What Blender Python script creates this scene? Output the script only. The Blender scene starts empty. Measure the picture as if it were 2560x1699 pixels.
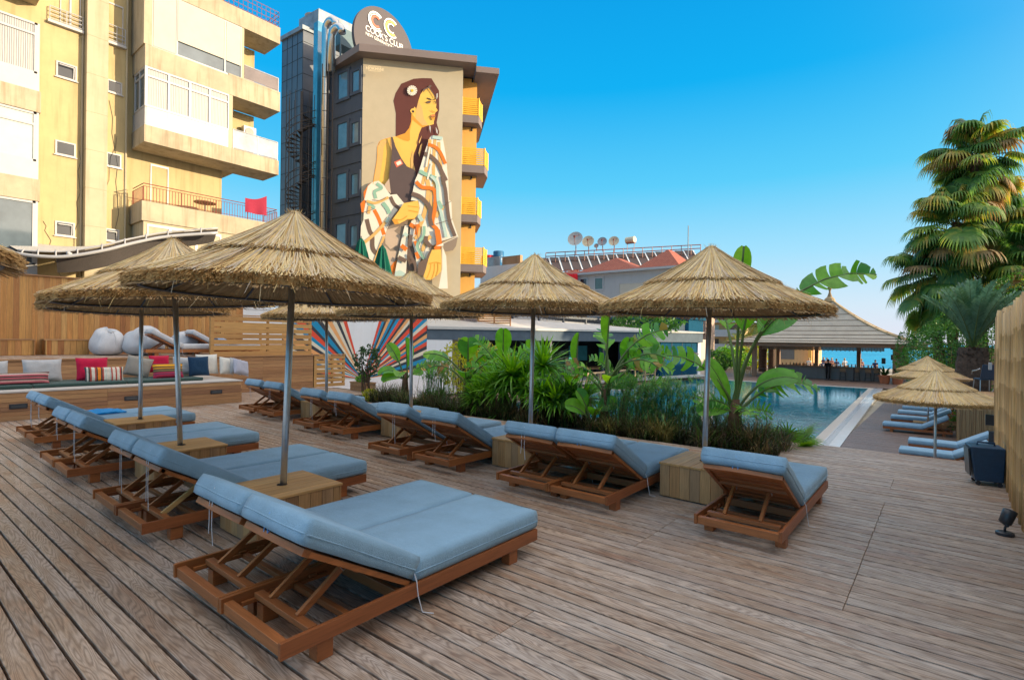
import bpy, math, random
from mathutils import Vector, Matrix, noise as mnoise
R = math.radians
random.seed(7)
S = bpy.context.scene
COL = S.collection

# ---------------------------------------------------------------- camera
CAM_H = 1.6; FPX = 1326.58; YAW = R(39.32); PITCH = R(-0.135); ROLL = R(0.767)
cd = bpy.data.cameras.new("camera"); cam = bpy.data.objects.new("camera", cd); COL.objects.link(cam)
cd.sensor_width = 36; cd.lens = FPX / 2560 * 36; cd.clip_start = 0.05; cd.clip_end = 20000
cam.matrix_world = Matrix.Translation((0, 0, CAM_H)) @ Matrix.Rotation(YAW, 4, 'Z') @ Matrix.Rotation(R(90) + PITCH, 4, 'X') @ Matrix.Rotation(ROLL, 4, 'Z')
S.camera = cam
S.render.resolution_x = 1024; S.render.resolution_y = 679

# ---------------------------------------------------------------- world, sun, exposure
SUN_AZ = R(26)      # heading of the sun, counter-clockwise from +X
SUN_EL = R(11)
w = bpy.data.worlds.new("World"); S.world = w; w.use_nodes = True
nt = w.node_tree; bg = nt.nodes['Background']
sky = nt.nodes.new('ShaderNodeTexSky'); sky.sky_type = 'NISHITA'; sky.sun_disc = False
sky.sun_elevation = SUN_EL; sky.sun_rotation = R(90) - SUN_AZ
sky.air_density = 1.0; sky.dust_density = 0.6; sky.ozone_density = 2.0
N_, L_ = nt.nodes, nt.links
def wmath(op, a, b=None, clamp=False):
    m = N_.new('ShaderNodeMath'); m.operation = op; m.use_clamp = clamp
    for i, v in enumerate((a, b)):
        if v is None: continue
        if isinstance(v, (int, float)): m.inputs[i].default_value = v
        else: L_.new(v, m.inputs[i])
    return m.outputs[0]
tcw = N_.new('ShaderNodeTexCoord'); spw = N_.new('ShaderNodeSeparateXYZ'); L_.new(tcw.outputs['Generated'], spw.inputs[0])
# clear evening air: deep cyan higher up, added bright fill at the zenith, pale at the horizon, warm towards the low sun
gr = N_.new('ShaderNodeValToRGB'); ce = gr.color_ramp.elements
SKY_STOPS = [(0.0, (0.70,0.71,0.82)), (0.06, (0.60,0.74,0.86)), (0.15, (0.34,0.69,0.90)), (0.27, (0.09,0.56,0.88)), (0.42, (0.0,0.40,0.83)), (0.58, (0.0,0.31,0.74)), (0.72, (0.95,1.0,1.06)), (1.0, (1.5,1.45,1.4))]
while len(ce) > 1: ce.remove(ce[-1])
ce[0].position = 0; ce[0].color = (*SKY_STOPS[0][1], 1)
for p_, c_ in SKY_STOPS[1:]: e_ = ce.new(p_); e_.color = (*c_, 1)
L_.new(spw.outputs['Z'], gr.inputs[0])
dx = wmath('MULTIPLY', spw.outputs['X'], math.cos(SUN_AZ)); dy = wmath('MULTIPLY', spw.outputs['Y'], math.sin(SUN_AZ)); dz = wmath('MULTIPLY', spw.outputs['Z'], 0.25)
dd_ = wmath('ADD', wmath('ADD', dx, dy), dz); glow = wmath('POWER', wmath('MAXIMUM', dd_, 0.0), 7.0)
gm = N_.new('ShaderNodeMix'); gm.data_type = 'RGBA'; gm.blend_type = 'ADD'; L_.new(glow, gm.inputs[0]); L_.new(gr.outputs[0], gm.inputs[6]); gm.inputs[7].default_value = (3.2, 2.2, 1.25, 1)
sc_ = N_.new('ShaderNodeMix'); sc_.data_type = 'RGBA'; sc_.blend_type = 'MULTIPLY'; sc_.inputs[0].default_value = 1; L_.new(gm.outputs[2], sc_.inputs[6]); sc_.inputs[7].default_value = (1.95, 1.95, 1.95, 1)
mx_ = N_.new('ShaderNodeMix'); mx_.data_type = 'RGBA'; mx_.inputs[0].default_value = 0.985; L_.new(sky.outputs[0], mx_.inputs[6]); L_.new(sc_.outputs[2], mx_.inputs[7])
L_.new(mx_.outputs[2], bg.inputs['Color'])
bg.inputs['Strength'].default_value = 0.15
sl = bpy.data.lights.new("sun", 'SUN'); so = bpy.data.objects.new("sun", sl); COL.objects.link(so)
sl.energy = 2.0; sl.angle = R(0.6); sl.color = (1.0, 0.80, 0.52)
sv = Vector((math.cos(SUN_AZ) * math.cos(SUN_EL), math.sin(SUN_AZ) * math.cos(SUN_EL), math.sin(SUN_EL)))
so.rotation_euler = sv.to_track_quat('Z', 'Y').to_euler()
S.view_settings.view_transform = 'Standard'; S.view_settings.look = 'None'
S.view_settings.exposure = 1.9; S.view_settings.gamma = 1.0
S.cycles.max_bounces = 6; S.cycles.transparent_max_bounces = 12

# ---------------------------------------------------------------- surveying helpers: a direction seen in the photo -> a point in the place
def ray(px, py):
    x = (px - 1280) / FPX; y = -(py - 849.5) / FPX
    c, s = math.cos(ROLL), math.sin(ROLL); xr = c * x - s * y; yr = s * x + c * y
    f = math.cos(PITCH) - yr * math.sin(PITCH); u = math.sin(PITCH) + yr * math.cos(PITCH)
    return Vector(((-math.sin(YAW) * f + math.cos(YAW) * xr) / f, (math.cos(YAW) * f + math.sin(YAW) * xr) / f, u / f))
def at(px, py, d): return ray(px, py) * d + Vector((0, 0, CAM_H))
def on_x(px, py, x):
    r = ray(px, py); return r * (x / r.x) + Vector((0, 0, CAM_H))
def on_z(px, py, z):
    r = ray(px, py); return r * ((z - CAM_H) / r.z) + Vector((0, 0, CAM_H))
FWD = Vector((-math.sin(YAW), math.cos(YAW), 0)); RGT = Vector((math.cos(YAW), math.sin(YAW), 0))

# ---------------------------------------------------------------- mesh builder
class MB:
    def __init__(s): s.v = []; s.f = []; s.m = []; s.c = []; s.M = None; s.uv = None
    def add(s, vs, fs, mi=0, c=None):
        o = len(s.v)
        if s.M is not None: vs = [s.M @ Vector(p) for p in vs]
        s.v.extend([tuple(p) for p in vs])
        if c is None: c = random.random()
        for f in fs: s.f.append([o + i for i in f]); s.m.append(mi); s.c.append(c)
    def box(s, x0, x1, y0, y1, z0, z1, mi=0, c=None):
        s.add([(x0,y0,z0),(x1,y0,z0),(x1,y1,z0),(x0,y1,z0),(x0,y0,z1),(x1,y0,z1),(x1,y1,z1),(x0,y1,z1)],
              [(0,3,2,1),(4,5,6,7),(0,1,5,4),(1,2,6,5),(2,3,7,6),(3,0,4,7)], mi, c)
    def beam(s, a, b, w, h, up=(0,0,1), mi=0, c=None):
        a = Vector(a); b = Vector(b); d = (b - a).normalized(); up = Vector(up)
        r = d.cross(up)
        if r.length < 1e-4: r = d.cross(Vector((1,0,0)))
        r.normalize(); u = r.cross(d)
        r = r * (w / 2); u = u * (h / 2)
        s.add([a-r-u, a+r-u, a+r+u, a-r+u, b-r-u, b+r-u, b+r+u, b-r+u],
              [(0,3,2,1),(4,5,6,7),(0,1,5,4),(1,2,6,5),(2,3,7,6),(3,0,4,7)], mi, c)
    def tube(s, pts, r, n=8, mi=0, c=None, cap=True):
        pts = [Vector(p) for p in pts]; k = len(pts)
        rs = r if isinstance(r, (list, tuple)) else [r] * k
        vs = []; ref = None
        for i, p in enumerate(pts):
            d = (pts[min(i+1, k-1)] - pts[max(i-1, 0)])
            if d.length < 1e-9: d = Vector((0,0,1))
            d.normalize()
            if ref is None:
                ref = d.cross(Vector((0,0,1)))
                if ref.length < 1e-3: ref = d.cross(Vector((1,0,0)))
            ref = (ref - d * ref.dot(d)).normalized(); q = d.cross(ref)
            for j in range(n):
                a = 2*math.pi*j/n; vs.append(p + (ref*math.cos(a) + q*math.sin(a)) * rs[i])
        fs = [(i*n+j, i*n+(j+1)%n, (i+1)*n+(j+1)%n, (i+1)*n+j) for i in range(k-1) for j in range(n)]
        if cap: fs += [tuple(reversed(range(n))), tuple(range((k-1)*n, k*n))]
        s.add(vs, fs, mi, c)
    def lathe(s, prof, n=24, ctr=(0,0,0), mi=0, c=None, sx=1, sy=1):
        ctr = Vector(ctr); vs = []
        for r, z in prof:
            for j in range(n):
                a = 2*math.pi*j/n; vs.append(ctr + Vector((r*math.cos(a)*sx, r*math.sin(a)*sy, z)))
        k = len(prof)
        fs = [(i*n+j, i*n+(j+1)%n, (i+1)*n+(j+1)%n, (i+1)*n+j) for i in range(k-1) for j in range(n)]
        s.add(vs, fs, mi, c)
    def strip(s, pts, ws, side, mi=0, c=None):
        """ribbon through pts, half-widths ws, side vector(s)"""
        vs = []; k = len(pts)
        for i, p in enumerate(pts):
            sd = side[i] if isinstance(side, list) else side
            vs += [Vector(p) - sd * ws[i], Vector(p) + sd * ws[i]]
        s.add(vs, [(2*i, 2*i+1, 2*i+3, 2*i+2) for i in range(k-1)], mi, c)
    def poly(s, pts, mi=0, c=None): s.add(pts, [tuple(range(len(pts)))], mi, c)
    def prism(s, pts, off, mi=0, c=None):
        n = len(pts); off = Vector(off); a = [Vector(p) for p in pts]; b = [p + off for p in a]
        s.add(a + b, [tuple(reversed(range(n))), tuple(range(n, 2*n))] + [(i, (i+1)%n, n+(i+1)%n, n+i) for i in range(n)], mi, c)
    def build(s, name, mats, parent=None, smooth=False, bevel=0.0, seg=2, world=False, subsurf=0):
        me = bpy.data.meshes.new(name)
        vs = s.v
        if world and parent is not None:
            l = parent.location; vs = [(p[0]-l.x, p[1]-l.y, p[2]-l.z) for p in vs]
        me.from_pydata(vs, [], s.f)
        if not isinstance(mats, (list, tuple)): mats = [mats]
        for m in mats: me.materials.append(m)
        me.polygons.foreach_set('material_index', s.m)
        at_ = me.attributes.new('rnd', 'FLOAT', 'FACE'); at_.data.foreach_set('value', s.c)
        if smooth: me.polygons.foreach_set('use_smooth', [True] * len(s.f))
        me.update()
        o = bpy.data.objects.new(name, me); COL.objects.link(o)
        if parent is not None: o.parent = parent
        if bevel:
            b = o.modifiers.new('bevel', 'BEVEL'); b.width = bevel; b.segments = seg; b.limit_method = 'ANGLE'; b.angle_limit = R(40)
        if subsurf:
            b = o.modifiers.new('sub', 'SUBSURF'); b.levels = subsurf; b.render_levels = subsurf
        return o

ORD = ['first', 'second', 'third', 'fourth', 'fifth', 'sixth', 'seventh', 'eighth', 'ninth', 'tenth', 'eleventh', 'twelfth', 'thirteenth', 'fourteenth', 'fifteenth', 'sixteenth']
def tag(o, label, cat, group=None):
    o['label'] = label; o['category'] = cat
    if group: o['group'] = group
    return o
def thing(name, label, cat, loc=(0,0,0), rz=0.0, group=None):
    o = bpy.data.objects.new(name, None); COL.objects.link(o); o.empty_display_size = 0.2
    o.location = loc; o.rotation_euler = (0, 0, rz)
    return tag(o, label, cat, group)
def structure(o): o['kind'] = 'structure'; return o
def stuff(o): o['kind'] = 'stuff'; return o
def copy_tree(o, parent=None):
    """copy of a thing with copies of its parts and their sub-parts (mesh data shared)"""
    c = o.copy(); COL.objects.link(c)
    if parent is not None: c.parent = parent
    for ch in list(o.children): copy_tree(ch, c)
    return c

# ---------------------------------------------------------------- materials
def new_mat(name):
    m = bpy.data.materials.new(name); m.use_nodes = True
    n = m.node_tree.nodes; l = m.node_tree.links
    return m, n, l, n['Principled BSDF']
def ramp(n, stops):
    r = n.new('ShaderNodeValToRGB'); e = r.color_ramp.elements
    while len(e) > 1: e.remove(e[-1])
    e[0].position = stops[0][0]; e[0].color = (*stops[0][1], 1)
    for p, c in stops[1:]:
        q = e.new(p); q.color = (*c, 1)
    return r
def mul(n, l, a, b, fac=1.0):
    m = n.new('ShaderNodeMix'); m.data_type = 'RGBA'; m.blend_type = 'MULTIPLY'; m.inputs[0].default_value = fac
    l.new(a, m.inputs[6]); l.new(b, m.inputs[7]); return m.outputs[2]
def mixc(n, l, f, a, b):
    m = n.new('ShaderNodeMix'); m.data_type = 'RGBA'; l.new(f, m.inputs[0])
    for v, i in ((a, 6), (b, 7)):
        if isinstance(v, tuple): m.inputs[i].default_value = (*v, 1)
        else: l.new(v, m.inputs[i])
    return m.outputs[2]
def coords(n, l, scale=(1,1,1), rot=(0,0,0), kind='Object'):
    t = n.new('ShaderNodeTexCoord'); mp = n.new('ShaderNodeMapping')
    mp.inputs['Scale'].default_value = scale; mp.inputs['Rotation'].default_value = rot
    l.new(t.outputs[kind], mp.inputs[0]); return mp.outputs[0]
def nz(n, l, vec, scale, detail=4, rough=0.55, dist=0.0):
    t = n.new('ShaderNodeTexNoise'); t.inputs['Scale'].default_value = scale; t.inputs['Detail'].default_value = detail
    t.inputs['Roughness'].default_value = rough; t.inputs['Distortion'].default_value = dist
    if vec is not None: l.new(vec, t.inputs['Vector'])
    return t.outputs['Fac']
def bump(n, l, b, h, strength=0.3, dist=0.01):
    q = n.new('ShaderNodeBump'); q.inputs['Strength'].default_value = strength; q.inputs['Distance'].default_value = dist
    l.new(h, q.inputs['Height']); l.new(q.outputs[0], b.inputs['Normal'])
def rnd(n, name='rnd'):
    a = n.new('ShaderNodeAttribute'); a.attribute_name = name; return a.outputs['Fac']

def M_plain(name, col, rough=0.6, var=0.12, scale=6, metal=0.0, bmp=0.0, rv=0.0, spec=0.5):
    m, n, l, b = new_mat(name)
    v = coords(n, l); f = nz(n, l, v, scale, 5, 0.6)
    lo = tuple(c * (1 - var) for c in col); hi = tuple(min(1, c * (1 + var)) for c in col)
    r = ramp(n, [(0.3, lo), (0.7, hi)]); l.new(f, r.inputs[0]); out = r.outputs[0]
    if rv:
        q = ramp(n, [(0, (1-rv,)*3), (1, (1,)*3)]); l.new(rnd(n), q.inputs[0]); out = mul(n, l, out, q.outputs[0])
    l.new(out, b.inputs['Base Color']); b.inputs['Roughness'].default_value = rough
    b.inputs['Metallic'].default_value = metal; b.inputs['Specular IOR Level'].default_value = spec
    if bmp: bump(n, l, b, f, bmp)
    return m
def M_wood(name, cols, axis='Y', rough=0.55, grain=1.0, bmp=0.15, fine=60, dark=0.55):
    """cols: palette over the per-board random value; grain runs along axis"""
    m, n, l, b = new_mat(name)
    st = 0.06
    sc = {'X': (st,1,1), 'Y': (1,st,1), 'Z': (1,1,st)}[axis]
    a = rnd(n)
    tc = n.new('ShaderNodeTexCoord'); mp = n.new('ShaderNodeMapping'); mp.inputs['Scale'].default_value = sc
    cb = n.new('ShaderNodeCombineXYZ'); mm = n.new('ShaderNodeMath'); mm.operation = 'MULTIPLY'; mm.inputs[1].default_value = 37.0
    l.new(a, mm.inputs[0])
    for i in range(3): l.new(mm.outputs[0], cb.inputs[i])
    va = n.new('ShaderNodeVectorMath'); va.operation = 'ADD'
    l.new(tc.outputs['Object'], mp.inputs[0]); l.new(mp.outputs[0], va.inputs[0]); l.new(cb.outputs[0], va.inputs[1])
    f1 = nz(n, l, va.outputs[0], fine, 4, 0.65, 0.6); f2 = nz(n, l, va.outputs[0], 9, 3, 0.5, 1.2)
    k = len(cols); r = ramp(n, [(i / max(1, k-1), c) for i, c in enumerate(cols)]); l.new(a, r.inputs[0])
    g1 = ramp(n, [(0.3, (dark,)*3), (0.6, (1.05,)*3)]); l.new(f1, g1.inputs[0])
    g2 = ramp(n, [(0.3, (0.72,)*3), (0.65, (1.08,)*3)]); l.new(f2, g2.inputs[0])
    o = mul(n, l, r.outputs[0], g1.outputs[0], 0.6 * grain); o = mul(n, l, o, g2.outputs[0], 0.8 * grain)
    l.new(o, b.inputs['Base Color']); b.inputs['Roughness'].default_value = rough
    if bmp: bump(n, l, b, f1, bmp, 0.004)
    return m

def M_deck(name='weathered deck wood', tone=(1,1,1)):
    m, n, l, b = new_mat(name)
    a = rnd(n)
    tc = n.new('ShaderNodeTexCoord'); cb = n.new('ShaderNodeCombineXYZ'); mm = n.new('ShaderNodeMath'); mm.operation = 'MULTIPLY'; mm.inputs[1].default_value = 53.0
    l.new(a, mm.inputs[0]); [l.new(mm.outputs[0], cb.inputs[i]) for i in range(3)]
    def vec(sc):
        mp = n.new('ShaderNodeMapping'); mp.inputs['Scale'].default_value = sc
        va = n.new('ShaderNodeVectorMath'); va.operation = 'ADD'
        l.new(tc.outputs['Object'], mp.inputs[0]); l.new(mp.outputs[0], va.inputs[0]); l.new(cb.outputs[0], va.inputs[1]); return va.outputs[0]
    base = ramp(n, [(0, (0.31,0.235,0.185)), (0.3, (0.34,0.265,0.21)), (0.6, (0.32,0.262,0.22)), (0.8, (0.36,0.30,0.255)), (1, (0.29,0.225,0.185))]); l.new(a, base.inputs[0])
    # broad weathering: silvered, bluish and reddish patches
    wv = nz(n, l, vec((0.9, 4.0, 1)), 1.7, 6, 0.62, 0.4); wr = ramp(n, [(0.30, (0.92,0.70,0.58)), (0.45, (0.90,0.85,0.80)), (0.58, (1.10,1.14,1.20)), (0.72, (1.28,1.24,1.20))]); l.new(wv, wr.inputs[0])
    # growth rings: contour lines of a stretched noise
    hn = nz(n, l, vec((0.55, 5.5, 1)), 1.6, 2, 0.45, 0.25)
    t1 = n.new('ShaderNodeMath'); t1.operation = 'MULTIPLY'; t1.inputs[1].default_value = 150; l.new(hn, t1.inputs[0])
    t2 = n.new('ShaderNodeMath'); t2.operation = 'SINE'; l.new(t1.outputs[0], t2.inputs[0])
    rr = ramp(n, [(0.0, (0.62,0.56,0.53)), (0.45, (1.0,1.0,1.0)), (1.0, (1.22,1.20,1.18))])
    t3 = n.new('ShaderNodeMapRange'); t3.inputs[1].default_value = -1; t3.inputs[2].default_value = 1; l.new(t2.outputs[0], t3.inputs[0]); l.new(t3.outputs[0], rr.inputs[0])
    fn = nz(n, l, vec((1.2, 22, 1)), 12, 4, 0.65); fr = ramp(n, [(0.3, (0.66,0.62,0.60)), (0.62, (1.16,)*3)]); l.new(fn, fr.inputs[0])
    o = mul(n, l, base.outputs[0], wr.outputs[0]); o = mul(n, l, o, rr.outputs[0], 0.75); o = mul(n, l, o, fr.outputs[0], 0.8)
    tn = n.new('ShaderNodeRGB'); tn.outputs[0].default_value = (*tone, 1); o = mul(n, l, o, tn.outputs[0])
    l.new(o, b.inputs['Base Color'])
    q = ramp(n, [(0.3, (0.42,)*3), (0.7, (0.62,)*3)]); l.new(wv, q.inputs[0]); l.new(q.outputs[0], b.inputs['Roughness'])
    ad = n.new('ShaderNodeMath'); ad.operation = 'ADD'; l.new(t3.outputs[0], ad.inputs[0]); l.new(fn, ad.inputs[1])
    bump(n, l, b, ad.outputs[0], 0.25, 0.0025)
    return m

def M_fabric(name, col, rough=0.9):
    m, n, l, b = new_mat(name)
    v = coords(n, l); f = nz(n, l, v, 5, 4, 0.55); g = nz(n, l, v, 260, 2, 0.5)
    r = ramp(n, [(0.3, tuple(c*0.90 for c in col)), (0.7, tuple(c*1.06 for c in col))]); l.new(f, r.inputs[0])
    q = ramp(n, [(0.3, (0.86,)*3), (0.7, (1.06,)*3)]); l.new(g, q.inputs[0])
    l.new(mul(n, l, r.outputs[0], q.outputs[0]), b.inputs['Base Color']); b.inputs['Roughness'].default_value = rough
    b.inputs['Sheen Weight'].default_value = 0.15; b.inputs['Specular IOR Level'].default_value = 0.2
    ad = n.new('ShaderNodeMath'); ad.operation = 'ADD'; l.new(f, ad.inputs[0]); l.new(g, ad.inputs[1])
    w2 = nz(n, l, coords(n, l, (1,2.2,1)), 9, 4, 0.6, 0.8); a2 = n.new('ShaderNodeMath'); a2.operation = 'MULTIPLY_ADD'; a2.inputs[1].default_value = 1.6; l.new(w2, a2.inputs[0]); l.new(ad.outputs[0], a2.inputs[2])
    bump(n, l, b, a2.outputs[0], 0.55, 0.008)
    return m
def M_straw(name, cols, rough=0.75, dark=0.84):
    m, n, l, b = new_mat(name)
    k = len(cols); r = ramp(n, [(i / (k-1), c) for i, c in enumerate(cols)]); l.new(rnd(n), r.inputs[0])
    f = nz(n, l, coords(n, l), 14, 4, 0.6); q = ramp(n, [(0.3, (dark,)*3), (0.7, (1.1,)*3)]); l.new(f, q.inputs[0])
    l.new(mul(n, l, r.outputs[0], q.outputs[0]), b.inputs['Base Color']); b.inputs['Roughness'].default_value = rough
    b.inputs['Specular IOR Level'].default_value = 0.3
    return m
def M_leaf(name, cols, rough=0.4, trans=0.35, tip=None):
    m, n, l, b = new_mat(name)
    k = len(cols); r = ramp(n, [(i / (k-1), c) for i, c in enumerate(cols)]); l.new(rnd(n), r.inputs[0])
    f = nz(n, l, coords(n, l), 7, 4, 0.6); q = ramp(n, [(0.3, (0.7,0.75,0.7)), (0.7, (1.15,1.1,1.1))]); l.new(f, q.inputs[0])
    o = mul(n, l, r.outputs[0], q.outputs[0]); l.new(o, b.inputs['Base Color']); b.inputs['Roughness'].default_value = rough
    tr = n.new('ShaderNodeBsdfTranslucent'); ms = n.new('ShaderNodeMixShader'); ms.inputs[0].default_value = trans
    hs_ = n.new('ShaderNodeHueSaturation'); hs_.inputs['Value'].default_value = 1.7; hs_.inputs['Saturation'].default_value = 1.1; hs_.inputs['Hue'].default_value = 0.48
    l.new(o, hs_.inputs['Color']); l.new(hs_.outputs[0], tr.inputs['Color'])
    out = n['Material Output']; l.new(b.outputs[0], ms.inputs[1]); l.new(tr.outputs[0], ms.inputs[2]); l.new(ms.outputs[0], out.inputs[0])
    return m
def M_metal(name, col, rough=0.35, metal=1.0): return M_plain(name, col, rough, 0.1, 20, metal, 0.05)
def M_glass(name, col=(0.05,0.07,0.09), rough=0.05): 
    m = M_plain(name, col, rough, 0.25, 1.2); m.node_tree.nodes['Principled BSDF'].inputs['Specular IOR Level'].default_value = 0.9; return m
def M_wall(name, col, stain=0.15, rough=0.85, bmp=0.1, vert=True):
    m, n, l, b = new_mat(name)
    v = coords(n, l); f = nz(n, l, v, 1.1, 6, 0.65); g = nz(n, l, coords(n, l, (3, 3, 0.25)), 1.6, 5, 0.6); h = nz(n, l, v, 60, 2, 0.5)
    r = ramp(n, [(0.25, tuple(c*(1-stain) for c in col)), (0.6, col)]); l.new(f, r.inputs[0])
    q = ramp(n, [(0.30, (1-stain*1.5, 1-stain*1.7, 1-stain*2.0)), (0.5, (1,1,1))]); l.new(g, q.inputs[0])
    l.new(mul(n, l, r.outputs[0], q.outputs[0], 0.7 if vert else 0.0), b.inputs['Base Color']); b.inputs['Roughness'].default_value = rough
    bump(n, l, b, h, bmp, 0.004)
    return m
# ================================================================ upper deck
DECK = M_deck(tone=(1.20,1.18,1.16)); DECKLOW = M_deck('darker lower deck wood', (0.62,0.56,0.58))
TEAK = M_wood('oiled teak', [(0.36,0.115,0.032), (0.44,0.155,0.045), (0.29,0.09,0.03), (0.48,0.18,0.06)], 'Y', 0.42, 1.0, 0.1)
TEAKX = M_wood('oiled teak cross', [(0.33,0.11,0.035), (0.40,0.14,0.045), (0.27,0.085,0.03)], 'X', 0.45, 1.0, 0.1)
TEAKPALE = M_wood('pale replacement teak', [(0.55,0.33,0.12), (0.58,0.36,0.14)], 'Y', 0.5, 0.6, 0.1)
CEDARX = M_wood('tan cedar planks lengthwise', [(0.46,0.25,0.11), (0.52,0.30,0.14), (0.38,0.19,0.085), (0.50,0.27,0.12), (0.31,0.155,0.08)], 'Y', 0.6, 1.0, 0.15)
CEDARZ = M_wood('tan cedar planks upright', [(0.50,0.27,0.11), (0.42,0.21,0.085), (0.22,0.115,0.06), (0.54,0.30,0.12), (0.36,0.23,0.14)], 'Z', 0.6, 1.0, 0.2)
CEDARTOP = M_wood('tan cedar box top', [(0.60,0.33,0.12), (0.66,0.38,0.15), (0.54,0.29,0.10), (0.70,0.43,0.19)], 'Y', 0.55, 0.9, 0.15)
CEDARTOPX = M_wood('tan cedar box top cross', [(0.50,0.30,0.14), (0.56,0.35,0.17), (0.46,0.27,0.12)], 'X', 0.55, 0.9, 0.15)
FENCEZ = M_wood('orange cedar fence boards', [(0.52,0.25,0.07), (0.62,0.33,0.10), (0.36,0.14,0.045), (0.68,0.40,0.14), (0.45,0.19,0.06), (0.58,0.28,0.08)], 'Z', 0.6, 1.0, 0.15)
SLATY = M_wood('yellow cedar slats', [(0.62,0.35,0.12), (0.56,0.30,0.10), (0.50,0.26,0.09)], 'Y', 0.6, 0.7, 0.12)
FAB = M_fabric('grey outdoor canvas', (0.27,0.45,0.62))  # blue of the sky light put into the grey canvas colour
FABW = M_fabric('white outdoor canvas', (0.62,0.63,0.66))
GALV = M_metal('galvanised steel', (0.55,0.60,0.66), 0.38)
DARKM = M_metal('dark steel', (0.12,0.13,0.15), 0.5, 0.8)
DARKUNDER = M_plain('dark void', (0.015,0.012,0.01), 1.0)  # near-black, stands in for shade under boards and in the pole hole
SOIL = M_plain('planting soil', (0.05,0.032,0.02), 1.0, 0.5, 12, 0, 0.6)
WHITECORD = M_plain('white cord', (0.62,0.64,0.70), 0.8)
BLUECORD = M_plain('blue cord', (0.16,0.38,0.75), 0.8)

def deck_boards(x0, x1, y0, y1, z, pitch, gap, delta, mb, holes=(), seams=(), zj=0.0015, cvar=1.0):
    """boards laid nearly along X between x0..x1, butted at the seam lines; each real plank is a solid"""
    n = int((y1 - y0) / pitch) + 1
    for i in range(n):
        yb = y0 + i * pitch; xs = sorted([x0] + [q + random.uniform(-0.002, 0.002) for k_, q in enumerate(seams) if x0 < q < x1 and mnoise.noise(Vector((i*0.11, k_*3.7, 0.5))) > -0.02] + [x1])
        for xa, xb in zip(xs[:-1], xs[1:]):
            segs = [(xa, xb - 0.003)]
            for (hx0, hx1, hy0, hy1) in holes:
                if yb + pitch * 0.5 > hy0 and yb + pitch * 0.5 < hy1:
                    ns = []
                    for a, b in segs:
                        if b <= hx0 or a >= hx1: ns.append((a, b))
                        else:
                            if a < hx0: ns.append((a, hx0))
                            if b > hx1: ns.append((hx1, b))
                    segs = ns
            c = random.random(); dz = random.uniform(-zj, zj); w = pitch - gap * random.uniform(0.75, 1.3); dy = random.uniform(-0.001, 0.001)
            for a, b in segs:
                if b - a < 0.04: continue
                ya, yc = yb + delta * a + dy, yb + delta * b + dy
                mb.add([(a,ya,z-0.028),(b,yc,z-0.028),(b,yc+w,z-0.028),(a,ya+w,z-0.028),(a,ya,z+dz),(b,yc,z+dz),(b,yc+w,z+dz),(a,ya+w,z+dz)],
                       [(4,5,6,7),(0,1,5,4),(1,2,6,5),(2,3,7,6),(3,0,4,7)], 0, c)
BED = (-12.6, -1.88, 8.10, 9.25)       # planting bed cut out of the deck
mb = MB()
SEAMS = [on_z(1715, 1281, 0).x, on_z(2230, 1210, 0).x + 0.0, on_z(29, 1228, 0).x, -10.4]
deck_boards(-15.15, 2.2, -1.0, 9.5, 0.0, 0.108, 0.0125, 0.022, mb, [BED], SEAMS)
for xx in SEAMS[:1]: pass
# rounded-off front fascia of the deck towards the pool
d = mb.build('deck', DECK, bevel=0.0022, seg=1); structure(d)
mb = MB(); mb.box(-15.15, 2.2, -1.2, 8.05, -0.15, -0.03); mb.box(-15.15, -12.62, 8.05, 9.52, -0.15, -0.03); mb.box(-1.86, 2.2, 8.05, 9.52, -0.15, -0.03)
structure(mb.build('dark_underdeck', DARKUNDER))  # dark sheet put under the boards to blacken the gaps
mb = MB(); mb.box(-15.3, 2.3, 9.72, 9.80, -1.6, -0.06); structure(mb.build('deck_front_wall', M_wall('render wall', (0.55,0.54,0.52))))
mb = MB()
nx, ny = 60, 10
vs = []
for i in range(nx+1):
    for j in range(ny+1):
        x = BED[0] + (BED[1]-BED[0]) * i/nx; y = 8.0 + 1.75 * j/ny
        vs.append((x, y, -0.09 + 0.05 * mnoise.noise(Vector((x*2, y*2, 0)))))
mb.add(vs, [(i*(ny+1)+j, (i+1)*(ny+1)+j, (i+1)*(ny+1)+j+1, i*(ny+1)+j+1) for i in range(nx) for j in range(ny)])
structure(mb.build('planting_soil', SOIL, smooth=True))

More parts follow.
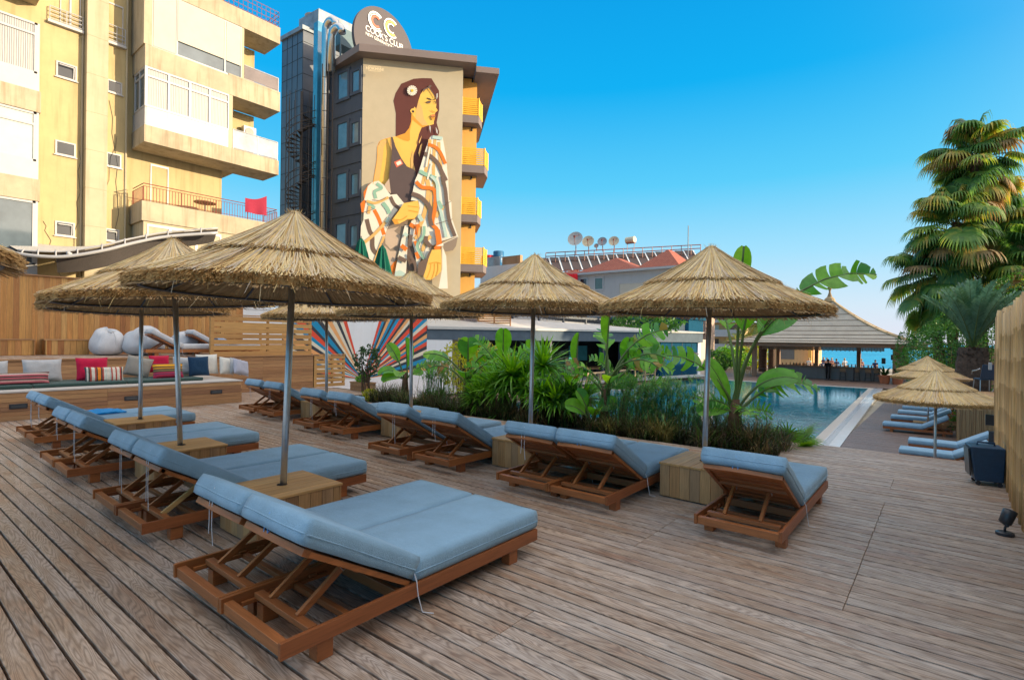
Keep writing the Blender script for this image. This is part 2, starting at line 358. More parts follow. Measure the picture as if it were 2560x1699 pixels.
# ================================================================ sun loungers
def make_lounger(fab, name='sun_lounger', strut_odd=False, ties=0, angle=30):
    """local: x across (0.665), y from head end (0) to foot (1.98)"""
    root = thing(name, '', 'sun lounger')
    hw = 0.3325
    f = MB()
    for sgn in (-1, 1):
        f.beam((sgn*(hw-0.0125), 0, 0.142), (sgn*(hw-0.0125), 1.98, 0.142), 0.025, 0.082, mi=0)
        f.beam((sgn*(hw-0.038), 0.10, 0.125), (sgn*(hw-0.038), 0.62, 0.125), 0.022, 0.022, mi=0)   # ratchet ledge
        for k in range(3): f.box(sgn*(hw-0.038)-0.011, sgn*(hw-0.038)+0.011, 0.26+k*0.12, 0.31+k*0.12, 0.136, 0.15, 0)
    f.box(-hw+0.026, hw-0.026, 0.012, 0.062, 0.103, 0.162, 1)      # head rail
    f.box(-hw+0.026, hw-0.026, 1.945, 1.972, 0.103, 0.178, 1)      # foot rail
    f.box(-hw+0.026, hw-0.026, 0.70, 0.735, 0.105, 0.165, 1)
    y = 0.80
    while y < 1.92: f.box(-hw+0.026, hw-0.026, y, y+0.075, 0.166, 0.183, 1); y += 0.125
    f.build('frame', [TEAK, TEAKX], root, bevel=0.003, seg=2)
    for sx in (-1, 1):
        for ly in (0.24, 1.72):
            m = MB(); m.box(-0.0375, 0.0375, -0.045, 0.045, 0, 0.101)
            o = m.build('leg', TEAK, root, bevel=0.003); o.location = (sx*(hw-0.055), ly, 0)
    m = MB(); m.box(-hw+0.05, hw-0.05, 0.165, 0.215, 0.140, 0.172, 0); m.box(-hw+0.03, hw-0.03, 0.40, 0.435, 0.102, 0.135, 0)
    m.build('crossbar', TEAKX, root, bevel=0.003)
    a = R(angle); hy, hz = 0.785, 0.192                            # hinge
    def panel(u, t): return (hy - u*math.cos(a) + t*math.sin(a)*1.0, hz + u*math.sin(a) + t*math.cos(a))   # u up the panel, t off its face
    for sx in (-0.15, 0.13):
        m = MB(); p = panel(0.36, -0.03); m.beam((sx, 0.195, 0.165), (sx, p[0], p[1]), 0.036, 0.024, up=(1,0,0))
        o = m.build('prop_strut', TEAKPALE if (strut_odd and sx > 0) else TEAK, root, bevel=0.002)
        m = MB(); q = panel(0.37, -0.022); m.tube([(sx+0.025, q[0]-0.03, q[1]-0.005), (sx+0.025, q[0]-0.012, q[1]-0.03), (sx+0.025, q[0]+0.015, q[1]-0.02), (sx-0.02, q[0]+0.015, q[1]-0.012)], 0.004, 6)
        m.build('hinge_bracket', GALV, o)
    # backrest panel, built flat then hinged
    b = MB(); b.M = Matrix.Translation((0, hy, hz)) @ Matrix.Rotation(-a, 4, 'X')
    L = 0.76
    for sx in (-1, 1): b.beam((sx*(hw-0.045), 0.0, -0.012), (sx*(hw-0.045), -L+0.01, -0.012), 0.034, 0.03, mi=0)
    k = 12; top = []
    for i in range(k+1):
        t = i/k; x = (-1 + 2*t) * (hw-0.028); top.append((x, -L - 0.018*math.sin(math.pi*t)))
    for i in range(k):
        x0_, y0_ = top[i]; x1_, y1_ = top[i+1]
        b.add([(x0_, -L+0.045, -0.03), (x1_, -L+0.045, -0.03), (x1_, y1_, -0.03), (x0_, y0_, -0.03), (x0_, -L+0.045, 0.006), (x1_, -L+0.045, 0.006), (x1_, y1_, 0.006), (x0_, y0_, 0.006)],
              [(3,2,1,0),(4,5,6,7),(2,3,7,6),(0,1,5,4)] + ([(0,4,7,3)] if i == 0 else []) + ([(1,2,6,5)] if i == k-1 else []), 1, 0.3)
    yy = -0.03
    while yy > -L+0.12: b.box(-hw+0.062, hw-0.062, yy-0.075, yy, -0.010, 0.004, 1); yy -= 0.092
    b.box(-hw+0.06, hw-0.06, -0.40, -0.36, -0.034, -0.011, 1)
    b.M = None
    b.build('backrest', [TEAK, TEAKX], root, bevel=0.002)
    # mattresses: rounded cushions with a slightly domed top
    def cushion(lx, ly, h, seed):
        m = MB(); nx_, ny_, nz_ = 10, 18, 4; idx = {}
        random_s = random.Random(seed)
        def P(i, j, k_):
            x = -1 + 2*i/nx_; y_ = -1 + 2*j/ny_; z = -1 + 2*k_/nz_
            rx = 0.014
            X, Y, Z = x*lx/2, y_*ly/2, z*h/2
            # soften edges
            ex = max(0, abs(X) - (lx/2 - rx)); ey = max(0, abs(Y) - (ly/2 - rx)); ez = max(0, abs(Z) - (h/2 - rx))
            e = math.sqrt(ex*ex + ey*ey + ez*ez)
            if e > rx:
                kx = rx / e
                X = math.copysign(min(abs(X), lx/2 - rx) + ex*kx, X); Y = math.copysign(min(abs(Y), ly/2 - rx) + ey*kx, Y); Z = math.copysign(min(abs(Z), h/2 - rx) + ez*kx, Z)
            if k_ == nz_: Z += 0.007 * (1 - x*x) * (1 - y_**4)
            bul = 0.007 * (1 - z*z)
            if i in (0, nx_): X += math.copysign(bul, X)
            if j in (0, ny_): Y += math.copysign(bul, Y)
            nn = mnoise.noise(Vector((X*7+seed, Y*5, Z*6))) * 0.004
            return (X + nn, Y + nn, Z + nn*0.8)
        vs = []
        for i in range(nx_+1):
            for j in range(ny_+1):
                for k_ in range(nz_+1):
                    if i in (0, nx_) or j in (0, ny_) or k_ in (0, nz_): idx[(i,j,k_)] = len(vs); vs.append(P(i,j,k_))
        fs = []
        for j in range(ny_):
            for k_ in range(nz_):
                fs.append((idx[0,j,k_], idx[0,j,k_+1], idx[0,j+1,k_+1], idx[0,j+1,k_])); fs.append((idx[nx_,j,k_], idx[nx_,j+1,k_], idx[nx_,j+1,k_+1], idx[nx_,j,k_+1]))
        for i in range(nx_):
            for k_ in range(nz_):
                fs.append((idx[i,0,k_], idx[i+1,0,k_], idx[i+1,0,k_+1], idx[i,0,k_+1])); fs.append((idx[i,ny_,k_], idx[i,ny_,k_+1], idx[i+1,ny_,k_+1], idx[i+1,ny_,k_]))
            for j in range(ny_):
                fs.append((idx[i,j,0], idx[i,j+1,0], idx[i+1,j+1,0], idx[i+1,j,0])); fs.append((idx[i,j,nz_], idx[i+1,j,nz_], idx[i+1,j+1,nz_], idx[i,j+1,nz_]))
        m.add(vs, fs, 0, 0.5); return m
    def seam(lx, ly, h, x_in=0.004):
        m = MB(); pts = []
        X, Y = lx/2 + x_in, ly/2 + x_in
        zc = -0.012
        for a_, b_ in [((-X,-Y+.02),(-X,Y-.02)), ((-X,Y-.02),(-X+.02,Y)), ((-X+.02,Y),(X-.02,Y)), ((X-.02,Y),(X,Y-.02)), ((X,Y-.02),(X,-Y+.02)), ((X,-Y+.02),(X-.02,-Y)), ((X-.02,-Y),(-X+.02,-Y)), ((-X+.02,-Y),(-X,-Y+.02))]:
            for q in range(6): t = q/6; pts.append((a_[0]+(b_[0]-a_[0])*t, a_[1]+(b_[1]-a_[1])*t, zc + 0.002*math.sin(q+a_[1]*9)))
        pts.append(pts[0])
        m.tube(pts, 0.005, 5, cap=False); return m
    th = 0.135
    so_ = cushion(0.645, 1.19, th, 3).build('seat_mattress', fab, root, smooth=True); so_.location = (0, 1.395, 0.185 + th/2)
    seam(0.648, 1.192, th).build('piping', fab, so_)
    bo = cushion(0.645, 0.80, th, 8).build('back_mattress', fab, root, smooth=True)
    c0 = panel(0.405, th/2 + 0.012); bo.location = (0, c0[0], c0[1]); bo.rotation_euler = (-a, 0, 0)
    seam(0.648, 0.802, th).build('piping', fab, bo)
    if ties:
        m = MB(); rr_ = random.Random(ties)
        hx = rr_.uniform(-0.08, 0.08)
        hp = panel(0.80, 0.10)
        for s_ in (-1, 1):
            L_ = 0.08 + 0.13 * (ties % 3) + 0.03 * s_
            pts = [(hx, hp[0]-0.012, hp[1]+0.0), (hx+0.012*s_, hp[0]-0.03, hp[1]-0.04), (hx+0.02*s_, hp[0]-0.035, hp[1]-0.10)]
            if L_ > 0.12: pts += [(hx+0.018*s_, hp[0]-0.036, hp[1]-0.10-L_*0.5), (hx+0.03*s_, hp[0]-0.034, hp[1]-0.10-L_)]
            else: pts += [(hx+0.035*s_, hp[0]-0.02, hp[1]-0.07)]
            m.tube(pts, 0.003, 5)
        m.build('tie_cord', BLUECORD if ties == 3 else WHITECORD, root)
    m = MB(); m.tube([(hw-0.01, 0.80, 0.24), (hw+0.012, 0.80, 0.20), (hw+0.02, 0.805, 0.12), (hw+0.03, 0.83, 0.02), (hw+0.07, 0.88, 0.006)], 0.0032, 5)
    m.build('tie_cord', WHITECORD, root)
    return root
GL = 'grey-cushioned teak sun loungers on the upper deck'
protos = {}
def lounger(x, y, label, kind=0, odd=False, rz=0.0, z=0.0, fab=None, group=GL):
    key = (kind, odd, fab.name if fab else '')
    if key not in protos: r = protos[key] = make_lounger(fab or FAB, strut_odd=odd, ties=kind)
    else: r = copy_tree(protos[key])
    r.location = (x, y, z); r.rotation_euler = (0, 0, rz); r['label'] = label; r['group'] = group; return r
lounger(-2.682, 1.22, 'nearest sun lounger, at the very front of the picture', 3)
lounger(-3.352, 1.22, 'sun lounger joined to the left side of the nearest one', 1)
lounger(-4.955, 1.32, 'left row lounger with one pale yellow prop strut under its raised back', 2, True)
lounger(-5.640, 1.32, 'left row lounger just left of the one with the pale yellow strut', 2)
lounger(-7.36, 1.34, 'right-hand lounger of the third pair in the left row', 2)
lounger(-8.05, 1.34, 'left-hand lounger of the third pair of the left row', 1)
lounger(-9.83, 1.46, 'right-hand lounger of the farthest left pair, by the cushioned bench', 1)
lounger(-10.51, 1.46, 'farthest left lounger of all, with a blue towel on its seat, by the cushioned bench', 2)
lounger(-1.262, 4.34, 'single sun lounger standing alone at the right end of the right row', 3)
lounger(-2.690, 4.27, 'right row lounger whose right side touches the box beside the single lounger', 3)
lounger(-3.360, 4.27, 'left half of the joined lounger pair in front of the papyrus', 1)
lounger(-4.775, 4.31, 'right row lounger just left of the box under the middle umbrella', 1)
lounger(-5.655, 4.29, 'right row lounger with a long white double cord over its head end', 2)
lounger(-7.44, 4.64, 'right half of the second-farthest pair of the right row', 1)
lounger(-8.28, 4.64, 'left half of the second-farthest pair, with a pale cord hanging at its back', 2)
lounger(-9.96, 4.82, 'right half of the farthest pair of the right row, partly behind the near pole', 1)
lounger(-10.80, 4.84, 'left half of the farthest pair of the right row', 1)

# ================================================================ umbrella boxes
def make_box():
    r = thing('umbrella_box', '', 'wooden box', group='cedar boxes that hold the umbrella poles')
    m = MB(); W2, D2, Hh = 0.32, 0.36, 0.33
    def wall(a, b, axis):
        x = a
        while x < b - 0.01:
            x2 = min(x + 0.104, b)
            if axis[0] == 'y': y = axis[1]; m.box(x+0.0015, x2-0.0015, min(y, y+axis[2]), max(y, y+axis[2]), 0.012, Hh, 0)
            else: y = axis[1]; m.box(min(y, y+axis[2]), max(y, y+axis[2]), x+0.0015, x2-0.0015, 0.012, Hh, 0)
            x = x2
    wall(-W2, W2, ('y', -D2, 0.018)); wall(-W2, W2, ('y', D2, -0.018)); wall(-D2+0.019, D2-0.019, ('x', -W2, 0.018)); wall(-D2+0.019, D2-0.019, ('x', W2, -0.018))
    m.build('side_planks', CEDARZ, r, bevel=0.0025)
    m = MB(); x = -W2-0.008; n_ = 6; wd = (2*W2+0.016)/n_
    for i in range(n_): m.box(x+0.0015, x+wd-0.0015, -D2-0.008, D2+0.008, Hh+0.001, Hh+0.023, 0); x += wd
    m.build('lid', CEDARTOP, r, bevel=0.003)
    m = MB(); m.tube([(0,0,Hh+0.0235),(0,0,Hh+0.0255)], 0.042, 20); m.build('pole_hole', DARKUNDER, r)
    return r
boxp = make_box(); first = True
for x, y, lab in [(-4.30, 2.23, 'cedar box holding the nearest left umbrella pole, between the first and second lounger pairs'),
                  (-6.67, 2.28, 'cedar box with the second pole of the left row'),
                  (-9.12, 2.57, 'cedar box with the third, farthest pole of the left row, by the bench'),
                  (-1.95, 5.57, 'cedar box with mixed light and dark planks just left of the single right-end lounger'),
                  (-4.10, 5.39, 'cedar box under the middle umbrella of the right row'),
                  (-6.75, 5.67, 'cedar box under the third umbrella of the right row'),
                  (-9.3, 5.70, 'farthest cedar box of the right row, between its last two lounger pairs')]:
    o = boxp if first else copy_tree(boxp); first = False
    o.location = (x, y, 0); o['label'] = lab; o.rotation_euler = (0, 0, R(random.uniform(-1.0, 1.0)))

# ================================================================ thatched umbrellas
STRAW = M_straw('reed thatch', [(0.52,0.31,0.12), (0.93,0.63,0.24), (0.95,0.72,0.34), (0.74,0.60,0.46), (0.96,0.76,0.38), (0.62,0.50,0.40), (0.94,0.66,0.27), (0.50,0.29,0.11)])
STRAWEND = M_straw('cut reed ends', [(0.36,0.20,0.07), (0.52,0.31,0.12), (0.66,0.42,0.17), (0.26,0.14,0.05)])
STRAWLOW = M_straw('shaded reed lining', [(0.44,0.28,0.13), (0.56,0.37,0.18), (0.34,0.20,0.09)])  # darker copy of the reed, under-canopy shade put into its colour
def make_umbrella(seed, Rr=1.15, za=2.62, zr=1.99, n1=2400, name='thatched_umbrella', pole_r=0.027, cat='umbrella'):
    rn = random.Random(seed)
    root = thing(name, '', cat)
    def prof(r):      # height of thatch surface at radius r
        t = r / Rr
        return za - (za - zr) * (t ** 0.90) - 0.03 * math.sin(math.pi * t)
    m = MB(); m.tube([(0,0,0), (0,0,0.9), (0,0,za-0.06)], pole_r, 16); m.build('pole', GALV, root, smooth=True)
    fr = MB()
    def ring(r, z, rad):
        pts = [(r*math.cos(2*math.pi*i/40), r*math.sin(2*math.pi*i/40), z) for i in range(41)]; fr.tube(pts, rad, 6, cap=False)
    ring(Rr-0.09, prof(Rr-0.09)-0.09, 0.011); ring(Rr*0.55, prof(Rr*0.55)-0.075, 0.008)
    for i in range(8):
        a = 2*math.pi*i/8 + 0.3
        fr.tube([(0.02*math.cos(a), 0.02*math.sin(a), za-0.11), (Rr*0.55*math.cos(a), Rr*0.55*math.sin(a), prof(Rr*0.55)-0.075), ((Rr-0.09)*math.cos(a), (Rr-0.09)*math.sin(a), prof(Rr-0.09)-0.09)], 0.010, 6)
    fr.tube([(0,0,za-0.30), (0,0,za-0.08)], pole_r*1.35, 12)
    fr.build('frame', DARKM, root, smooth=True)
    th = MB()
    # solid core of the thatch: upper and lower skins
    k = 16
    up = [(Rr*i/k*0.985 + 0.001, prof(Rr*i/k) - 0.012) for i in range(k+1)]
    lo = [(Rr*i/k*0.985 + 0.001, prof(Rr*i/k) - 0.062) for i in range(k, -1, -1)]
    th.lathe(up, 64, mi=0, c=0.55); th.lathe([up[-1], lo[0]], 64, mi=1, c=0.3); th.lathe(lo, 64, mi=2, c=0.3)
    def clump(a): return mnoise.noise(Vector((math.cos(a)*7+seed, math.sin(a)*7, 1.3)))
    def strand(r0, r1, a, off, w, mi, down=False, skew=0.0, c=None, lift=0.0):
        kk = 3; pts = []; ws = []
        for i in range(kk+1):
            t = i/kk; r = r0 + (r1-r0)*t; aa = a + skew*t*t
            z = prof(min(r, Rr)) + off + lift*t*t - (0.55*(r-Rr) if r > Rr else 0) - (0.010*t if down else 0)
            pts.append(Vector((r*math.cos(aa), r*math.sin(aa), z))); ws.append(w * (0.7 + 0.3*t))
        side = Vector((-math.sin(a), math.cos(a), 0)) * 0.92 + Vector((0,0,1)) * rn.uniform(-0.4, 0.4)
        th.strip(pts, ws, side.normalized(), mi, c)
    for tier in (0, 1):
        rA, rB, th0 = ((0.42, Rr+0.0, 0.0), (0.03, Rr*0.60, 0.028))[tier]
        N = int(n1 * (1.0, 0.72)[tier])
        for i in range(N):
            a = rn.uniform(0, 2*math.pi); cl = clump(a)
            r1 = rB * rn.uniform(0.955, 1.02) + 0.02*cl
            r0 = rn.uniform(rA, rA + (rB-rA)*0.65) if rn.random() < 0.75 else rA
            strand(r0, r1, a, th0 + rn.uniform(0, 0.022) + 0.012*cl, rn.uniform(0.0020, 0.0042), 0, skew=rn.gauss(0, 0.045), c=min(1, max(0, 0.5 + 0.35*cl + rn.uniform(-0.45, 0.45))))
        # brown cut ends forming the thick rim of the tier
        N = int(n1 * (1.5, 0.5)[tier])
        for i in range(N):
            a = rn.uniform(0, 2*math.pi); cl = clump(a)
            thick = (0.056, 0.026)[tier] * (0.75 + 0.5*rn.random() + 0.5*abs(cl))
            dz = -rn.random() * thick
            r0 = rB * 0.93; r1 = rB * rn.uniform(0.985, 1.012) + 0.018*cl + 0.010*math.sin(37*a) - 0.25*abs(dz)*0.3
            p0 = Vector((r0*math.cos(a), r0*math.sin(a), prof(r0) + th0 + dz + 0.02)); p1 = Vector((r1*math.cos(a+rn.gauss(0,.01)), r1*math.sin(a+rn.gauss(0,.01)), prof(min(r1,Rr)) + th0 + dz - 0.004))
            w_ = rn.uniform(0.0028, 0.005)
            sd = Vector((-math.sin(a), math.cos(a), 0)); nn = (p1-p0).normalized().cross(sd)
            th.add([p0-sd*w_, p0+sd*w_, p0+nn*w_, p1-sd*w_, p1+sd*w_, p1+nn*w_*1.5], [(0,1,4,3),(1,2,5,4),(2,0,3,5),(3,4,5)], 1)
    # lining seen from below, and loose ends hanging from the rim
    for i in range(int(n1*0.55)):
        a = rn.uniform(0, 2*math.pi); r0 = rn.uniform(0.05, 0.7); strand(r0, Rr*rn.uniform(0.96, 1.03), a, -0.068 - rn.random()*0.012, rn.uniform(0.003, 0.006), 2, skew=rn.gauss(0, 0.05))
    for i in range(int(n1*0.06)):
        a = rn.uniform(0, 2*math.pi); r = Rr*rn.uniform(0.95, 1.0); L = abs(rn.gauss(0.03, 0.03)) + 0.015; z = prof(r) - 0.05
        d_ = Vector((math.cos(a), math.sin(a), 0)); sk = Vector((rn.gauss(0,.3), rn.gauss(0,.3), 0))
        p = Vector((r*math.cos(a), r*math.sin(a), z)); th.strip([p, p + (d_*0.4 + sk + Vector((0,0,-0.8)))*L*0.5, p + (d_*0.3 + sk*1.6 + Vector((0,0,-1.2)))*L], [0.0022, 0.002, 0.0012], Vector((-d_.y, d_.x, 0)), 0)
    for i in range(int(n1*0.05)):       # stray reeds across the surface
        a = rn.uniform(0, 2*math.pi); r0 = rn.uniform(0.1, 0.9); strand(r0, min(Rr*1.03, r0 + rn.uniform(0.15, 0.4)), a, 0.035, 0.0022, 0, skew=rn.gauss(0, 0.35), lift=rn.uniform(0, 0.03))
    for i in range(70):                 # tuft at the apex
        a = rn.uniform(0, 2*math.pi); t = rn.uniform(0.02, 0.10)
        th.strip([Vector((0.03*math.cos(a), 0.03*math.sin(a), za-0.02)), Vector((t*math.cos(a), t*math.sin(a), za + rn.uniform(0.005, 0.045)))], [0.003, 0.0015], Vector((-math.sin(a), math.cos(a), 0)), 0)
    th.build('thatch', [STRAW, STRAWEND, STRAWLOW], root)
    return root
umbA = make_umbrella(3); umbB = None
GU = 'thatched umbrellas over the upper deck'
def umb(proto, x, y, lab, rz, tilt=(0,0), z=0.0, sc=1.0, group=GU, new=False):
    o = proto if new else copy_tree(proto); o.location = (x, y, z); o.rotation_euler = (tilt[0], tilt[1], rz); o.scale = (sc, sc, sc); o['label'] = lab; o['group'] = group; return o
umb(umbA, -4.30, 2.23, 'largest thatched umbrella, nearest the viewer on the left, leaning slightly to the right', 0.4, (R(-0.8), R(1.5)), sc=1.0, new=True)
umbB = make_umbrella(11)
umb(umbB, -6.67, 2.28, 'second thatched umbrella of the left row, partly behind the largest one', 1.3, (R(-0.5), R(-2.2)), sc=1.01, new=True)
umb(umbA, -9.12, 2.57, 'farthest thatched umbrella of the left row, only its rim showing under the others', 2.1, (R(-1), R(1)), sc=1.0)
umb(umbB, -1.95, 5.57, 'right-hand thatched umbrella in front of the pool and the bar pavilion', 2.9, (R(0.5), R(-0.9)), sc=0.98)
umb(umbA, -4.10, 5.39, 'thatched umbrella in the middle, in front of the house with solar panels', 4.1, (R(-0.5), R(-0.6)), sc=1.01)
umb(umbB, -6.75, 5.67, 'thatched umbrella in front of the painted woman\'s feet, left of the middle one', 5.2, (R(0.5), R(0.3)), sc=1.01)
umb(umbA, -9.3, 5.70, 'thatched umbrella in front of the sunburst wall, its top hidden by the largest umbrella', 0.9, (R(0), R(-0.6)), sc=1.0)
umb(umbB, -5.02, -0.52, 'thatched umbrella cut off by the left edge of the photo, only its rim tip showing', 3.5, sc=1.05)
# ================================================================ raised terrace, bench, fences on the left
PZ = 1.02
mb = MB()
n_ = int((9.0+3)/0.113)
for i in range(n_):
    y = -3 + i*0.113; c = random.random(); mb.add([(-18.4,y,PZ-0.03),(-15.17,y+0.05,PZ-0.03),(-15.17,y+0.155,PZ-0.03),(-18.4,y+0.105,PZ-0.03),(-18.4,y,PZ),(-15.17,y+0.05,PZ),(-15.17,y+0.155,PZ),(-18.4,y+0.105,PZ)], [(4,5,6,7),(0,1,5,4),(1,2,6,5),(2,3,7,6),(3,0,4,7)], 0, c)
structure(mb.build('upper_terrace', DECK))
mb = MB(); mb.box(-18.4, -15.3, -3, 8.9, -0.1, PZ-0.04); structure(mb.build('terrace_base', DARKUNDER))

def hplanks(mb, x, y0, y1, z0, z1, h=0.098, t=0.022, joints=(), mi=0):
    """horizontal planks on a plane x=const facing +X"""
    z = z0
    while z < z1 - 0.02:
        zt = min(z + h, z1); ys = [y0] + sorted(joints) + [y1]
        for a, b in zip(ys[:-1], ys[1:]): mb.box(x - t, x, a + 0.001, b - 0.001, z + 0.002, zt - 0.002, mi)
        z = zt
def vplanks(mb, x, y0, y1, z0, z1, w=0.11, t=0.02, mi=0, jz=0.0):
    y = y0
    while y < y1 - 0.02:
        yt = min(y + w, y1); mb.box(x - t, x, y + 0.0015, yt - 0.0015, z0, z1 + random.uniform(-jz, jz), mi); y = yt
r = thing('retaining_wall', 'wall of horizontal cedar planks below the raised terrace, behind the long bench', 'wall', (-15.17, 2, 0))
m = MB(); hplanks(m, -15.17, -3.0, 8.82, 0.0, PZ-0.035, joints=(1.6, 7.26)); m.build('planks', CEDARX, r, bevel=0.002, world=True)
m = MB(); m.box(-15.30, -15.145, -3.0, 8.84, PZ-0.03, PZ+0.004); m.build('capping_board', CEDARX, r, world=True)
# bench
r = thing('built_in_bench', 'long built-in bench of horizontal cedar planks with pale top and small recessed lights', 'bench', (-13.5, 1.5, 0))
m = MB(); hplanks(m, -13.0, -3.0, 5.70, 0.0, 0.50, h=0.083, joints=(3.1,)); 
z = 0.0
while z < 0.49: m.box(-15.14, -13.0, 5.70, 5.72, z+0.002, min(z+0.083, 0.5)-0.002); z += 0.083
m.build('front_planks', CEDARX, r, bevel=0.002, world=True)
m = MB()
for i in range(7): m.box(-14.0+i*0.145, -14.0+(i+1)*0.145-0.006, -3.0, 5.74, 0.502, 0.53)
m.box(-15.14, -14.01, -3.0, 5.74, 0.502, 0.528)
m.build('seat_top', M_wood('pale bleached seat boards', [(0.50,0.47,0.44), (0.56,0.52,0.48)], 'Y', 0.6, 0.5), r, bevel=0.002, world=True)
LAMPB = M_plain('black light housing', (0.03,0.035,0.045), 0.35)
for (px, py) in ((46*1.0, 1015), (329, 995), (541, 979)):
    p = on_x(px, py, -13.0)
    lt = MB(); lt.box(-13.001, -12.985, p.y-0.125, p.y+0.125, p.z-0.045, p.z+0.045); o = lt.build('recessed_light', LAMPB, r, bevel=0.006, world=True)
    lt = MB(); lt.box(-12.9845, -12.983, p.y-0.095, p.y+0.095, p.z-0.022, p.z+0.022); o2 = lt.build('lens', M_glass('dark lens', (0.08,0.09,0.10)), o); o2.location = o.location; o2.data.transform(Matrix.Translation((-r.location.x, -r.location.y, 0)))
# seat pads
GREEN = M_fabric('dark green seat pad cloth', (0.045,0.085,0.075))
ys = [-3.0, 0.4, 2.05, 3.55, 5.05]
ww = ['left end', 'left part', 'middle', 'right end']
for i in range(4):
    m = MB(); m.box(-14.55, -13.45, ys[i]+0.008, ys[i+1]-0.008, 0.534, 0.60)
    o = m.build('seat_pad', GREEN, bevel=0.02, seg=3, smooth=False); tag(o, 'dark green seat pad on the %s of the long bench' % ww[i], 'cushion', 'green seat pads on the bench')

def pillow(name, label, y, z, wd, ht, mat, x=-13.9, tilt=12, rz=0, th=0.15, roll=0, group='throw pillows on the bench'):
    m = MB(); n = 14; vs = []; 
    for s_ in (1, -1):
        for i in range(n+1):
            for j in range(n+1):
                u = -1+2*i/n; v = -1+2*j/n
                pin = 1 - 0.055*(1-u*u)*abs(v)**3 ; pin2 = 1 - 0.055*(1-v*v)*abs(u)**3
                h = th/2 * (max(0, (1-u**4)*(1-v**4)))**0.55
                wr = 0.012*mnoise.noise(Vector((u*3+y*3, v*3, s_+z))) + 0.006*mnoise.noise(Vector((u*9+y, v*9, s_)))
                vs.append((s_*h + wr*(h > 0.01), u*wd/2*pin2, v*ht/2*pin))
    fs = []
    for s_ in (0, 1):
        o_ = s_*(n+1)**2
        for i in range(n):
            for j in range(n):
                q = [o_+i*(n+1)+j, o_+(i+1)*(n+1)+j, o_+(i+1)*(n+1)+j+1, o_+i*(n+1)+j+1]
                fs.append(q if s_ == 0 else q[::-1])
    m.add(vs, fs, 0, 0.5)
    o = m.build(name, mat, smooth=True); o.location = (x, y, z)
    o.rotation_euler = Matrix.Rotation(R(rz), 3, 'Z').to_4x4().to_euler()
    o.rotation_euler = (Matrix.Rotation(R(rz), 3, 'Z') @ Matrix.Rotation(R(-tilt), 3, 'Y') @ Matrix.Rotation(R(roll), 3, 'X')).to_euler()
    return tag(o, label, 'pillow', group)
def M_stripes(name, cols, axis='Y', size=1.0, seed=0):
    m, n, l, b = new_mat(name); tc = n.new('ShaderNodeTexCoord'); sp = n.new('ShaderNodeSeparateXYZ'); l.new(tc.outputs['Object'], sp.inputs[0])
    mr = n.new('ShaderNodeMapRange'); mr.inputs[1].default_value = -size/2; mr.inputs[2].default_value = size/2; l.new(sp.outputs[axis], mr.inputs[0])
    k = len(cols); r = ramp(n, [(i/k, c) for i, c in enumerate(cols)]); r.color_ramp.interpolation = 'CONSTANT'; l.new(mr.outputs[0], r.inputs[0])
    f = nz(n, l, coords(n, l), 120, 3, 0.5); q = ramp(n, [(0.3, (0.75,)*3), (0.7, (1.1,)*3)]); l.new(f, q.inputs[0])
    l.new(mul(n, l, r.outputs[0], q.outputs[0]), b.inputs['Base Color']); b.inputs['Roughness'].default_value = 0.95; bump(n, l, b, f, 0.4, 0.004); return m
CRIM = M_fabric('crimson cloth', (0.55,0.012,0.06)); LGREY = M_fabric('light grey cloth', (0.50,0.50,0.51)); TAUPE = M_fabric('taupe cloth', (0.34,0.31,0.27))
NAVY = M_fabric('navy cloth', (0.012,0.045,0.10)); WHITE = M_fabric('off-white cloth', (0.72,0.70,0.64)); LILAC = M_fabric('lilac grey cloth', (0.42,0.43,0.52))
B_, Rd, Cr, Pk, Or = (0.08,0.06,0.05), (0.45,0.07,0.05), (0.68,0.62,0.52), (0.50,0.10,0.13), (0.80,0.25,0.02)
STR1 = M_stripes('red and brown stripes', [Rd, B_, Pk, (0.55,0.30,0.27), B_, Pk, B_, Pk, (0.62,0.45,0.40), B_, Rd], 'Z', 0.30)
STR2 = M_stripes('cream orange and brown stripes', [(0.06,0.07,0.08), Cr, B_, Rd, Cr, Cr, Rd, B_, Or, Or, B_, Rd, Cr, (0.55,0.6,0.55), Cr, Cr, (0.5,0.55,0.5), Rd, Cr, Cr, Rd, Cr, Cr, Rd, B_, Cr], 'Y', 0.66)
Ye = (0.75,0.36,0.02); Ma = (0.50,0.03,0.09); Pu = (0.20,0.05,0.11)
STR3 = M_stripes('orange and magenta stripes', [Ma, Ma, Ma, Pu, Ma, B_, (0.25,0.18,0.06), B_, Ye, B_, Ye, Ye, B_], 'Z', 0.34)
pillow('pillow', 'plain light grey pillow at the far left edge of the bench', 1.58, 0.82, 0.44, 0.44, LGREY, x=-14.25)
pillow('pillow', 'light grey pillow between the left edge one and the crimson pillow', 2.30, 0.83, 0.62, 0.46, LGREY, x=-14.2)
pillow('pillow', 'large plain crimson pillow beside the cream striped one', 3.10, 0.83, 0.56, 0.50, CRIM, x=-14.15)
pillow('pillow', 'long pillow with red and brown horizontal stripes, leftmost on the bench', 1.88, 0.70, 0.92, 0.26, STR1, x=-13.75, tilt=18)
pillow('pillow', 'long cream pillow with orange, red and black upright stripes', 3.22, 0.73, 0.68, 0.33, STR2, x=-13.75, tilt=16, roll=-1)
pillow('pillow', 'taupe pillow right of the cream striped one', 3.95, 0.85, 0.50, 0.46, TAUPE, x=-14.2, rz=-18, roll=-14)
pillow('pillow', 'bright crimson pillow behind the orange and magenta striped one', 4.40, 0.90, 0.42, 0.40, CRIM, x=-14.3)
pillow('pillow', 'pillow with broad orange and magenta horizontal stripes', 4.42, 0.76, 0.62, 0.34, STR3, x=-13.8, tilt=14)
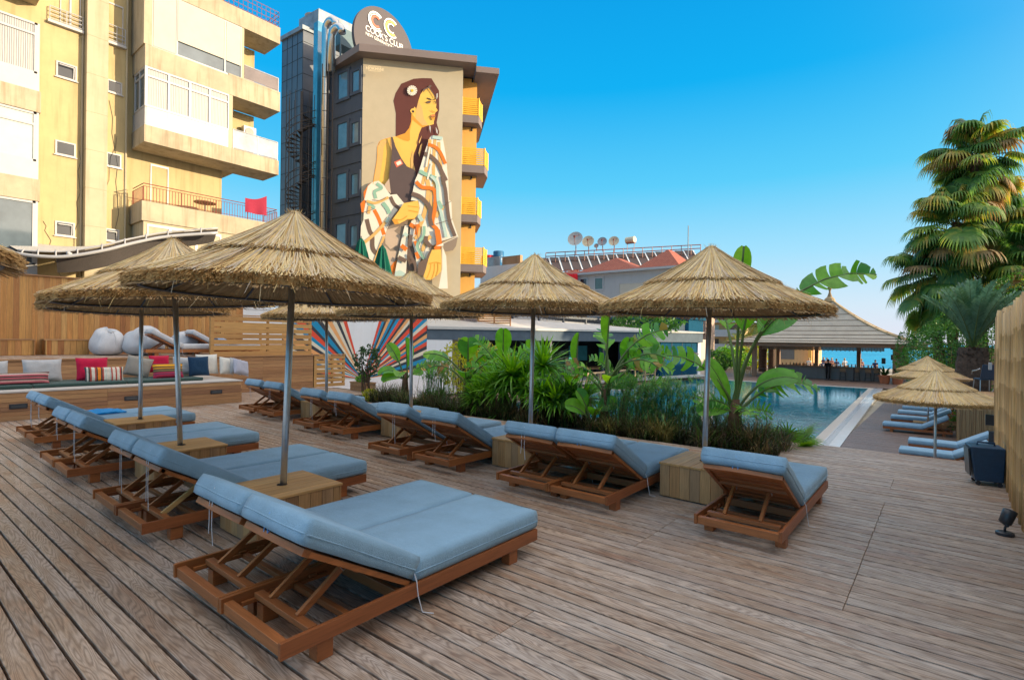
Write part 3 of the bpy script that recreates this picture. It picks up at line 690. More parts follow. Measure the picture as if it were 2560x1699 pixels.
pillow('pillow', 'light grey pillow between the orange striped one and the navy one', 4.86, 0.84, 0.44, 0.44, LGREY, x=-14.2, rz=-8, roll=-5)
pillow('pillow', 'navy blue pillow leaning in front of a white one', 5.10, 0.84, 0.46, 0.48, NAVY, x=-13.9, rz=0)
pillow('pillow', 'white pillow whose top and right side show behind the navy pillow', 5.38, 0.87, 0.50, 0.50, WHITE, x=-14.15)
pillow('pillow', 'white pillow standing alone between the navy pillow and the grey ones', 5.78, 0.82, 0.40, 0.44, WHITE, x=-14.0, rz=20, roll=-8)
pillow('pillow', 'grey pillow squeezed behind the lilac grey one at the right end', 6.00, 0.80, 0.36, 0.42, LGREY, x=-14.0, rz=25, roll=-12)
pillow('pillow', 'lilac grey pillow at the right end of the bench', 6.02, 0.79, 0.44, 0.42, LILAC, x=-13.75, rz=22, roll=-16, tilt=22)

# slatted screen on the terrace edge, and the low slatted fence beside it
def slat_fence(name, label, x, y0, y1, z0, z1, n, postz, extra=True):
    r = thing(name, label, 'fence', (x, y0, z0))
    m = MB(); sp = (z1 - z0) / n
    for i in range(n): m.box(x-0.01, x+0.012, y0+0.09, y1-0.02, z0+i*sp+0.004, z0+i*sp+sp*0.76)
    m.box(x-0.05, x+0.03, y0+0.0, y1, z1-0.018, z1+0.012)
    m.build('slats', SLATY, r, bevel=0.002, world=True)
    for y in (y0+0.045, (y0+y1)/2 + 0.1, y1-0.05):
        m = MB(); t = 0.045 if y < y0+0.1 else 0.03
        m.box(x-0.075, x-0.0105 if y > y0+0.1 else x+0.02, y-t, y+t, z0, z1-0.02); m.build('post', SLATY, r, bevel=0.002, world=True)
    return r
slat_fence('slatted_screen', 'tall yellow cedar screen of wide horizontal slats on the terrace edge', -15.22, 5.86, 8.80, PZ, PZ+1.13, 7, 0)
slat_fence('slatted_fence', 'low cedar fence of horizontal slats standing on the deck beside the sunburst wall', -15.2, 8.86, 9.98, 0.0, 1.02, 7, 0)
slat_fence('slatted_screen', 'second slatted screen half hidden behind the tall yellow one', -17.4, 7.0, 9.3, PZ, PZ+0.95, 6, 0)
# tall board fence behind the terrace
r = thing('board_fence', 'tall fence of upright orange cedar boards behind the terrace', 'fence', (-18.2, 2, 0.5))
m = MB(); vplanks(m, -18.2, -4.0, 8.02, 0.5, 3.05, 0.118); m.build('boards', FENCEZ, r, bevel=0.003, world=True)
m = MB(); m.box(-18.26, -18.15, -4.0, 8.04, 3.055, 3.085); m.build('top_rail', CEDARX, r, world=True)
for i, (a, b, lab) in enumerate([(-0.9, 2.72, 'low plank-fronted storage box against the board fence, at the left edge'), (2.92, 3.80, 'short plank-fronted storage box against the board fence, left of the bean bags')]):
    r = thing('storage_box', lab, 'wooden box', (-17.9, (a+b)/2, PZ), group='plank boxes against the board fence')
    m = MB(); vplanks(m, -17.75, a, b, PZ+0.005, PZ+0.38, 0.125)
    x = -18.15
    while x < -17.78: m.box(x, x+0.12, b-0.02, b, PZ+0.005, PZ+0.38); m.box(x, x+0.12, a, a+0.02, PZ+0.005, PZ+0.38); x += 0.123
    m.build('planks', FENCEZ, r, bevel=0.003, world=True)
    m = MB(); m.box(-18.17, -17.73, a-0.02, b+0.02, PZ+0.382, PZ+0.41); m.build('lid', CEDARX, r, world=True)
# bean bags
def beanbag(x, y, rx, ry, hz_, seed, label, lean=0.0):
    m = MB(); n = 56; k = 32; vs = []
    for i in range(k+1):
        ph = math.pi*i/k; 
        for j in range(n):
            a = 2*math.pi*j/n
            cx = math.copysign(abs(math.cos(a))**0.75, math.cos(a)); sx = math.copysign(abs(math.sin(a))**0.75, math.sin(a))
            rr_ = math.sin(ph)**0.55; z = -math.copysign(abs(math.cos(ph))**0.8, math.cos(ph))
            ww_ = 1 + 0.10*mnoise.noise(Vector((cx*1.3+seed, sx*1.3, z*1.3))) + 0.02*mnoise.noise(Vector((cx*3, sx*7+seed, z*2)))
            taper = 1 - 0.16*max(0, z) + 0.10*max(0, -z)
            vs.append((cx*rx*rr_*ww_*taper + lean*z*0.1, sx*ry*rr_*ww_*taper, (z+1)*hz_/2*(1 + 0.8*(ww_-1)) + (0.10*cx*(z+1)/2 if seed == 5 else -0.05*cx*(z+1)/2)))
    fs = [(i*n+j, i*n+(j+1)%n, (i+1)*n+(j+1)%n, (i+1)*n+j) for i in range(k) for j in range(n)]
    m.add(vs, fs, 0, 0.5); root = thing('bean_bag', label, 'bean bag', (x, y, PZ), group='bean bags on the raised terrace')
    o = m.build('bag', FABW, root, smooth=True)
    s_ = MB(); pts = []
    for q in range(17):
        t = q/16; ph = math.pi*(0.12 + 0.80*t); rr_ = math.sin(ph)**0.55; z = -math.copysign(abs(math.cos(ph))**0.8, math.cos(ph))
        pts.append((rx*rr_*1.02*(1-0.16*max(0, z)), ry*0.25*math.sin(t*3), (z+1)*hz_/2))
    s_.tube(pts, 0.006, 5); s_.tube([(rx*0.8, -0.05, hz_*0.9), (rx*0.95, 0, hz_*0.88), (rx*0.8, 0.06, hz_*0.92)], 0.02, 6)
    s_.build('seam_and_handle', LGREY, root)
beanbag(-17.2, 4.08, 0.40, 0.36, 0.68, 1, 'leftmost pale bean bag on the raised terrace')
beanbag(-16.9, 4.82, 0.46, 0.48, 0.70, 5, 'large pale bean bag just behind the first terrace lounger')
beanbag(-17.3, 6.05, 0.40, 0.45, 0.62, 9, 'bean bag seen between the two terrace loungers')
lounger(-15.95, 4.52, 'white-cushioned lounger on the raised terrace, next to the bean bags', 1, rz=R(-3), z=PZ, fab=FABW, group='white-cushioned loungers on the raised terrace')
lounger(-16.75, 5.75, 'second terrace lounger, farther back, its seat covered by a light blue towel', 1, rz=R(-3), z=PZ, fab=FABW, group='white-cushioned loungers on the raised terrace')
def towel(x0, y0, z0, lx, ly, label, mat, seed, base):
    m = MB(); n = 24; vs = []; th = 0.03
    for s_ in (0, 1):
        for i in range(n+1):
            for j in range(n+1):
                u = i/n; v = j/n; h = base(u, v) + 0.02*(1+mnoise.noise(Vector((u*5+seed, v*5, 0)))) + 0.012*mnoise.noise(Vector((u*13, v*13+seed, 0)))
                e = 0.04*mnoise.noise(Vector((u*3+seed, v*3, 5)))
                vs.append((x0+lx*(u-0.5)+e, y0+ly*(v-0.5)+e, z0 + (h if s_ else h*0 + base(u, v)*0.9)))
    fs = []
    for s_ in (0, 1):
        o_ = s_*(n+1)**2
        for i in range(n):
            for j in range(n):
                q = [o_+i*(n+1)+j, o_+(i+1)*(n+1)+j, o_+(i+1)*(n+1)+j+1, o_+i*(n+1)+j+1]; fs.append(q if s_ else q[::-1])
    N1 = (n+1)**2; rim = [i*(n+1) for i in range(n+1)] + [n*(n+1)+j for j in range(1, n+1)] + [i*(n+1)+n for i in range(n-1, -1, -1)] + [j for j in range(n-1, 0, -1)]
    for a, b in zip(rim, rim[1:]+rim[:1]): fs.append((a, b, N1+b, N1+a))
    m.add(vs, fs, 0, 0.5); return tag(m.build('towel', mat, smooth=True), label, 'towel')
towel(-10.5, 2.40, 0.328, 0.5, 0.60, 'bright blue towel left crumpled on the farthest left lounger', M_fabric('bright blue towel', (0.02,0.33,0.78)), 2, lambda u, v: 0.03*math.sin(math.pi*u)*math.sin(math.pi*v))
towel(-16.62, 6.95, PZ+0.33, 0.55, 0.8, 'light blue towel heaped on the farther terrace lounger', M_fabric('pale blue towel', (0.28,0.42,0.62)), 6, lambda u, v: 0.20*max(0, 1-v*1.5)*math.sin(math.pi*min(1, u*1.05)))

# planter box on the deck end
def planter(x, y, lx, ly, h, label, z=0.0):
    r = thing('planter_box', label, 'planter', (x, y, z))
    m = MB(); q = 0
    while q < h-0.01:
        zt = min(q+0.085, h)
        m.box(x-lx/2, x+lx/2, y-ly/2-0.02, y-ly/2, z+q+0.002, z+zt-0.002); m.box(x-lx/2, x+lx/2, y+ly/2, y+ly/2+0.02, z+q+0.002, z+zt-0.002)
        m.box(x-lx/2-0.02, x-lx/2, y-ly/2-0.02, y+ly/2+0.02, z+q+0.002, z+zt-0.002); m.box(x+lx/2, x+lx/2+0.02, y-ly/2-0.02, y+ly/2+0.02, z+q+0.002, z+zt-0.002); q = zt
    m.box(x-lx/2-0.035, x+lx/2+0.035, y-ly/2-0.035, y-ly/2+0.02, z+h, z+h+0.025); m.box(x-lx/2-0.035, x+lx/2+0.035, y+ly/2-0.02, y+ly/2+0.035, z+h, z+h+0.025)
    m.box(x-lx/2-0.035, x-lx/2+0.02, y-ly/2+0.0205, y+ly/2-0.0205, z+h, z+h+0.025); m.box(x+lx/2-0.02, x+lx/2+0.035, y-ly/2+0.0205, y+ly/2-0.0205, z+h, z+h+0.025)
    m.build('planks', CEDARX, r, bevel=0.002, world=True)
    m = MB(); m.box(x-lx/2, x+lx/2, y-ly/2, y+ly/2, z+0.01, z+h-0.04); m.build('soil', SOIL, r, world=True)
    return r
planter(-13.35, 9.36, 0.75, 0.30, 0.24, 'low cedar planter box on the deck corner in front of the sunburst circle')

# bamboo fence on the right
BAMBOO = M_wood('split bamboo canes', [(0.66,0.40,0.16), (0.80,0.54,0.26), (0.46,0.26,0.10), (0.72,0.46,0.19), (0.55,0.33,0.14), (0.86,0.62,0.32)], 'Z', 0.45, 1.0, 0.25)
r = thing('bamboo_fence', 'tall fence of split bamboo canes along the right edge of the deck', 'fence', (0.55, 7, 0))
m = MB(); rb = random.Random(4)
y = 3.0
while y < 10.05:
    w_ = rb.uniform(0.028, 0.044); lean = rb.gauss(0, 0.012); x = 0.56 + rb.uniform(-0.025, 0.02)
    zt = 2.02 + 0.10*mnoise.noise(Vector((y*0.8, 0, 0))) + rb.uniform(-0.03, 0.05); zb = -0.02
    if y > 9.5: zb = -1.6
    if 8.8 < y <= 9.5: zb = -0.3*(y-8.8) - rb.random()*0.1
    pts = []; rr_ = []; k = 7
    for i in range(k+1):
        t = i/k; pts.append((x - 0.0*t + 0.012*mnoise.noise(Vector((y*3, t*3, 1))), y + lean*t + 0.015*mnoise.noise(Vector((t*2, y*5, 0))), zb + (zt-zb)*t)); rr_.append(w_/2*(1.05-0.12*t))
        if 0 < i < k: pts.append((pts[-1][0], pts[-1][1], pts[-1][2]+0.008)); rr_.append(w_/2*1.14); pts.append((pts[-1][0], pts[-1][1], pts[-1][2]+0.008)); rr_.append(w_/2*(1.05-0.12*t))
    m.tube(pts, rr_, 7, 0, rb.random()); y += w_*0.93
m.build('canes', BAMBOO, r, smooth=True, world=True)
m = MB(); m.box(0.59, 0.62, 3.0, 10.0, 0.0, 1.9); m.build('backing', CEDARZ, r, world=True)
m = MB()
for z in (0.45, 1.55):
    m.tube([(0.535, 3+q*0.25, z+0.01*math.sin(q*3)) for q in range(29)], 0.0022, 4)
m.build('binding_wire', DARKM, r, world=True)
# speaker-like box on castors
BLUEBOX = M_plain('navy moulded plastic', (0.012,0.05,0.11), 0.45, 0.15, 30, 0, 0.1)
r = thing('loudspeaker', 'navy blue portable loudspeaker box on small castors by the bamboo fence', 'speaker', (0.37, 8.22, 0), R(8))
m = MB(); m.add([(-0.12,-0.14,0.05),(0.13,-0.14,0.05),(0.13,0.14,0.05),(-0.12,0.14,0.05),(-0.17,-0.16,0.44),(0.14,-0.16,0.44),(0.14,0.16,0.44),(-0.17,0.16,0.44)], [(0,3,2,1),(4,5,6,7),(0,1,5,4),(1,2,6,5),(2,3,7,6),(3,0,4,7)]); m.build('cabinet', BLUEBOX, r, bevel=0.015, seg=3)
m = MB(); m.add([(-0.165,-0.13,0.10),(-0.152,-0.13,0.10),(-0.185,-0.13,0.41),(-0.172,-0.13,0.41),(-0.165,0.13,0.10),(-0.152,0.13,0.10),(-0.185,0.13,0.41),(-0.172,0.13,0.41)], [(0,1,3,2),(4,6,7,5),(0,2,6,4),(1,5,7,3),(2,3,7,6),(0,4,5,1)]); m.build('grille', LAMPB, r)
m = MB(); m.tube([(-0.08,0,0.445),(-0.08,0,0.475),(0.07,0,0.475),(0.07,0,0.445)], 0.012, 8); m.build('handle', BLUEBOX, r, smooth=True)
for sx in (-0.09, 0.10):
    for sy in (-0.11, 0.11):
        m = MB(); m.tube([(sx, sy-0.012, 0.024), (sx, sy+0.012, 0.024)], 0.024, 12); m.box(sx-0.014, sx+0.014, sy-0.016, sy+0.016, 0.035, 0.052); m.build('castor', LAMPB, r)
# garden spot lamp
r = thing('spot_lamp', 'small dark garden spot lamp with a round base at the foot of the bamboo fence', 'lamp', (0.40, 6.12, 0))
m = MB(); m.tube([(0,0,0.001),(0,0,0.022),(0,0,0.03)], [0.062,0.062,0.045], 24); m.build('base', LAMPB, r, smooth=False)
m = MB(); m.tube([(0,0,0.03),(0,0.005,0.06),(0.012,0.01,0.085)], 0.009, 8); m.tube([(0.012,-0.02,0.085),(0.012,0.04,0.085)], 0.014, 10); m.build('bracket', LAMPB, r, smooth=True)
m = MB(); m.tube([(-0.01,0.01,0.085),(0.0,0.015,0.10),(0.035,0.04,0.20),(0.036,0.041,0.204)], [0.028,0.045,0.05,0.046], 20); m.build('lamp_head', LAMPB, r, smooth=True)
m = MB(); m.tube([(0.0365,0.0415,0.2045),(0.037,0.042,0.206)], [0.042,0.042], 20); m.build('glass', M_glass('lamp glass', (0.2,0.22,0.24)), r)
# ================================================================ apartment building on the left
CREAM = M_wall('cream render', (0.47,0.375,0.20), 0.16); CREAM2 = M_wall('pale cream render', (0.45,0.39,0.275), 0.14)
SLABM = M_wall('stained cream concrete', (0.45,0.375,0.265), 0.28)
PVC = M_plain('white window frame plastic', (0.40,0.40,0.42), 0.35, 0.04, 3)
GLS = M_glass('window glass', (0.10,0.13,0.16)); GLSD = M_glass('dark window glass', (0.025,0.03,0.04))
def M_curtain():
    m, n, l, b = new_mat('curtained window'); wv = n.new('ShaderNodeTexWave'); wv.inputs['Scale'].default_value = 5.5; wv.inputs['Distortion'].default_value = 3.0; wv.inputs['Detail'].default_value = 3
    v = coords(n, l, (1,1,0.15)); mp = v; l.new(v, wv.inputs['Vector']); wv.bands_direction = 'Y'
    r = ramp(n, [(0.0, (0.13,0.14,0.16)), (1.0, (0.43,0.42,0.41))]); l.new(wv.outputs['Fac'], r.inputs[0]); l.new(r.outputs[0], b.inputs['Base Color'])
    b.inputs['Roughness'].default_value = 0.5; b.inputs['Coat Weight'].default_value = 0.6; b.inputs['Coat Roughness'].default_value = 0.05; return m
CURT = M_curtain(); SHUT = M_plain('roller shutter', (0.48,0.43,0.36), 0.6, 0.05, 2)
BLIND = M_plain('grey green blind', (0.42,0.47,0.44), 0.4, 0.05, 3)
RUSTR = M_plain('red-brown railing paint', (0.22,0.05,0.03), 0.5, 0.2, 20)
SMOKE = M_glass('smoked balcony glass', (0.16,0.13,0.13)); GREYG = M_glass('clear balcony glass', (0.35,0.40,0.45))
ap = thing('apartment_building', 'cream apartment block on the left with white bay windows and stacked balconies', 'building', (-26, 5, -1.8))
XB = -23.9; XR = -25.2
body = MB()
body.box(-36, XR, -6.0, 6.55, -1.8, 20.0); body.box(-36, XR-0.25, 6.551, 10.2, -1.8, 20.0)
body.build('wall', CREAM, ap, world=True)
m = MB()
for k in range(12): 
    z0 = -1.8 + k*1.42 + 0.3; m.box(XR+0.001, -24.83, 5.17, 5.83, z0, z0+1.40)
m.box(XR+0.001, -24.84, 5.18, 5.82, -1.8, 20)
m.build('pillar', CREAM2, ap, bevel=0.01, world=True)
# left wing: projecting window stack with parapets
m = MB()
for z0, z1 in ((13.2, 14.0), (9.14, 9.86), (6.10, 6.84), (2.9, 3.4)): m.box(XR+0.001, -24.2, -4.0, 3.80, z0, z1)
m.box(XR+0.001, -24.45, -4.0, 3.74, -1.8, 2.9)
m.build('bay_parapet', SLABM, ap, world=True)
def window(parent, x, y0, y1, z0, z1, cols, glass, fw=0.05, transom=0.0, depth=0.05, sill=None, name='window'):
    """PVC window facing +X; cols = list of relative widths"""
    f = MB(); f.box(x-depth, x, y0, y1, z0, z0+fw); f.box(x-depth, x, y0, y1, z1-fw, z1)
    tot = sum(cols); y = y0; ys = [y0]
    for c in cols: y += (y1-y0)*c/tot; ys.append(y)
    for yy in ys: f.box(x-depth, x+0.003, max(y0, yy-fw/2), min(y1, yy+fw/2) if yy < y1 else y1, z0+fw, z1-fw)
    zt = z1 - fw - transom
    if transom: f.box(x-depth, x+0.001, y0+fw/2, y1-fw/2, zt-fw/2, zt+fw/2)
    o = f.build(name, PVC, parent, world=True)
    g = MB()
    for i in range(len(cols)): g.box(x-depth-0.02, x-depth+0.012, ys[i]+fw/2-0.001, ys[i+1]-fw/2+0.001, z0+fw-0.001, z1-fw+0.001, 0)
    go = g.build('pane', glass, o); go.data.transform(Matrix.Translation((-parent.location.x, -parent.location.y, -parent.location.z)))
    return o
for (z0, zm, z1, gl, tr) in ((9.86, 10.45, 12.18, CURT, 0.32), (6.84, 7.45, 9.13, BLIND, 0.35), (3.40, 3.9, 6.09, GLS, 0.0), (14.0, 14.6, 16.4, CURT, 0.3)):
    m = MB(); m.box(-24.30, -24.235, -4.0, 3.76, z0, zm); m.box(-24.6, -24.24, 3.62, 3.76, zm+0.001, z1); 
    for yy in (0.0, 1.55, 2.35): m.box(-24.236, -24.222, yy-0.02, yy+0.02, z0, zm)
    m.build('window_panel', PVC, ap, world=True)
    window(ap, -24.24, -0.4, 3.70, zm, z1, [1.4, 1.3, 1.5], gl, 0.07, tr)
    m = MB(); m.box(-25.19, -24.30, -4.0, 3.60, z0, z1); m.build('bay_core', CREAM, ap, world=True)
# small tilted toilet windows
for (ya, yb, z0, z1, tl) in ((4.36, 4.96, 10.93, 11.5, 1), (4.36, 4.95, 8.10, 8.62, 0), (4.38, 4.95, 5.15, 5.68, 1), (5.87, 6.36, 10.93, 11.42, 0), (5.87, 6.36, 8.06, 8.60, 0), (5.87, 6.32, 5.18, 5.66, 1)):
    f = MB(); f.box(XR-0.001, XR+0.035, ya, yb, z0, z0+0.05); f.box(XR-0.001, XR+0.035, ya, yb, z1-0.05, z1); f.box(XR-0.001, XR+0.035, ya, ya+0.05, z0+0.05, z1-0.05); f.box(XR-0.001, XR+0.035, yb-0.05, yb, z0+0.05, z1-0.05)
    f.box(XR, XR+0.07, ya-0.04, yb+0.04, z0-0.035, z0-0.001)
    o = f.build('small_window', PVC, ap, world=True)
    g = MB(); g.box(XR+0.002, XR+0.012, ya+0.04, yb-0.04, z0+0.04, z1-0.04, 0)
    if tl: g.beam((XR+0.10, ya+0.08, z1-0.12), (XR+0.10, yb-0.10, z1-0.12), 0.03, 0.03, mi=1); g.beam((XR+0.10, yb-0.10, z1-0.12), (XR+0.03, yb-0.10, z0+0.06), 0.03, 0.03, mi=1)
    go = g.build('pane', [GLSD, PVC], o); go.data.transform(Matrix.Translation((-ap.location.x, -ap.location.y, -ap.location.z)))
# french windows with little balcony rails
for (ya, yb, z0, z1, wr) in ((4.15, 5.1, 12.86, 14.9, 13.35), (5.87, 6.42, 12.86, 14.4, 13.5)):
    window(ap, XR+0.03, ya+0.3*(ya < 5), yb-0.05, z0, z1, [1, 1] if ya < 5 else [1], GLS, 0.06)
    f = MB()
    for zz in (z0+0.05, z0+0.2, z0+0.35, wr): f.tube([(XR+0.12, ya, zz), (XR+0.12, yb, zz)], 0.018, 6)
    for yy in (ya, (ya+yb)/2, yb): f.tube([(XR+0.12, yy, z0), (XR+0.12, yy, wr)], 0.016, 6)
    f.box(XR, XR+0.16, ya-0.05, yb+0.03, z0-0.10, z0-0.005)
    f.build('balcony_rail', PVC, ap, world=True)
# bay C/D and terraces
m = MB()
m.box(XR-0.2, XB, 6.75, 12.05, 8.98, 9.64); m.box(XR-0.2, XB, 6.75, 12.08, 11.90, 12.72); m.box(XR-0.2, XB+0.0, 9.80, 12.08, 12.72, 12.80)
m.box(XR-0.2, XB, 6.70, 12.05, 15.0, 15.75); m.box(XR-0.2, XB, 6.70, 12.05, 5.95, 6.71)
m.box(XR-0.2, XB+0.0, 6.70, 6.98, 12.72, 14.999)
m.box(-36, XR-0.2, 10.201, 12.05, 5.95, 6.7); 
m.build('balcony_slab', SLABM, ap, bevel=0.01, world=True)
m = MB(); m.box(-34, XR-0.26, 10.202, 11.6, 9.64, 11.9); m.box(-34, XR-0.26, 10.202, 11.6, 12.8, 15.0); m.build('rear_wall', CREAM, ap, world=True)
m = MB(); m.box(XB-0.09, XB-0.03, 6.82, 9.84, 9.64, 10.35); 
for yy in (7.55, 8.3, 9.05): m.box(XB-0.03, XB-0.02, yy-0.02, yy+0.02, 9.64, 10.35)
m.box(XR-0.2, XB-0.05, 6.78, 6.84, 9.64, 10.35); m.build('window_panel', PVC, ap, world=True)
window(ap, XB-0.01, 6.82, 9.84, 10.35, 11.90, [1,1,1,1], CURT, 0.075, 0.28)
f = MB(); 
for yy, w_ in ((XR+0.05, 0.07), (XR+0.62, 0.08), (XB-0.05, 0.09)): f.box(yy-w_/2, yy+w_/2, 6.76, 6.84, 10.35, 11.9)
f.box(XR, XB-0.05, 6.765, 6.84, 10.35, 10.42); f.box(XR, XB-0.05, 6.765, 6.84, 11.55, 11.62); f.box(XR, XB-0.05, 6.765, 6.84, 11.83, 11.9); o = f.build('window', PVC, ap, world=True)
g = MB(); g.box(XR, XB-0.08, 6.79, 6.82, 10.4, 11.85); go = g.build('pane', GLS, o); go.data.transform(Matrix.Translation((26, -5, 1.8)))
m = MB(); m.box(XR-0.25, XB-0.1, 6.86, 9.80, 9.64, 11.9); m.build('bay_core', CREAM, ap, world=True)
m = MB(); m.box(XB-0.12, XB-0.02, 9.845, 10.0, 9.64, 11.9); m.box(XR-0.2, XB-0.13, 9.845, 9.93, 9.64, 11.9); m.box(XR-0.2, XB-0.03, 10.35, 10.45, 12.8, 15.0); m.build('bay_pillar', CREAM2, ap, world=True)
# floor D: roller shutters
o = window(ap, XB-0.03, 6.985, 10.35, 12.725, 14.999, [0.95, 2.0, 0.75], GLS, 0.06)
f = MB()
for a, b, z0 in ((7.02, 7.80, 12.76), (7.86, 9.62, 13.32), (9.70, 10.30, 13.30)):
    z = z0
    while z < 14.95: f.box(XB-0.028, XB-0.008, a, b, z, z+0.055); z += 0.057
fo = f.build('roller_shutter', SHUT, o); fo.data.transform(Matrix.Translation((26, -5, 1.8)))
m = MB(); m.box(XR-0.2, XB-0.1, 6.75, 6.80, 12.73, 15.0); m.build('side_wall', CREAM2, ap, world=True)
m = MB(); m.box(XR-0.25, XB-0.12, 6.80, 10.34, 12.73, 15.0); m.build('bay_core', CREAM, ap, world=True)
def glass_rail(y0, y1, z0, z1, mat, posts):
    f = MB(); f.box(XB-0.05, XB-0.035, y0, y1, z0+0.06, z1-0.03); f.box(XR, XB-0.05, y1-0.03, y1-0.015, z0+0.06, z1-0.03)
    o = f.build('balcony_glass', mat, ap, world=True)
    q = MB(); q.tube([(XB-0.04, y0, z1), (XB-0.04, y1-0.02, z1), (XR, y1-0.02, z1)], 0.022, 6); q.tube([(XB-0.04, y0, z0+0.03), (XB-0.04, y1-0.02, z0+0.03)], 0.015, 6)
    for p in posts: q.tube([(XB-0.04, p, z0), (XB-0.04, p, z1)], 0.02, 6)
    qo = q.build('rail', PVC, o); qo.data.transform(Matrix.Translation((26, -5, 1.8)))
glass_rail(10.02, 12.02, 9.64, 10.48, GREYG, (10.05, 11.1, 12.0)); glass_rail(10.47, 12.02, 12.8, 13.42, SMOKE, (12.0,))
f = MB(); f.box(XR-0.18, XR+0.10, 11.0, 11.55, 10.75, 11.25); f.tube([(XR+0.105, 11.25, 11.0), (XR+0.125, 11.25, 11.0)], 0.19, 20, mi=1); f.box(XR-0.2, XR+0.12, 10.98, 11.57, 10.70, 10.75); f.build('air_conditioner', [PVC, LAMPB], ap, world=True)
# terrace B with red-brown railing
f = MB()
def bal_rail(a, b, z0, z1, n_, f):
    a = Vector(a); b = Vector(b)
    for zz in (z1, z1-0.10, z0+0.06): f.tube([a+Vector((0,0,zz)), b+Vector((0,0,zz))], 0.018 if zz == z1 else 0.011, 5)
    for i in range(n_+1):
        p = a.lerp(b, i/n_); f.tube([p+Vector((0,0,z0)), p+Vector((0,0,z1-0.10))], 0.022 if i % 12 == 0 else 0.010, 5)
bal_rail((XB-0.03, 6.76, 0), (XB-0.03, 12.0, 0), 6.71, 7.38, 48, f); bal_rail((XR, 6.76, 0), (XB-0.03, 6.76, 0), 6.71, 7.38, 10, f); bal_rail((XR, 12.0, 0), (XB-0.03, 12.0, 0), 6.71, 7.38, 10, f)
f.build('balcony_rail', RUSTR, ap, world=True)
window(ap, XR-0.22, 7.42, 8.08, 6.71, 8.6, [1], CURT, 0.08)
f = MB(); 
for zz in (15.8, 16.0, 16.25, 16.45): f.tube([(XB-0.05, 8.2, zz), (XB-0.05, 12.0, zz), (XR-2, 12.0, zz)], 0.014, 5)
for i in range(20): f.tube([(XB-0.05, 8.2+i*0.2, 15.75), (XB-0.05, 8.2+i*0.2, 16.45)], 0.010, 5)
for i in range(8): f.tube([(XB-0.05-i*0.3, 12.0, 15.75), (XB-0.05-i*0.3, 12.0, 16.45)], 0.010, 5)
f.build('roof_rail', RUSTR, ap, world=True)
m = MB(); m.box(XR-0.18, XB-0.06, 6.78, 12.0, 2.9, 5.94); m.build('lower_bay', CREAM2, ap, world=True)
window(ap, XB-0.04, 6.9, 9.6, 3.9, 5.85, [1, 1.2, 1.2], SHUT, 0.09)
f = MB()
for (x, y, z0, z1) in ((XR+0.02, 5.12, -1.8, 20), (XR+0.03, 6.50, -1.8, 20)): f.tube([(x, y, z0), (x, y, z1)], 0.035, 8)
f.build('drainpipe', CREAM2, ap, world=True)
f = MB()
for (pa, pb, sag) in (((XR+0.02, 5.95, 10.6), (XR+0.02, 6.05, 3.2), 0.25), ((XR+0.05, 6.2, 9.3), (XR+0.02, 5.9, 4.0), -0.2), ((XR+0.03, 5.05, 8.4), (XR+0.03, 4.8, 3.8), 0.1), ((XR+0.02, 4.05, 5.6), (XR+0.02, 4.6, 3.6), 0.0)):
    pts = [Vector(pa).lerp(Vector(pb), i/12) + Vector((0, sag*math.sin(math.pi*i/12) + 0.05*math.sin(i*2.1), 0)) for i in range(13)]; f.tube(pts, 0.007, 4)
f.build('hanging_cable', DARKM, ap, world=True)
# clothes on the terrace rail and a table
r = tag(MB().build('x', CRIM), '', '') if False else None
m = MB(); n = 16; vs = []
for i in range(n+1):
    for j in range(n+1):
        u, v = i/n, j/n; vs.append((XB+0.02+0.05*math.sin(u*9)*v, 10.55+u*0.95, 7.62-0.62*v + 0.28*u*(1-v) - 0.10*math.sin(math.pi*u)*(1-v)))
m.add(vs, [(i*(n+1)+j, (i+1)*(n+1)+j, (i+1)*(n+1)+j+1, i*(n+1)+j+1) for i in range(n) for j in range(n)], 0, 0.5)
tag(m.build('drying_rug', M_stripes('red and brown rug', [(0.25,0.02,0.03), (0.16,0.08,0.06), (0.32,0.02,0.05), (0.4,0.3,0.25), (0.20,0.03,0.04), (0.30,0.02,0.05)], 'Z', 20.0), smooth=True), 'red and brown rug hung over the terrace railing of the cream apartment block', 'rug')
bpy.data.materials['red and brown rug'].node_tree.nodes
r = thing('terrace_table', 'small round table behind the red-brown railing of the apartment terrace', 'table', (-24.6, 9.2, 6.71))
m = MB(); m.tube([(0,0,0.50),(0,0,0.54)], 0.42, 20); m.build('table_top', CEDARX, r)
m = MB(); m.tube([(0,0,0),(0,0,0.5)], 0.03, 8); m.build('leg', DARKM, r)

# ================================================================ tensile awning between fence and building
r = thing('awning', 'grey fabric awning stretched on curved white tubes above the board fence', 'awning', (-19.5, 3, 3.2))
def curve(pts, n=40):
    out = []
    P_ = [Vector(p) for p in pts]; P_ = [P_[0]*2-P_[1]] + P_ + [P_[-1]*2-P_[-2]]
    for i in range(1, len(P_)-2):
        for k in range(n // (len(P_)-3)):
            t = k / (n // (len(P_)-3)); a, b, c, d = P_[i-1:i+3]
            out.append(0.5*((2*b) + (c-a)*t + (2*a-5*b+4*c-d)*t*t + (3*b-a-3*c+d)*t**3))
    out.append(P_[-2]); return out
low = curve([at(30, 632, 17.0), at(95, 640, 17.0), at(165, 641, 17.2), at(255, 627, 17.6), at(340, 606, 18.2), at(420, 591, 18.8), at(545, 582, 19.6)], 36)
upp = curve([at(45, 625, 17.1), at(95, 628, 17.1), at(165, 628, 17.3), at(255, 614, 17.7), at(340, 594, 18.3), at(420, 580, 18.9), at(545, 570, 19.7)], 36)
m = MB(); m.tube(low, 0.055, 8); m.tube(upp, 0.028, 8)
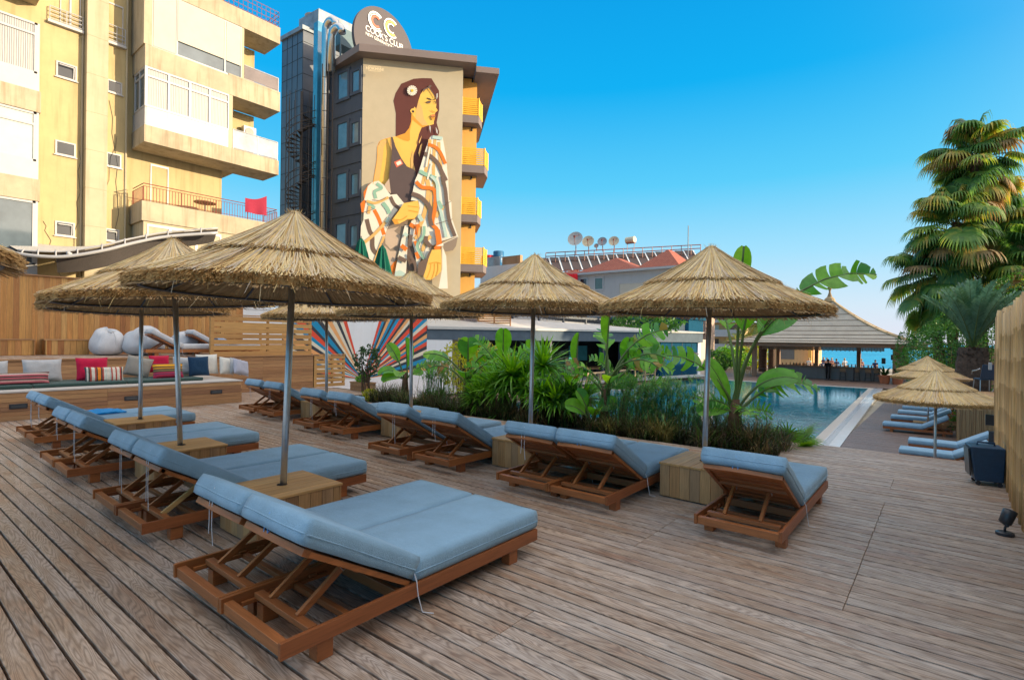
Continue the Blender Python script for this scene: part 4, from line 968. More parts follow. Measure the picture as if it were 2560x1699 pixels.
for i in range(2, len(low), 4): m.tube([low[i], upp[i] + Vector((0,0,0.06))], 0.022, 6)
m.tube([at(0, 628, 16.8), low[0]], 0.10, 8); m.tube([at(170, 632, 17.2), at(235, 668, 19)], 0.06, 8); m.tube([at(200, 648, 17.8), at(240, 664, 19)], 0.03, 6)
m.build('tube_frame', PVC, r, smooth=True, world=True)
AWN = M_fabric('grey awning cloth', (0.42,0.40,0.38)); AWND = M_fabric('dark brown awning cloth', (0.10,0.085,0.085))
m = MB(); top = curve([at(-60, 570, 21), at(0, 583, 21), at(60, 592, 21), at(115, 612, 21), at(200, 622, 20), at(255, 612, 19), at(340, 592, 19.5), at(545, 568, 21)], 35)
k = min(len(top), len(upp)); vs = []
for i in range(k): vs += [top[int(i*(len(top)-1)/(k-1))], upp[int(i*(len(upp)-1)/(k-1))] + Vector((0,0,0.0))]
m.add(vs, [(2*i, 2*i+1, 2*i+3, 2*i+2) for i in range(k-1)], 0, 0.5)
mid = [low[i].lerp(upp[i], 0.75) for i in range(len(low))]
m2 = [p + Vector((-0.9, 0.2, -0.35 - 0.25*math.sin(math.pi*i/len(low)))) for i, p in enumerate(mid)]
vs = []
for a, b in zip(mid[10:], m2[10:]): vs += [a, b]
m.add(vs, [(2*i, 2*i+1, 2*i+3, 2*i+2) for i in range(len(vs)//2-1)], 1, 0.5)
m.build('canopy', [AWN, AWND], r, smooth=True, world=True)

# ================================================================ white wall with the painted sunburst
XW = -21.0
WHITEW = M_wall('white painted wall', (0.80,0.82,0.86), 0.05)
r = thing('mural_wall', 'white boundary wall painted with a sunburst of red, blue, orange, cream and black rays', 'wall', (XW, 13, -1.6))
yR = on_x(1067, 860, XW).y
m = MB(); m.box(XW-0.25, XW, 7.2, yR, -1.6, 2.62); m.box(XW-0.3, XW+0.03, 7.2, yR, 2.62, 2.68); m.build('wall', WHITEW, r, world=True)
RC = {'r': (0.72,0.07,0.03), 'b': (0.0,0.25,0.48), 'k': (0.035,0.04,0.055), 'c': (0.72,0.66,0.52), 'o': (0.80,0.38,0.14), 'w': None}
RM = {k: M_plain('painted ray ' + k, v, 0.7, 0.06, 2) for k, v in RC.items() if v}
C0 = on_x(906, 947, XW); cy, cz = C0.y, C0.z
keys = list(RM)
m = MB()
yL = on_x(705, 800, XW).y; zB = cz + 0.0
def hit(a):
    """end of a ray leaving the hub at angle a (from +y axis) at the painted rectangle"""
    dy, dz = math.cos(a), math.sin(a); t = 1e9
    if dy > 1e-6: t = min(t, (yR - 0.001 - cy)/dy)
    if dy < -1e-6: t = min(t, (yL - cy)/dy)
    if dz > 1e-6: t = min(t, (2.60 - cz)/dz)
    return (XW+0.004, cy + dy*t, cz + dz*t)
def rays_(a0, a1, seq):
    wsum = sum(w for _, w in seq); a = a0
    for kx, w_ in seq:
        b = a + (a1-a0)*w_/wsum
        if kx in RM:
            pts = [(XW+0.004, cy, cz), hit(a)]
            # keep the rectangle's corner when the ray straddles it
            for (qy, qz) in ((yR-0.001, 2.60), (yL, 2.60)):
                ac = math.atan2(qz-cz, qy-cy)
                if min(a, b) < ac < max(a, b): pts.append((XW+0.004, qy, qz))
            pts.append(hit(b)); m.poly(pts, keys.index(kx), 0.5)
        a = b
rays_(R(4), R(72), [('o',3),('k',3.2),('b',4.2),('k',3.2),('c',3.2),('k',2.8),('r',3.0),('b',2.4),('o',2.8),('k',2.2),('r',3.2),('c',2.6),('b',2.6),('r',3.6),('k',2.6),('c',2.2),('o',2.6),('k',2.4),('r',3.2),('b',3.2),('k',2.4),('b',3.0),('o',3.2),('k',2.6),('b',3.0),('r',3.4)])
rays_(R(108), R(176), [('r',3.4),('c',3.2),('k',2.8),('c',3.2),('o',3.4),('c',3.0),('k',3.0),('b',4.2),('k',2.2),('r',3.4),('b',2.6),('c',2.6),('k',2.6),('o',3.2),('k',2.6),('c',3.0),('b',3.2),('c',2.6),('r',3.2),('k',1.6),('c',2.0),('k',1.4)])
m.build('sunburst', [RM[k] for k in keys], r, world=True)
m = MB(); n = 32; rr0 = 0.30
m.poly([(XW+0.009, cy + rr0*math.cos(2*math.pi*i/n), cz + rr0*math.sin(2*math.pi*i/n)) for i in range(n)]); m.build('hub_circle', M_plain('slate paint', (0.10,0.12,0.15), 0.7), r, world=True)

# ================================================================ poolside restaurant
NAVYP = M_plain('dark slate blue panel', (0.045,0.06,0.085), 0.55, 0.1, 3); GREYP = M_plain('blue grey fascia', (0.10,0.135,0.175), 0.8, 0.12, 2, spec=0.2)
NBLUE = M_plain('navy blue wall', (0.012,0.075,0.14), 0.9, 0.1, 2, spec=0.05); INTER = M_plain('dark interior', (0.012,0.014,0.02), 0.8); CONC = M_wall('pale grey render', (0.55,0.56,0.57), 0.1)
A0 = Vector((XW, yR, 0)); A1 = Vector((-16.0, 45.1, 0)); du = (A1-A0).normalized(); dn = Vector((du.y, -du.x, 0)); LEN = (A1-A0).length
rest = thing('restaurant', 'low slate blue poolside restaurant with a white flat roof and open dark front', 'restaurant', (A0.x, A0.y, -1.2))
FM = Matrix(((du.x, dn.x, 0, 0), (du.y, dn.y, 0, 0), (0, 0, 1, -0.0), (0, 0, 0, 1)))
def RB(): b = MB(); b.M = Matrix.Translation((0, 0, 1.2)) @ FM; return b      # local: x along the front, y outwards
zf = lambda x: 2.05 + 0.23*x/LEN
m = RB(); k = 12
m.add([(0,0.0,1.5),(LEN,0.0,1.5),(LEN,0.0,2.28),(0,0.0,2.05),(0,-0.25,1.5),(LEN,-0.25,1.5),(LEN,-0.25,2.28),(0,-0.25,2.05)], [(0,1,2,3),(7,6,5,4),(0,4,5,1),(3,2,6,7),(1,5,6,2),(0,3,7,4)])
m.build('fascia', GREYP, rest)
WROOF = M_wall('white roof membrane', (0.56,0.55,0.53), 0.14, vert=False)
m = RB(); m.add([(0,0.10,2.05),(LEN,0.10,2.28),(LEN,0.10,2.36),(0,0.10,2.20),(0,-6,3.3),(LEN,-6,2.75),(LEN,-6,2.85),(0,-6,3.40)], [(0,1,2,3),(3,2,6,7),(4,5,1,0),(1,5,6,2),(0,3,7,4),(7,6,5,4)]); m.box(0.2, 5.5, -6.0, -3.2, 3.0, 3.75); m.build('roof', WROOF, rest)
m = RB()
m.box(0.0, 1.6, -0.5, -0.02, -1.2, 1.5, 0)
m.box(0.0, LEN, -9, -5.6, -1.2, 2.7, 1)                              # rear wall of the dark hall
m.box(LEN*0.79, LEN*0.985, -3, -0.3, -1.2, 1.5, 2)
m.box(LEN*0.985, LEN, -3, -0.2, -1.2, 1.5, 0)
m.build('wall', [WHITEW, INTER, NBLUE], rest)
m = RB(); m.box(-0.2, LEN, -9.0, 0.4, -1.35, -1.2); m.build('floor', CONC, rest)
for fx in (0.34, 0.43, 0.53, 0.60, 0.70, 0.74):
    m = RB(); m.box(LEN*fx-0.08, LEN*fx+0.08, -0.3, -0.14, -1.2, 1.5); m.build('post', NAVYP, rest)
for a, b in ((0.44, 0.52), (0.61, 0.69), (0.745, 0.785)):            # rear windows, the sea's teal reflection put into the pane colour
    m = RB(); m.box(LEN*a, LEN*b, -5.58, -5.55, -0.1, 1.1); m.build('sea_window', M_glass('sea-coloured glass', (0.10,0.42,0.52)) if 'sea-coloured glass' not in bpy.data.materials else bpy.data.materials['sea-coloured glass'], rest)
m = RB(); m.box(LEN*0.845, LEN*0.847, -0.299, -0.28, -1.2, 1.5); m.box(LEN*0.90, LEN*0.902, -0.299, -0.28, -1.2, 1.5); m.tube([(LEN*0.93, 0.1, 1.5), (LEN*0.93, 0.1, 0.75)], 0.02, 6, 0); m.tube([(LEN*0.93, 0.1, 0.78), (LEN*0.93, 0.1, 0.6), (LEN*0.93, 0.1, 0.5)], [0.1, 0.55, 0.6], 16, 0); m.build('hanging_lamp', LAMPB, rest)
m = RB(); m.box(LEN*1.0, LEN*1.012, -1.2, -0.4, 0.9, 1.45); m.box(LEN+0.01, LEN*1.035, -4, -0.25, -1.2, 1.75); m.build('annexe', M_wall('pink cream render', (0.60,0.52,0.46), 0.1), rest)
# tables and chairs inside / in front: simple terrace furniture silhouettes
for i in range(7):
    t = 0.25 + i*0.075; p = A0 + du*LEN*t + dn*(-1.8 - (i % 2)*1.2)
    r = thing('terrace_table', '', 'table', (p.x, p.y, -1.2), 0.3*i, 'dark tables in the restaurant'); r['label'] = ORD[i] + ' dark table from the left inside the open restaurant front'
    m = MB(); m.box(-0.5, 0.5, -0.4, 0.4, 0.70, 0.74); m.build('table_top', CEDARX, r)
    for sx in (-0.42, 0.42):
        for sy in (-0.32, 0.32): m = MB(); m.box(sx-0.02, sx+0.02, sy-0.02, sy+0.02, 0, 0.70); m.build('leg', LAMPB, r)
# pergola with climbing greenery on the restaurant roof
r = thing('pergola', 'dark slatted pergola behind the white restaurant roof', 'pergola', tuple(A0 + du*LEN*0.6 - dn*5 + Vector((0,0,2.6))))
m = MB(); m.M = Matrix.Translation(Vector((0,0,0)) + A0 - r.location) @ FM
for i in range(46): m.box(LEN*0.30+i*0.42, LEN*0.30+i*0.42+0.10, -9.5, -5.2, 3.55 - 0.018*i + 0.10, 3.55-0.018*i+0.22)
m.box(LEN*0.28, LEN*0.98, -5.3, -5.15, 3.25, 3.40); m.box(LEN*0.28, LEN*0.98, -9.4, -9.25, 3.3, 3.5)
for i in range(8): m.box(LEN*0.28+i*2.6, LEN*0.28+i*2.6+0.12, -5.3, -5.15, 2.2, 3.25)
m.build('slats', NAVYP, r)
# wooden railing on the pool side of the restaurant terrace
r = thing('wooden_railing', 'light wooden railing beside the pool, seen through the plants', 'railing', (-17.2, 32, -1.5))
m = MB(); a = Vector((-17.4, 27.1, -0.54)); b = Vector((-17.0, 37.8, -0.42)); m.beam(a, b, 0.14, 0.10)
m.beam(a - Vector((0,0,0.45)), b - Vector((0,0,0.45)), 0.03, 0.05)
for i in range(8):
    p = a.lerp(b, i/7); m.box(p.x-0.05, p.x+0.05, p.y-0.05, p.y+0.05, -1.6, p.z-0.04)
m.build('rail_and_posts', M_wood('pale pine', [(0.62,0.40,0.22), (0.66,0.45,0.26)], 'Y', 0.6, 0.6), r, world=True)
# ================================================================ made-up blocks outside the frame, added to shade deck and pavilion
def shade_block(label, x0, x1, y0, y1, z1, rows, colm):
    r = thing('apartment_building', label, 'building', ((x0+x1)/2, (y0+y1)/2, -1.7))  # unseen block, added to hold off the low sun
    m = MB(); m.box(x0, x1, y0, y1, -1.7, z1); m.box(x0-0.3, x1+0.3, y0-0.3, y1+0.3, z1, z1+0.35); m.build('wall', colm, r, world=True)
    for k in range(rows):
        for q in range(int((y1-y0)/3)):
            yy = y0+1.2+q*3; zz = 1.0+k*3
            if zz+1.3 > z1: continue
            m = MB(); m.box(x0-0.03, x0+0.02, yy, yy+1.2, zz, zz+1.3); m.build('window', GLS, r, world=True)
shade_block('unseen cream block added to shade the deck, right of the bamboo fence', 9.0, 18, -12, 40, 9.3, 3, CREAM2)
shade_block('unseen cream block added to shade the bar pavilion, beside the beach palms', 14, 24, 52, 72, 6.0, 2, CREAM2)

# ================================================================ hotel with the mural
HC = Vector((-26.53, 18.34, 0)); HU = Vector((3.81, 4.41, 0)).normalized(); HN = Vector((HU.y, -HU.x, 0)); HW = 5.83
def on_plane(px, py, O, n):
    r = ray(px, py); c = Vector((0, 0, CAM_H)); return c + r * ((O - c).dot(n) / r.dot(n))
hotel = thing('hotel', 'tall dark grey hotel with a giant mural of a woman and yellow balconies', 'building', (HC.x, HC.y, -1.7))
HT = 17.85
CHAR = M_wall('charcoal render', (0.070,0.088,0.125), 0.10); BEIGE = M_wall('beige mural ground', (0.60,0.50,0.36), 0.04); EAVE = M_plain('grey brown eave', (0.20,0.155,0.145), 0.7, 0.06, 1)
YELLOW = M_plain('yellow painted slats', (0.85,0.42,0.02), 0.55, 0.08, 10); OCHRE = M_wall('ochre render', (0.80,0.42,0.10), 0.06)
D2 = Vector((-0.997, -0.075, 0))                      # chamfered dark side runs this way
WL = 3.15
def quad(m, a, b, z0, z1, mi=0): m.add([(a.x,a.y,z0),(b.x,b.y,z0),(b.x,b.y,z1),(a.x,a.y,z1)], [(0,1,2,3)], mi, 0.5)
Cb = HC + HU*HW
foot = [HC + D2*WL, HC, Cb, Cb - HN*11, HC + D2*WL - HN*8]
m = MB(); m.prism([(p.x, p.y, -1.7) for p in foot], (0, 0, HT+1.7)); m.build('wall', CHAR, hotel, world=True)
ec = [HC + D2*(WL+0.6) + HN*0.2, HC + HN*0.75 - HU*0.15 , Cb + HN*0.75 + HU*0.75, Cb + HU*0.75 - HN*0.6, Cb + HU*0.75 - HN*11, HC + D2*(WL+0.6) - HN*8]
m = MB(); m.prism([(p.x, p.y, HT+0.001) for p in ec], (0, 0, 0.42)); 
ec2 = [Cb + HN*0.3 + HU*0.76, Cb + HN*0.3 + HU*2.15, Cb - HN*11 + HU*2.15, Cb - HN*11 + HU*0.76]
m.prism([(p.x, p.y, HT-0.30) for p in ec2], (0, 0, 0.34)); m.build('roof', EAVE, hotel, world=True)
m = MB()
for k in range(5): 
    z = HT - 2.95 - k*3.03; a = HC + HN*0.004 + D2*0; p = HC + D2*WL; nn = Vector((D2.y, -D2.x, 0)); nn = nn if nn.y < 0 else -nn
    q0, q1 = HC + nn*0.02, HC + D2*WL + nn*0.02; m.beam((q0.x,q0.y,z), (q1.x,q1.y,z), 0.05, 0.06)
m.build('string_course', CHAR, hotel, world=True)
for k in range(5):
    for (xa, xb, ya, yb) in ((848, 870, 189, 241), (884, 899, 183, 225)):
        pa = on_plane(xa, ya, HC, nn); pb = on_plane(xb, yb, HC, nn); pa.z = pa.z - k*3.03; pb.z = pb.z - k*3.03
        z0, z1 = pb.z, pa.z; t0 = (pa - HC).dot(D2); t1 = (pb - HC).dot(D2)
        A, B = HC + D2*t0, HC + D2*t1
        f = MB()
        for (s, e, za, zb) in ((t0+0.22, t0+0.02, z0-0.2, z1+0.2), (t1-0.02, t1-0.22, z0-0.2, z1+0.2), (t0+0.02, t1-0.02, z1+0.02, z1+0.2), (t0+0.02, t1-0.02, z0-0.2, z0-0.02)):
            a = HC + D2*s; b = HC + D2*e; a2, b2 = a + nn*0.08, b + nn*0.08
            f.add([(a.x,a.y,za),(b.x,b.y,za),(b.x,b.y,zb),(a.x,a.y,zb),(a2.x,a2.y,za),(b2.x,b2.y,za),(b2.x,b2.y,zb),(a2.x,a2.y,zb)], [(4,5,6,7),(0,1,5,4),(1,2,6,5),(2,3,7,6),(3,0,4,7)])
        o = f.build('window', CHAR, hotel, world=True)
        g = MB(); a = A + nn*0.03; b = B + nn*0.03; quad(g, a, b, z0-0.02, z1+0.02); go = g.build('pane', M_glass('blue window glass', (0.12,0.22,0.30)) if 'blue window glass' not in bpy.data.materials else bpy.data.materials['blue window glass'], o); go.data.transform(Matrix.Translation((-hotel.location.x, -hotel.location.y, 1.7)))
# balconies
for k in range(5):
    zb = 15.2 - k*3.03; wide = 1.75 if k in (1, 3) else 1.25
    P0 = Cb - HN*0.35 + HU*0.01; P1 = P0 + HU*wide*0.8; P2 = P1 + HU*0.30 - HN*0.9; P3 = P2 - HN*2.4; P4 = Cb - HN*3.6 + HU*0.01
    m = MB(); m.prism([(p.x, p.y, zb-0.45) for p in (P0, P1, P2, P3, P4)], (0, 0, 0.45))
    inner = [p*1.0 for p in (P0, P1, P2, P3, P4)]; m.build('balcony_slab', EAVE, hotel, world=True)
    m = MB()
    pts = [P0, P1, P2, P3]
    for j in range(9):
        z = zb + 0.05 + j*0.118
        for a, b in zip(pts, pts[1:]): m.beam((a.x, a.y, z), (b.x, b.y, z), 0.03, 0.085)
    for p in pts: m.box(p.x-0.03, p.x+0.03, p.y-0.03, p.y+0.03, zb, zb+1.08)
    m.build('balcony_slats', YELLOW, hotel, world=True)
    a = Cb - HN*1.1 + HU*0.02; b = a + HU*0.95
    m = MB(); m.prism([(p.x, p.y, zb+0.0) for p in (a, b, b - HN*3, a - HN*3)], (0, 0, 2.57)); m.build('recess_wall', OCHRE, hotel, world=True)
    q = b + HN*0.02 - HU*0.3; m = MB(); m.tube([(q.x, q.y, zb+2.35), (q.x, q.y, zb+2.45), (q.x, q.y, zb+2.56)], 0.05, 8); m.build('wall_light', LAMPB, hotel, world=True)
# -------- the mural, painted as flat colour fields on the wall (a few mm apart)
mural = MB(); mcols = []
def mc(name, col):
    mcols.append(M_plain('mural ' + name, tuple(c*0.86 for c in col), 0.85, 0.04, 1.5)); return len(mcols) - 1
layer = [0]
def mp(px, py): 
    return on_plane(px, py, HC + HN*(0.008 + 0.0035*layer[0]), HN)
def P1c(l): return [(900 + x*0.3125, 180 + y*0.3125) for x, y in l]
def P2c(l): return [(890 + x*0.3125, 440 + y*0.3125) for x, y in l]
def fill(pts, mi): 
    layer[0] += 1
    from mathutils.geometry import tessellate_polygon
    vs = [mp(*p) for p in pts]; tri = tessellate_polygon([[Vector((p[0], p[1], 0)) for p in pts]])
    mural.add(vs, [tuple(t) for t in tri], mi, 0.5)
def smooth_line(pts, n=5):
    P_ = [Vector((p[0], p[1], 0)) for p in pts]; P_ = [P_[0]*2-P_[1]] + P_ + [P_[-1]*2-P_[-2]]; out = []
    for i in range(1, len(P_)-2):
        for k in range(n):
            t = k/n; a, b, c, d = P_[i-1:i+3]; out.append(0.5*((2*b)+(c-a)*t+(2*a-5*b+4*c-d)*t*t+(3*b-a-3*c+d)*t**3))
    return out + [P_[-2]]
def band(pts, w, mi, taper=False):
    layer[0] += 1; L = smooth_line(pts); vs = []
    for i, p in enumerate(L):
        d = L[min(i+1, len(L)-1)] - L[max(i-1, 0)]; s = Vector((-d.y, d.x, 0)).normalized() * (w/2*0.3125*(1 if not taper else max(0.1, 1-abs(2*i/(len(L)-1)-1)**2)))
        vs += [mp(p.x - s.x, p.y - s.y), mp(p.x + s.x, p.y + s.y)]
    mural.add(vs, [(2*i, 2*i+1, 2*i+3, 2*i+2) for i in range(len(L)-1)], mi, 0.5)
cBG = mc('beige', (0.56,0.47,0.33)); cHR = mc('hair', (0.13,0.035,0.028)); cSK = mc('skin', (0.93,0.55,0.11)); cSH = mc('skin shade', (0.78,0.34,0.04)); cTP = mc('top', (0.11,0.075,0.075))
cWH = mc('cream white', (0.86,0.80,0.68)); cOR = mc('orange', (0.80,0.20,0.02)); cBR = mc('brown', (0.17,0.11,0.085)); cTE = mc('teal', (0.30,0.52,0.40)); cTN = mc('tan', (0.80,0.47,0.16)); cGY = mc('taupe', (0.30,0.225,0.17)); cPK = mc('beige skin', (0.62,0.46,0.34)); cDK = mc('near black', (0.04,0.03,0.03)); cLT = mc('pale signature', (0.90,0.72,0.46)); cRD = mc('badge red', (0.75,0.16,0.09)); cLP = mc('lips', (0.72,0.25,0.08)); cPT = mc('pale teal', (0.50,0.66,0.60)); cLG = mc('light grey', (0.60,0.58,0.55)); cYL = mc('flower yellow', (0.80,0.50,0.03))
# ground colour of the whole wall
a = HC + HN*0.004; b = Cb + HN*0.004
mural.add([(a.x,a.y,-1.7),(b.x,b.y,-1.7),(b.x,b.y,HT),(a.x,a.y,HT)], [(0,1,2,3)], cBG, 0.5)
J1, J2 = P1c, P2c
fill(J1([(267,232),(285,170),(330,95),(430,55),(500,50),(572,52),(595,90),(632,150),(634,300),(613,405),(634,480),(626,508),(560,520),(535,590),(500,700),(465,800),(448,850),(436,800),(425,720),(432,650),(455,590),(380,500),(285,520),(287,330)]), cHR)
fill(J1([(450,300),(466,235),(484,180),(512,140),(545,122),(580,158),(604,215),(611,262),(608,285),(622,308),(604,325),(598,340),(604,352),(597,376),(590,400),(590,418),(555,428),(500,430),(470,500),(452,600),(428,660),(424,730),(442,785),(444,860),(430,900),(104,897),(138,700),(140,600),(165,552),(245,524),(292,515),(360,490),(392,450),(408,400),(412,325)]), cSK)
fill(J1([(448,300),(470,235),(498,290),(510,370),(545,424),(500,428),(445,375)]), cTN)
fill(J1([(412,330),(446,375),(500,428),(545,428),(500,445),(440,400),(420,380),(398,470),(400,545),(385,555),(345,545),(290,517),(360,490),(392,450),(408,400)]), cSH)
fill(J1([(165,552),(140,600),(136,700),(104,897),(150,897),(180,700),(190,600),(215,560),(210,545)]), cTN)
fill(J1([(247,522),(240,640),(228,810),(245,740),(256,640),(258,560)]), cTN)
fill(J1([(424,620),(405,700),(408,780),(442,785),(426,730)]), cTN)
fill(J1([(400,310),(412,295),(430,290),(436,278),(446,290),(447,318),(430,335),(410,330)]), cSK); fill(J1([(412,312),(425,305),(436,315),(430,326),(418,324)]), cDK)
fill(J1([(532,205),(560,212),(578,225),(560,224),(540,214)]), cDK); fill(J1([(530,243),(548,236),(566,235),(562,250),(540,252)]), cBR); band(J1([(526,245),(545,236),(570,236)]), 5, cDK); band(J1([(592,235),(604,240),(602,256)]), 5, cDK); band(J1([(588,225),(604,215)]), 6, cDK)
band(J1([(570,305),(585,316),(602,322)]), 5, cSH); fill(J1([(560,355),(580,340),(596,338),(604,350),(580,360)]), cLP); fill(J1([(565,362),(602,356),(596,378),(578,382)]), cSH); band(J1([(560,358),(585,362),(604,352)]), 4, cDK)
fill(J1([(505,140),(545,120),(560,104),(575,112),(560,128),(600,190),(606,215),(585,180),(550,130),(520,145),(508,165)]), cBR)
fill(J1([(612,175),(622,170),(622,200),(612,222)]), cLG); fill(J1([(556,425),(566,440),(564,490),(555,450)]), cLG); fill(J1([(606,440),(622,470),(620,500),(610,480)]), cLG)
fill(J1([(470,560),(495,505),(485,545),(475,575)]), cTN); fill(J1([(468,650),(482,590),(498,570),(490,620),(475,680)]), cTN)
for i in range(14):
    a = 2*math.pi*i/14; c = (900+417*0.3125, 180+149*0.3125); fill([(c[0]+12.5*math.cos(a-0.17), c[1]+12.5*math.sin(a-0.17)), (c[0]+13*math.cos(a+0.17), c[1]+13*math.sin(a+0.17)), (c[0]+2*math.cos(a+0.5), c[1]+2*math.sin(a+0.5)), (c[0]+2*math.cos(a-0.5), c[1]+2*math.sin(a-0.5))], cWH)
fill([(c[0]+3.6*math.cos(2*math.pi*i/12), c[1]+3.6*math.sin(2*math.pi*i/12)) for i in range(12)], cYL)
fill(J1([(247,520),(262,522),(285,600),(330,690),(375,755),(440,785)]) + J1([(448,832)]) + J2([(488,0),(440,205),(385,222),(330,150),(278,140),(262,10)]) + J1([(232,815),(246,740),(256,640)]), cTP)
fill(J2([(265,20),(280,142),(240,110),(228,70)]), cPK)
fill(J1([(272,720),(325,697),(346,735),(292,765)]), cRD); fill(J1([(288,725),(322,708),(335,733),(300,750)]), cWH)
# skirt and legs
fill(J2([(270,345),(330,385),(420,350),(400,430),(355,560),(320,680),(300,800),(230,790),(150,730),(190,600),(215,520),(240,420)]), cGY)
fill(J2([(240,430),(345,403),(305,440),(355,478),(340,545),(275,585),(235,540),(232,480)]), cPK); fill(J2([(195,560),(235,560),(275,600),(330,600),(305,690),(262,735),(200,690)]), cPK); fill(J2([(300,690),(328,670),(310,800),(255,760)]), cOR)
fill(J2([(425,420),(470,560),(500,680),(480,775),(400,775),(395,600),(405,480)]), cBR)
# robe, left sleeve
fill(J2([(130,50),(100,70),(60,130),(65,190),(35,220),(45,290),(65,292),(90,200),(85,115)]), cOR)
fill(J2([(130,50),(180,38),(225,75),(245,110),(275,150),(325,145),(385,218),(345,262),(290,335),(250,420),(215,520),(170,650),(150,735),(95,700),(60,600),(35,500),(40,400),(60,350),(62,290),(80,200),(66,190),(95,80)]), cWH)
for pts, w_, c_ in [([(145,270),(185,350),(225,470)], 30, cOR), ([(85,345),(110,440),(135,475)], 34, cBR), ([(130,480),(135,580),(185,640)], 36, cBR), ([(275,165),(305,225),(350,262)], 28, cBR), ([(165,60),(205,95),(150,125),(160,180)], 26, cTE), ([(100,215),(150,258)], 26, cTE), ([(215,215),(250,260),(268,300)], 32, cTE), ([(50,545),(130,480),(200,410),(262,330)], 24, cTN), ([(110,240),(100,300)], 24, cTN), ([(225,480),(180,600),(140,710)], 20, cTN), ([(85,200),(160,215),(260,170)], 20, cTN), ([(240,370),(262,330)], 22, cPT)]: band(J2(pts), w_, c_)
for pts in ([(130,190),(190,195),(240,175)], [(66,290),(150,262)], [(240,420),(290,330),(345,262)]): band(J2(pts), 4, cBR)
# robe, right side
fill(J1([(540,570),(568,512),(600,516),(662,524),(668,560),(682,640),(695,740),(702,832)]) + J2([(737,0),(745,195),(762,200),(770,345),(818,485),(700,520),(605,560),(552,680),(520,660),(490,770),(470,600),(430,470),(440,360),(470,345),(508,250),(500,200),(440,195),(455,120),(470,40)]) + J1([(470,800),(500,700)]), cWH)
fill(J2([(390,395),(418,395),(412,560),(400,780),(305,800),(330,680),(360,520)]), cWH)
for pts, w_, c_ in [([(560,540),(545,700),(500,900)], 26, cTN), ([(600,540),(590,700),(588,900)], 24, cTN), ([(630,560),(640,700),(665,900)], 24, cTN)]: band(J1(pts), w_, c_)
for pts, w_, c_ in [([(560,0),(580,100),(560,250),(520,380)], 34, cTN), ([(640,50),(600,180),(640,330)], 22, cTN), ([(700,240),(660,290),(640,330)], 30, cTN), ([(520,380),(500,470),(470,500)], 26, cTN), ([(600,480),(560,520),(530,600)], 28, cTN)]: band(J2(pts), w_, c_)
for pts, w_, c_ in [([(545,578),(600,600),(640,640),(684,735)], 26, cOR), ([(515,652),(570,678),(625,735),(655,800),(690,870)], 32, cBR), ([(478,792),(530,820),(610,850)], 30, cTE), ([(580,520),(660,532)], 26, cPT), ([(575,730),(540,860)], 14, cWH), ([(560,600),(530,760)], 14, cWH)]: band(J1(pts), w_, c_)
for pts, w_, c_ in [([(480,45),(530,90),(625,112),(632,250),(612,380),(650,430),(665,540)], 30, cOR), ([(445,140),(520,172),(592,255),(590,330),(606,400)], 34, cBR), ([(690,0),(715,110),(725,200),(745,350),(792,482)], 28, cBR), ([(600,0),(648,60),(658,200),(690,330),(722,490)], 24, cPT), ([(660,200),(690,260)], 26, cTE), ([(430,385),(470,405),(510,395)], 32, cOR), ([(440,470),(430,560)], 30, cBR), ([(470,520),(490,560)], 24, cOR), ([(500,310),(530,360)], 30, cPT), ([(545,400),(540,480),(490,560),(548,665)], 24, cTE), ([(560,480),(560,520),(598,565)], 34, cBR), ([(480,610),(500,660)], 26, cOR), ([(362,555),(405,590)], 34, cOR), ([(338,650),(400,680)], 34, cBR), ([(385,455),(410,480)], 28, cPT), ([(425,620),(470,700),(480,770)], 24, cBR), ([(490,400),(480,470)], 26, cOR)]: band(J2(pts), w_, c_)
fill(J2([(315,765),(350,750),(392,775),(385,800),(310,800)]), cPT)
for pts in ([(640,385),(770,345)], [(605,560),(700,520),(815,485)], [(700,240),(762,200)], [(508,250),(480,420),(552,680)]): band(J2(pts), 4, cBR)
band(J2([(650,430),(665,540),(640,590)]), 44, cOR)
fill(J2([(640,560),(820,482),(812,500),(790,520),(690,560)]), cWH); fill(J2([(700,540),(815,487),(800,560),(775,595),(715,605),(700,580)]), cGY); fill(J2([(690,560),(722,640),(735,900),(660,900),(690,740)]), cWH)
# lower robe shade and hands
fill(J2([(605,560),(560,660),(500,690),(490,790),(545,800),(570,690),(600,600)]), cBR)
fill(J2([(608,590),(680,586),(685,690),(680,760),(655,790),(640,800),(600,830),(560,830),(540,800),(560,740),(580,660)]), cSK)
for pts in ([(600,700),(590,760),(565,820)], [(628,700),(625,760),(605,825)], [(655,690),(655,750),(640,800)], [(585,700),(640,690),(680,700)]): band(J2(pts), 7, cSH)
fill(J2([(380,218),(495,197),(507,245),(500,300),(465,345),(412,347),(345,382),(310,388),(288,352),(340,282)]), cSK)
for pts in ([(415,240),(500,250)], [(420,275),(500,290)], [(412,345),(470,342)], [(300,345),(360,350),(410,320)]): band(J2(pts), 7, cSH)
fill(J2([(290,352),(330,355),(345,382),(310,388)]), cSH)
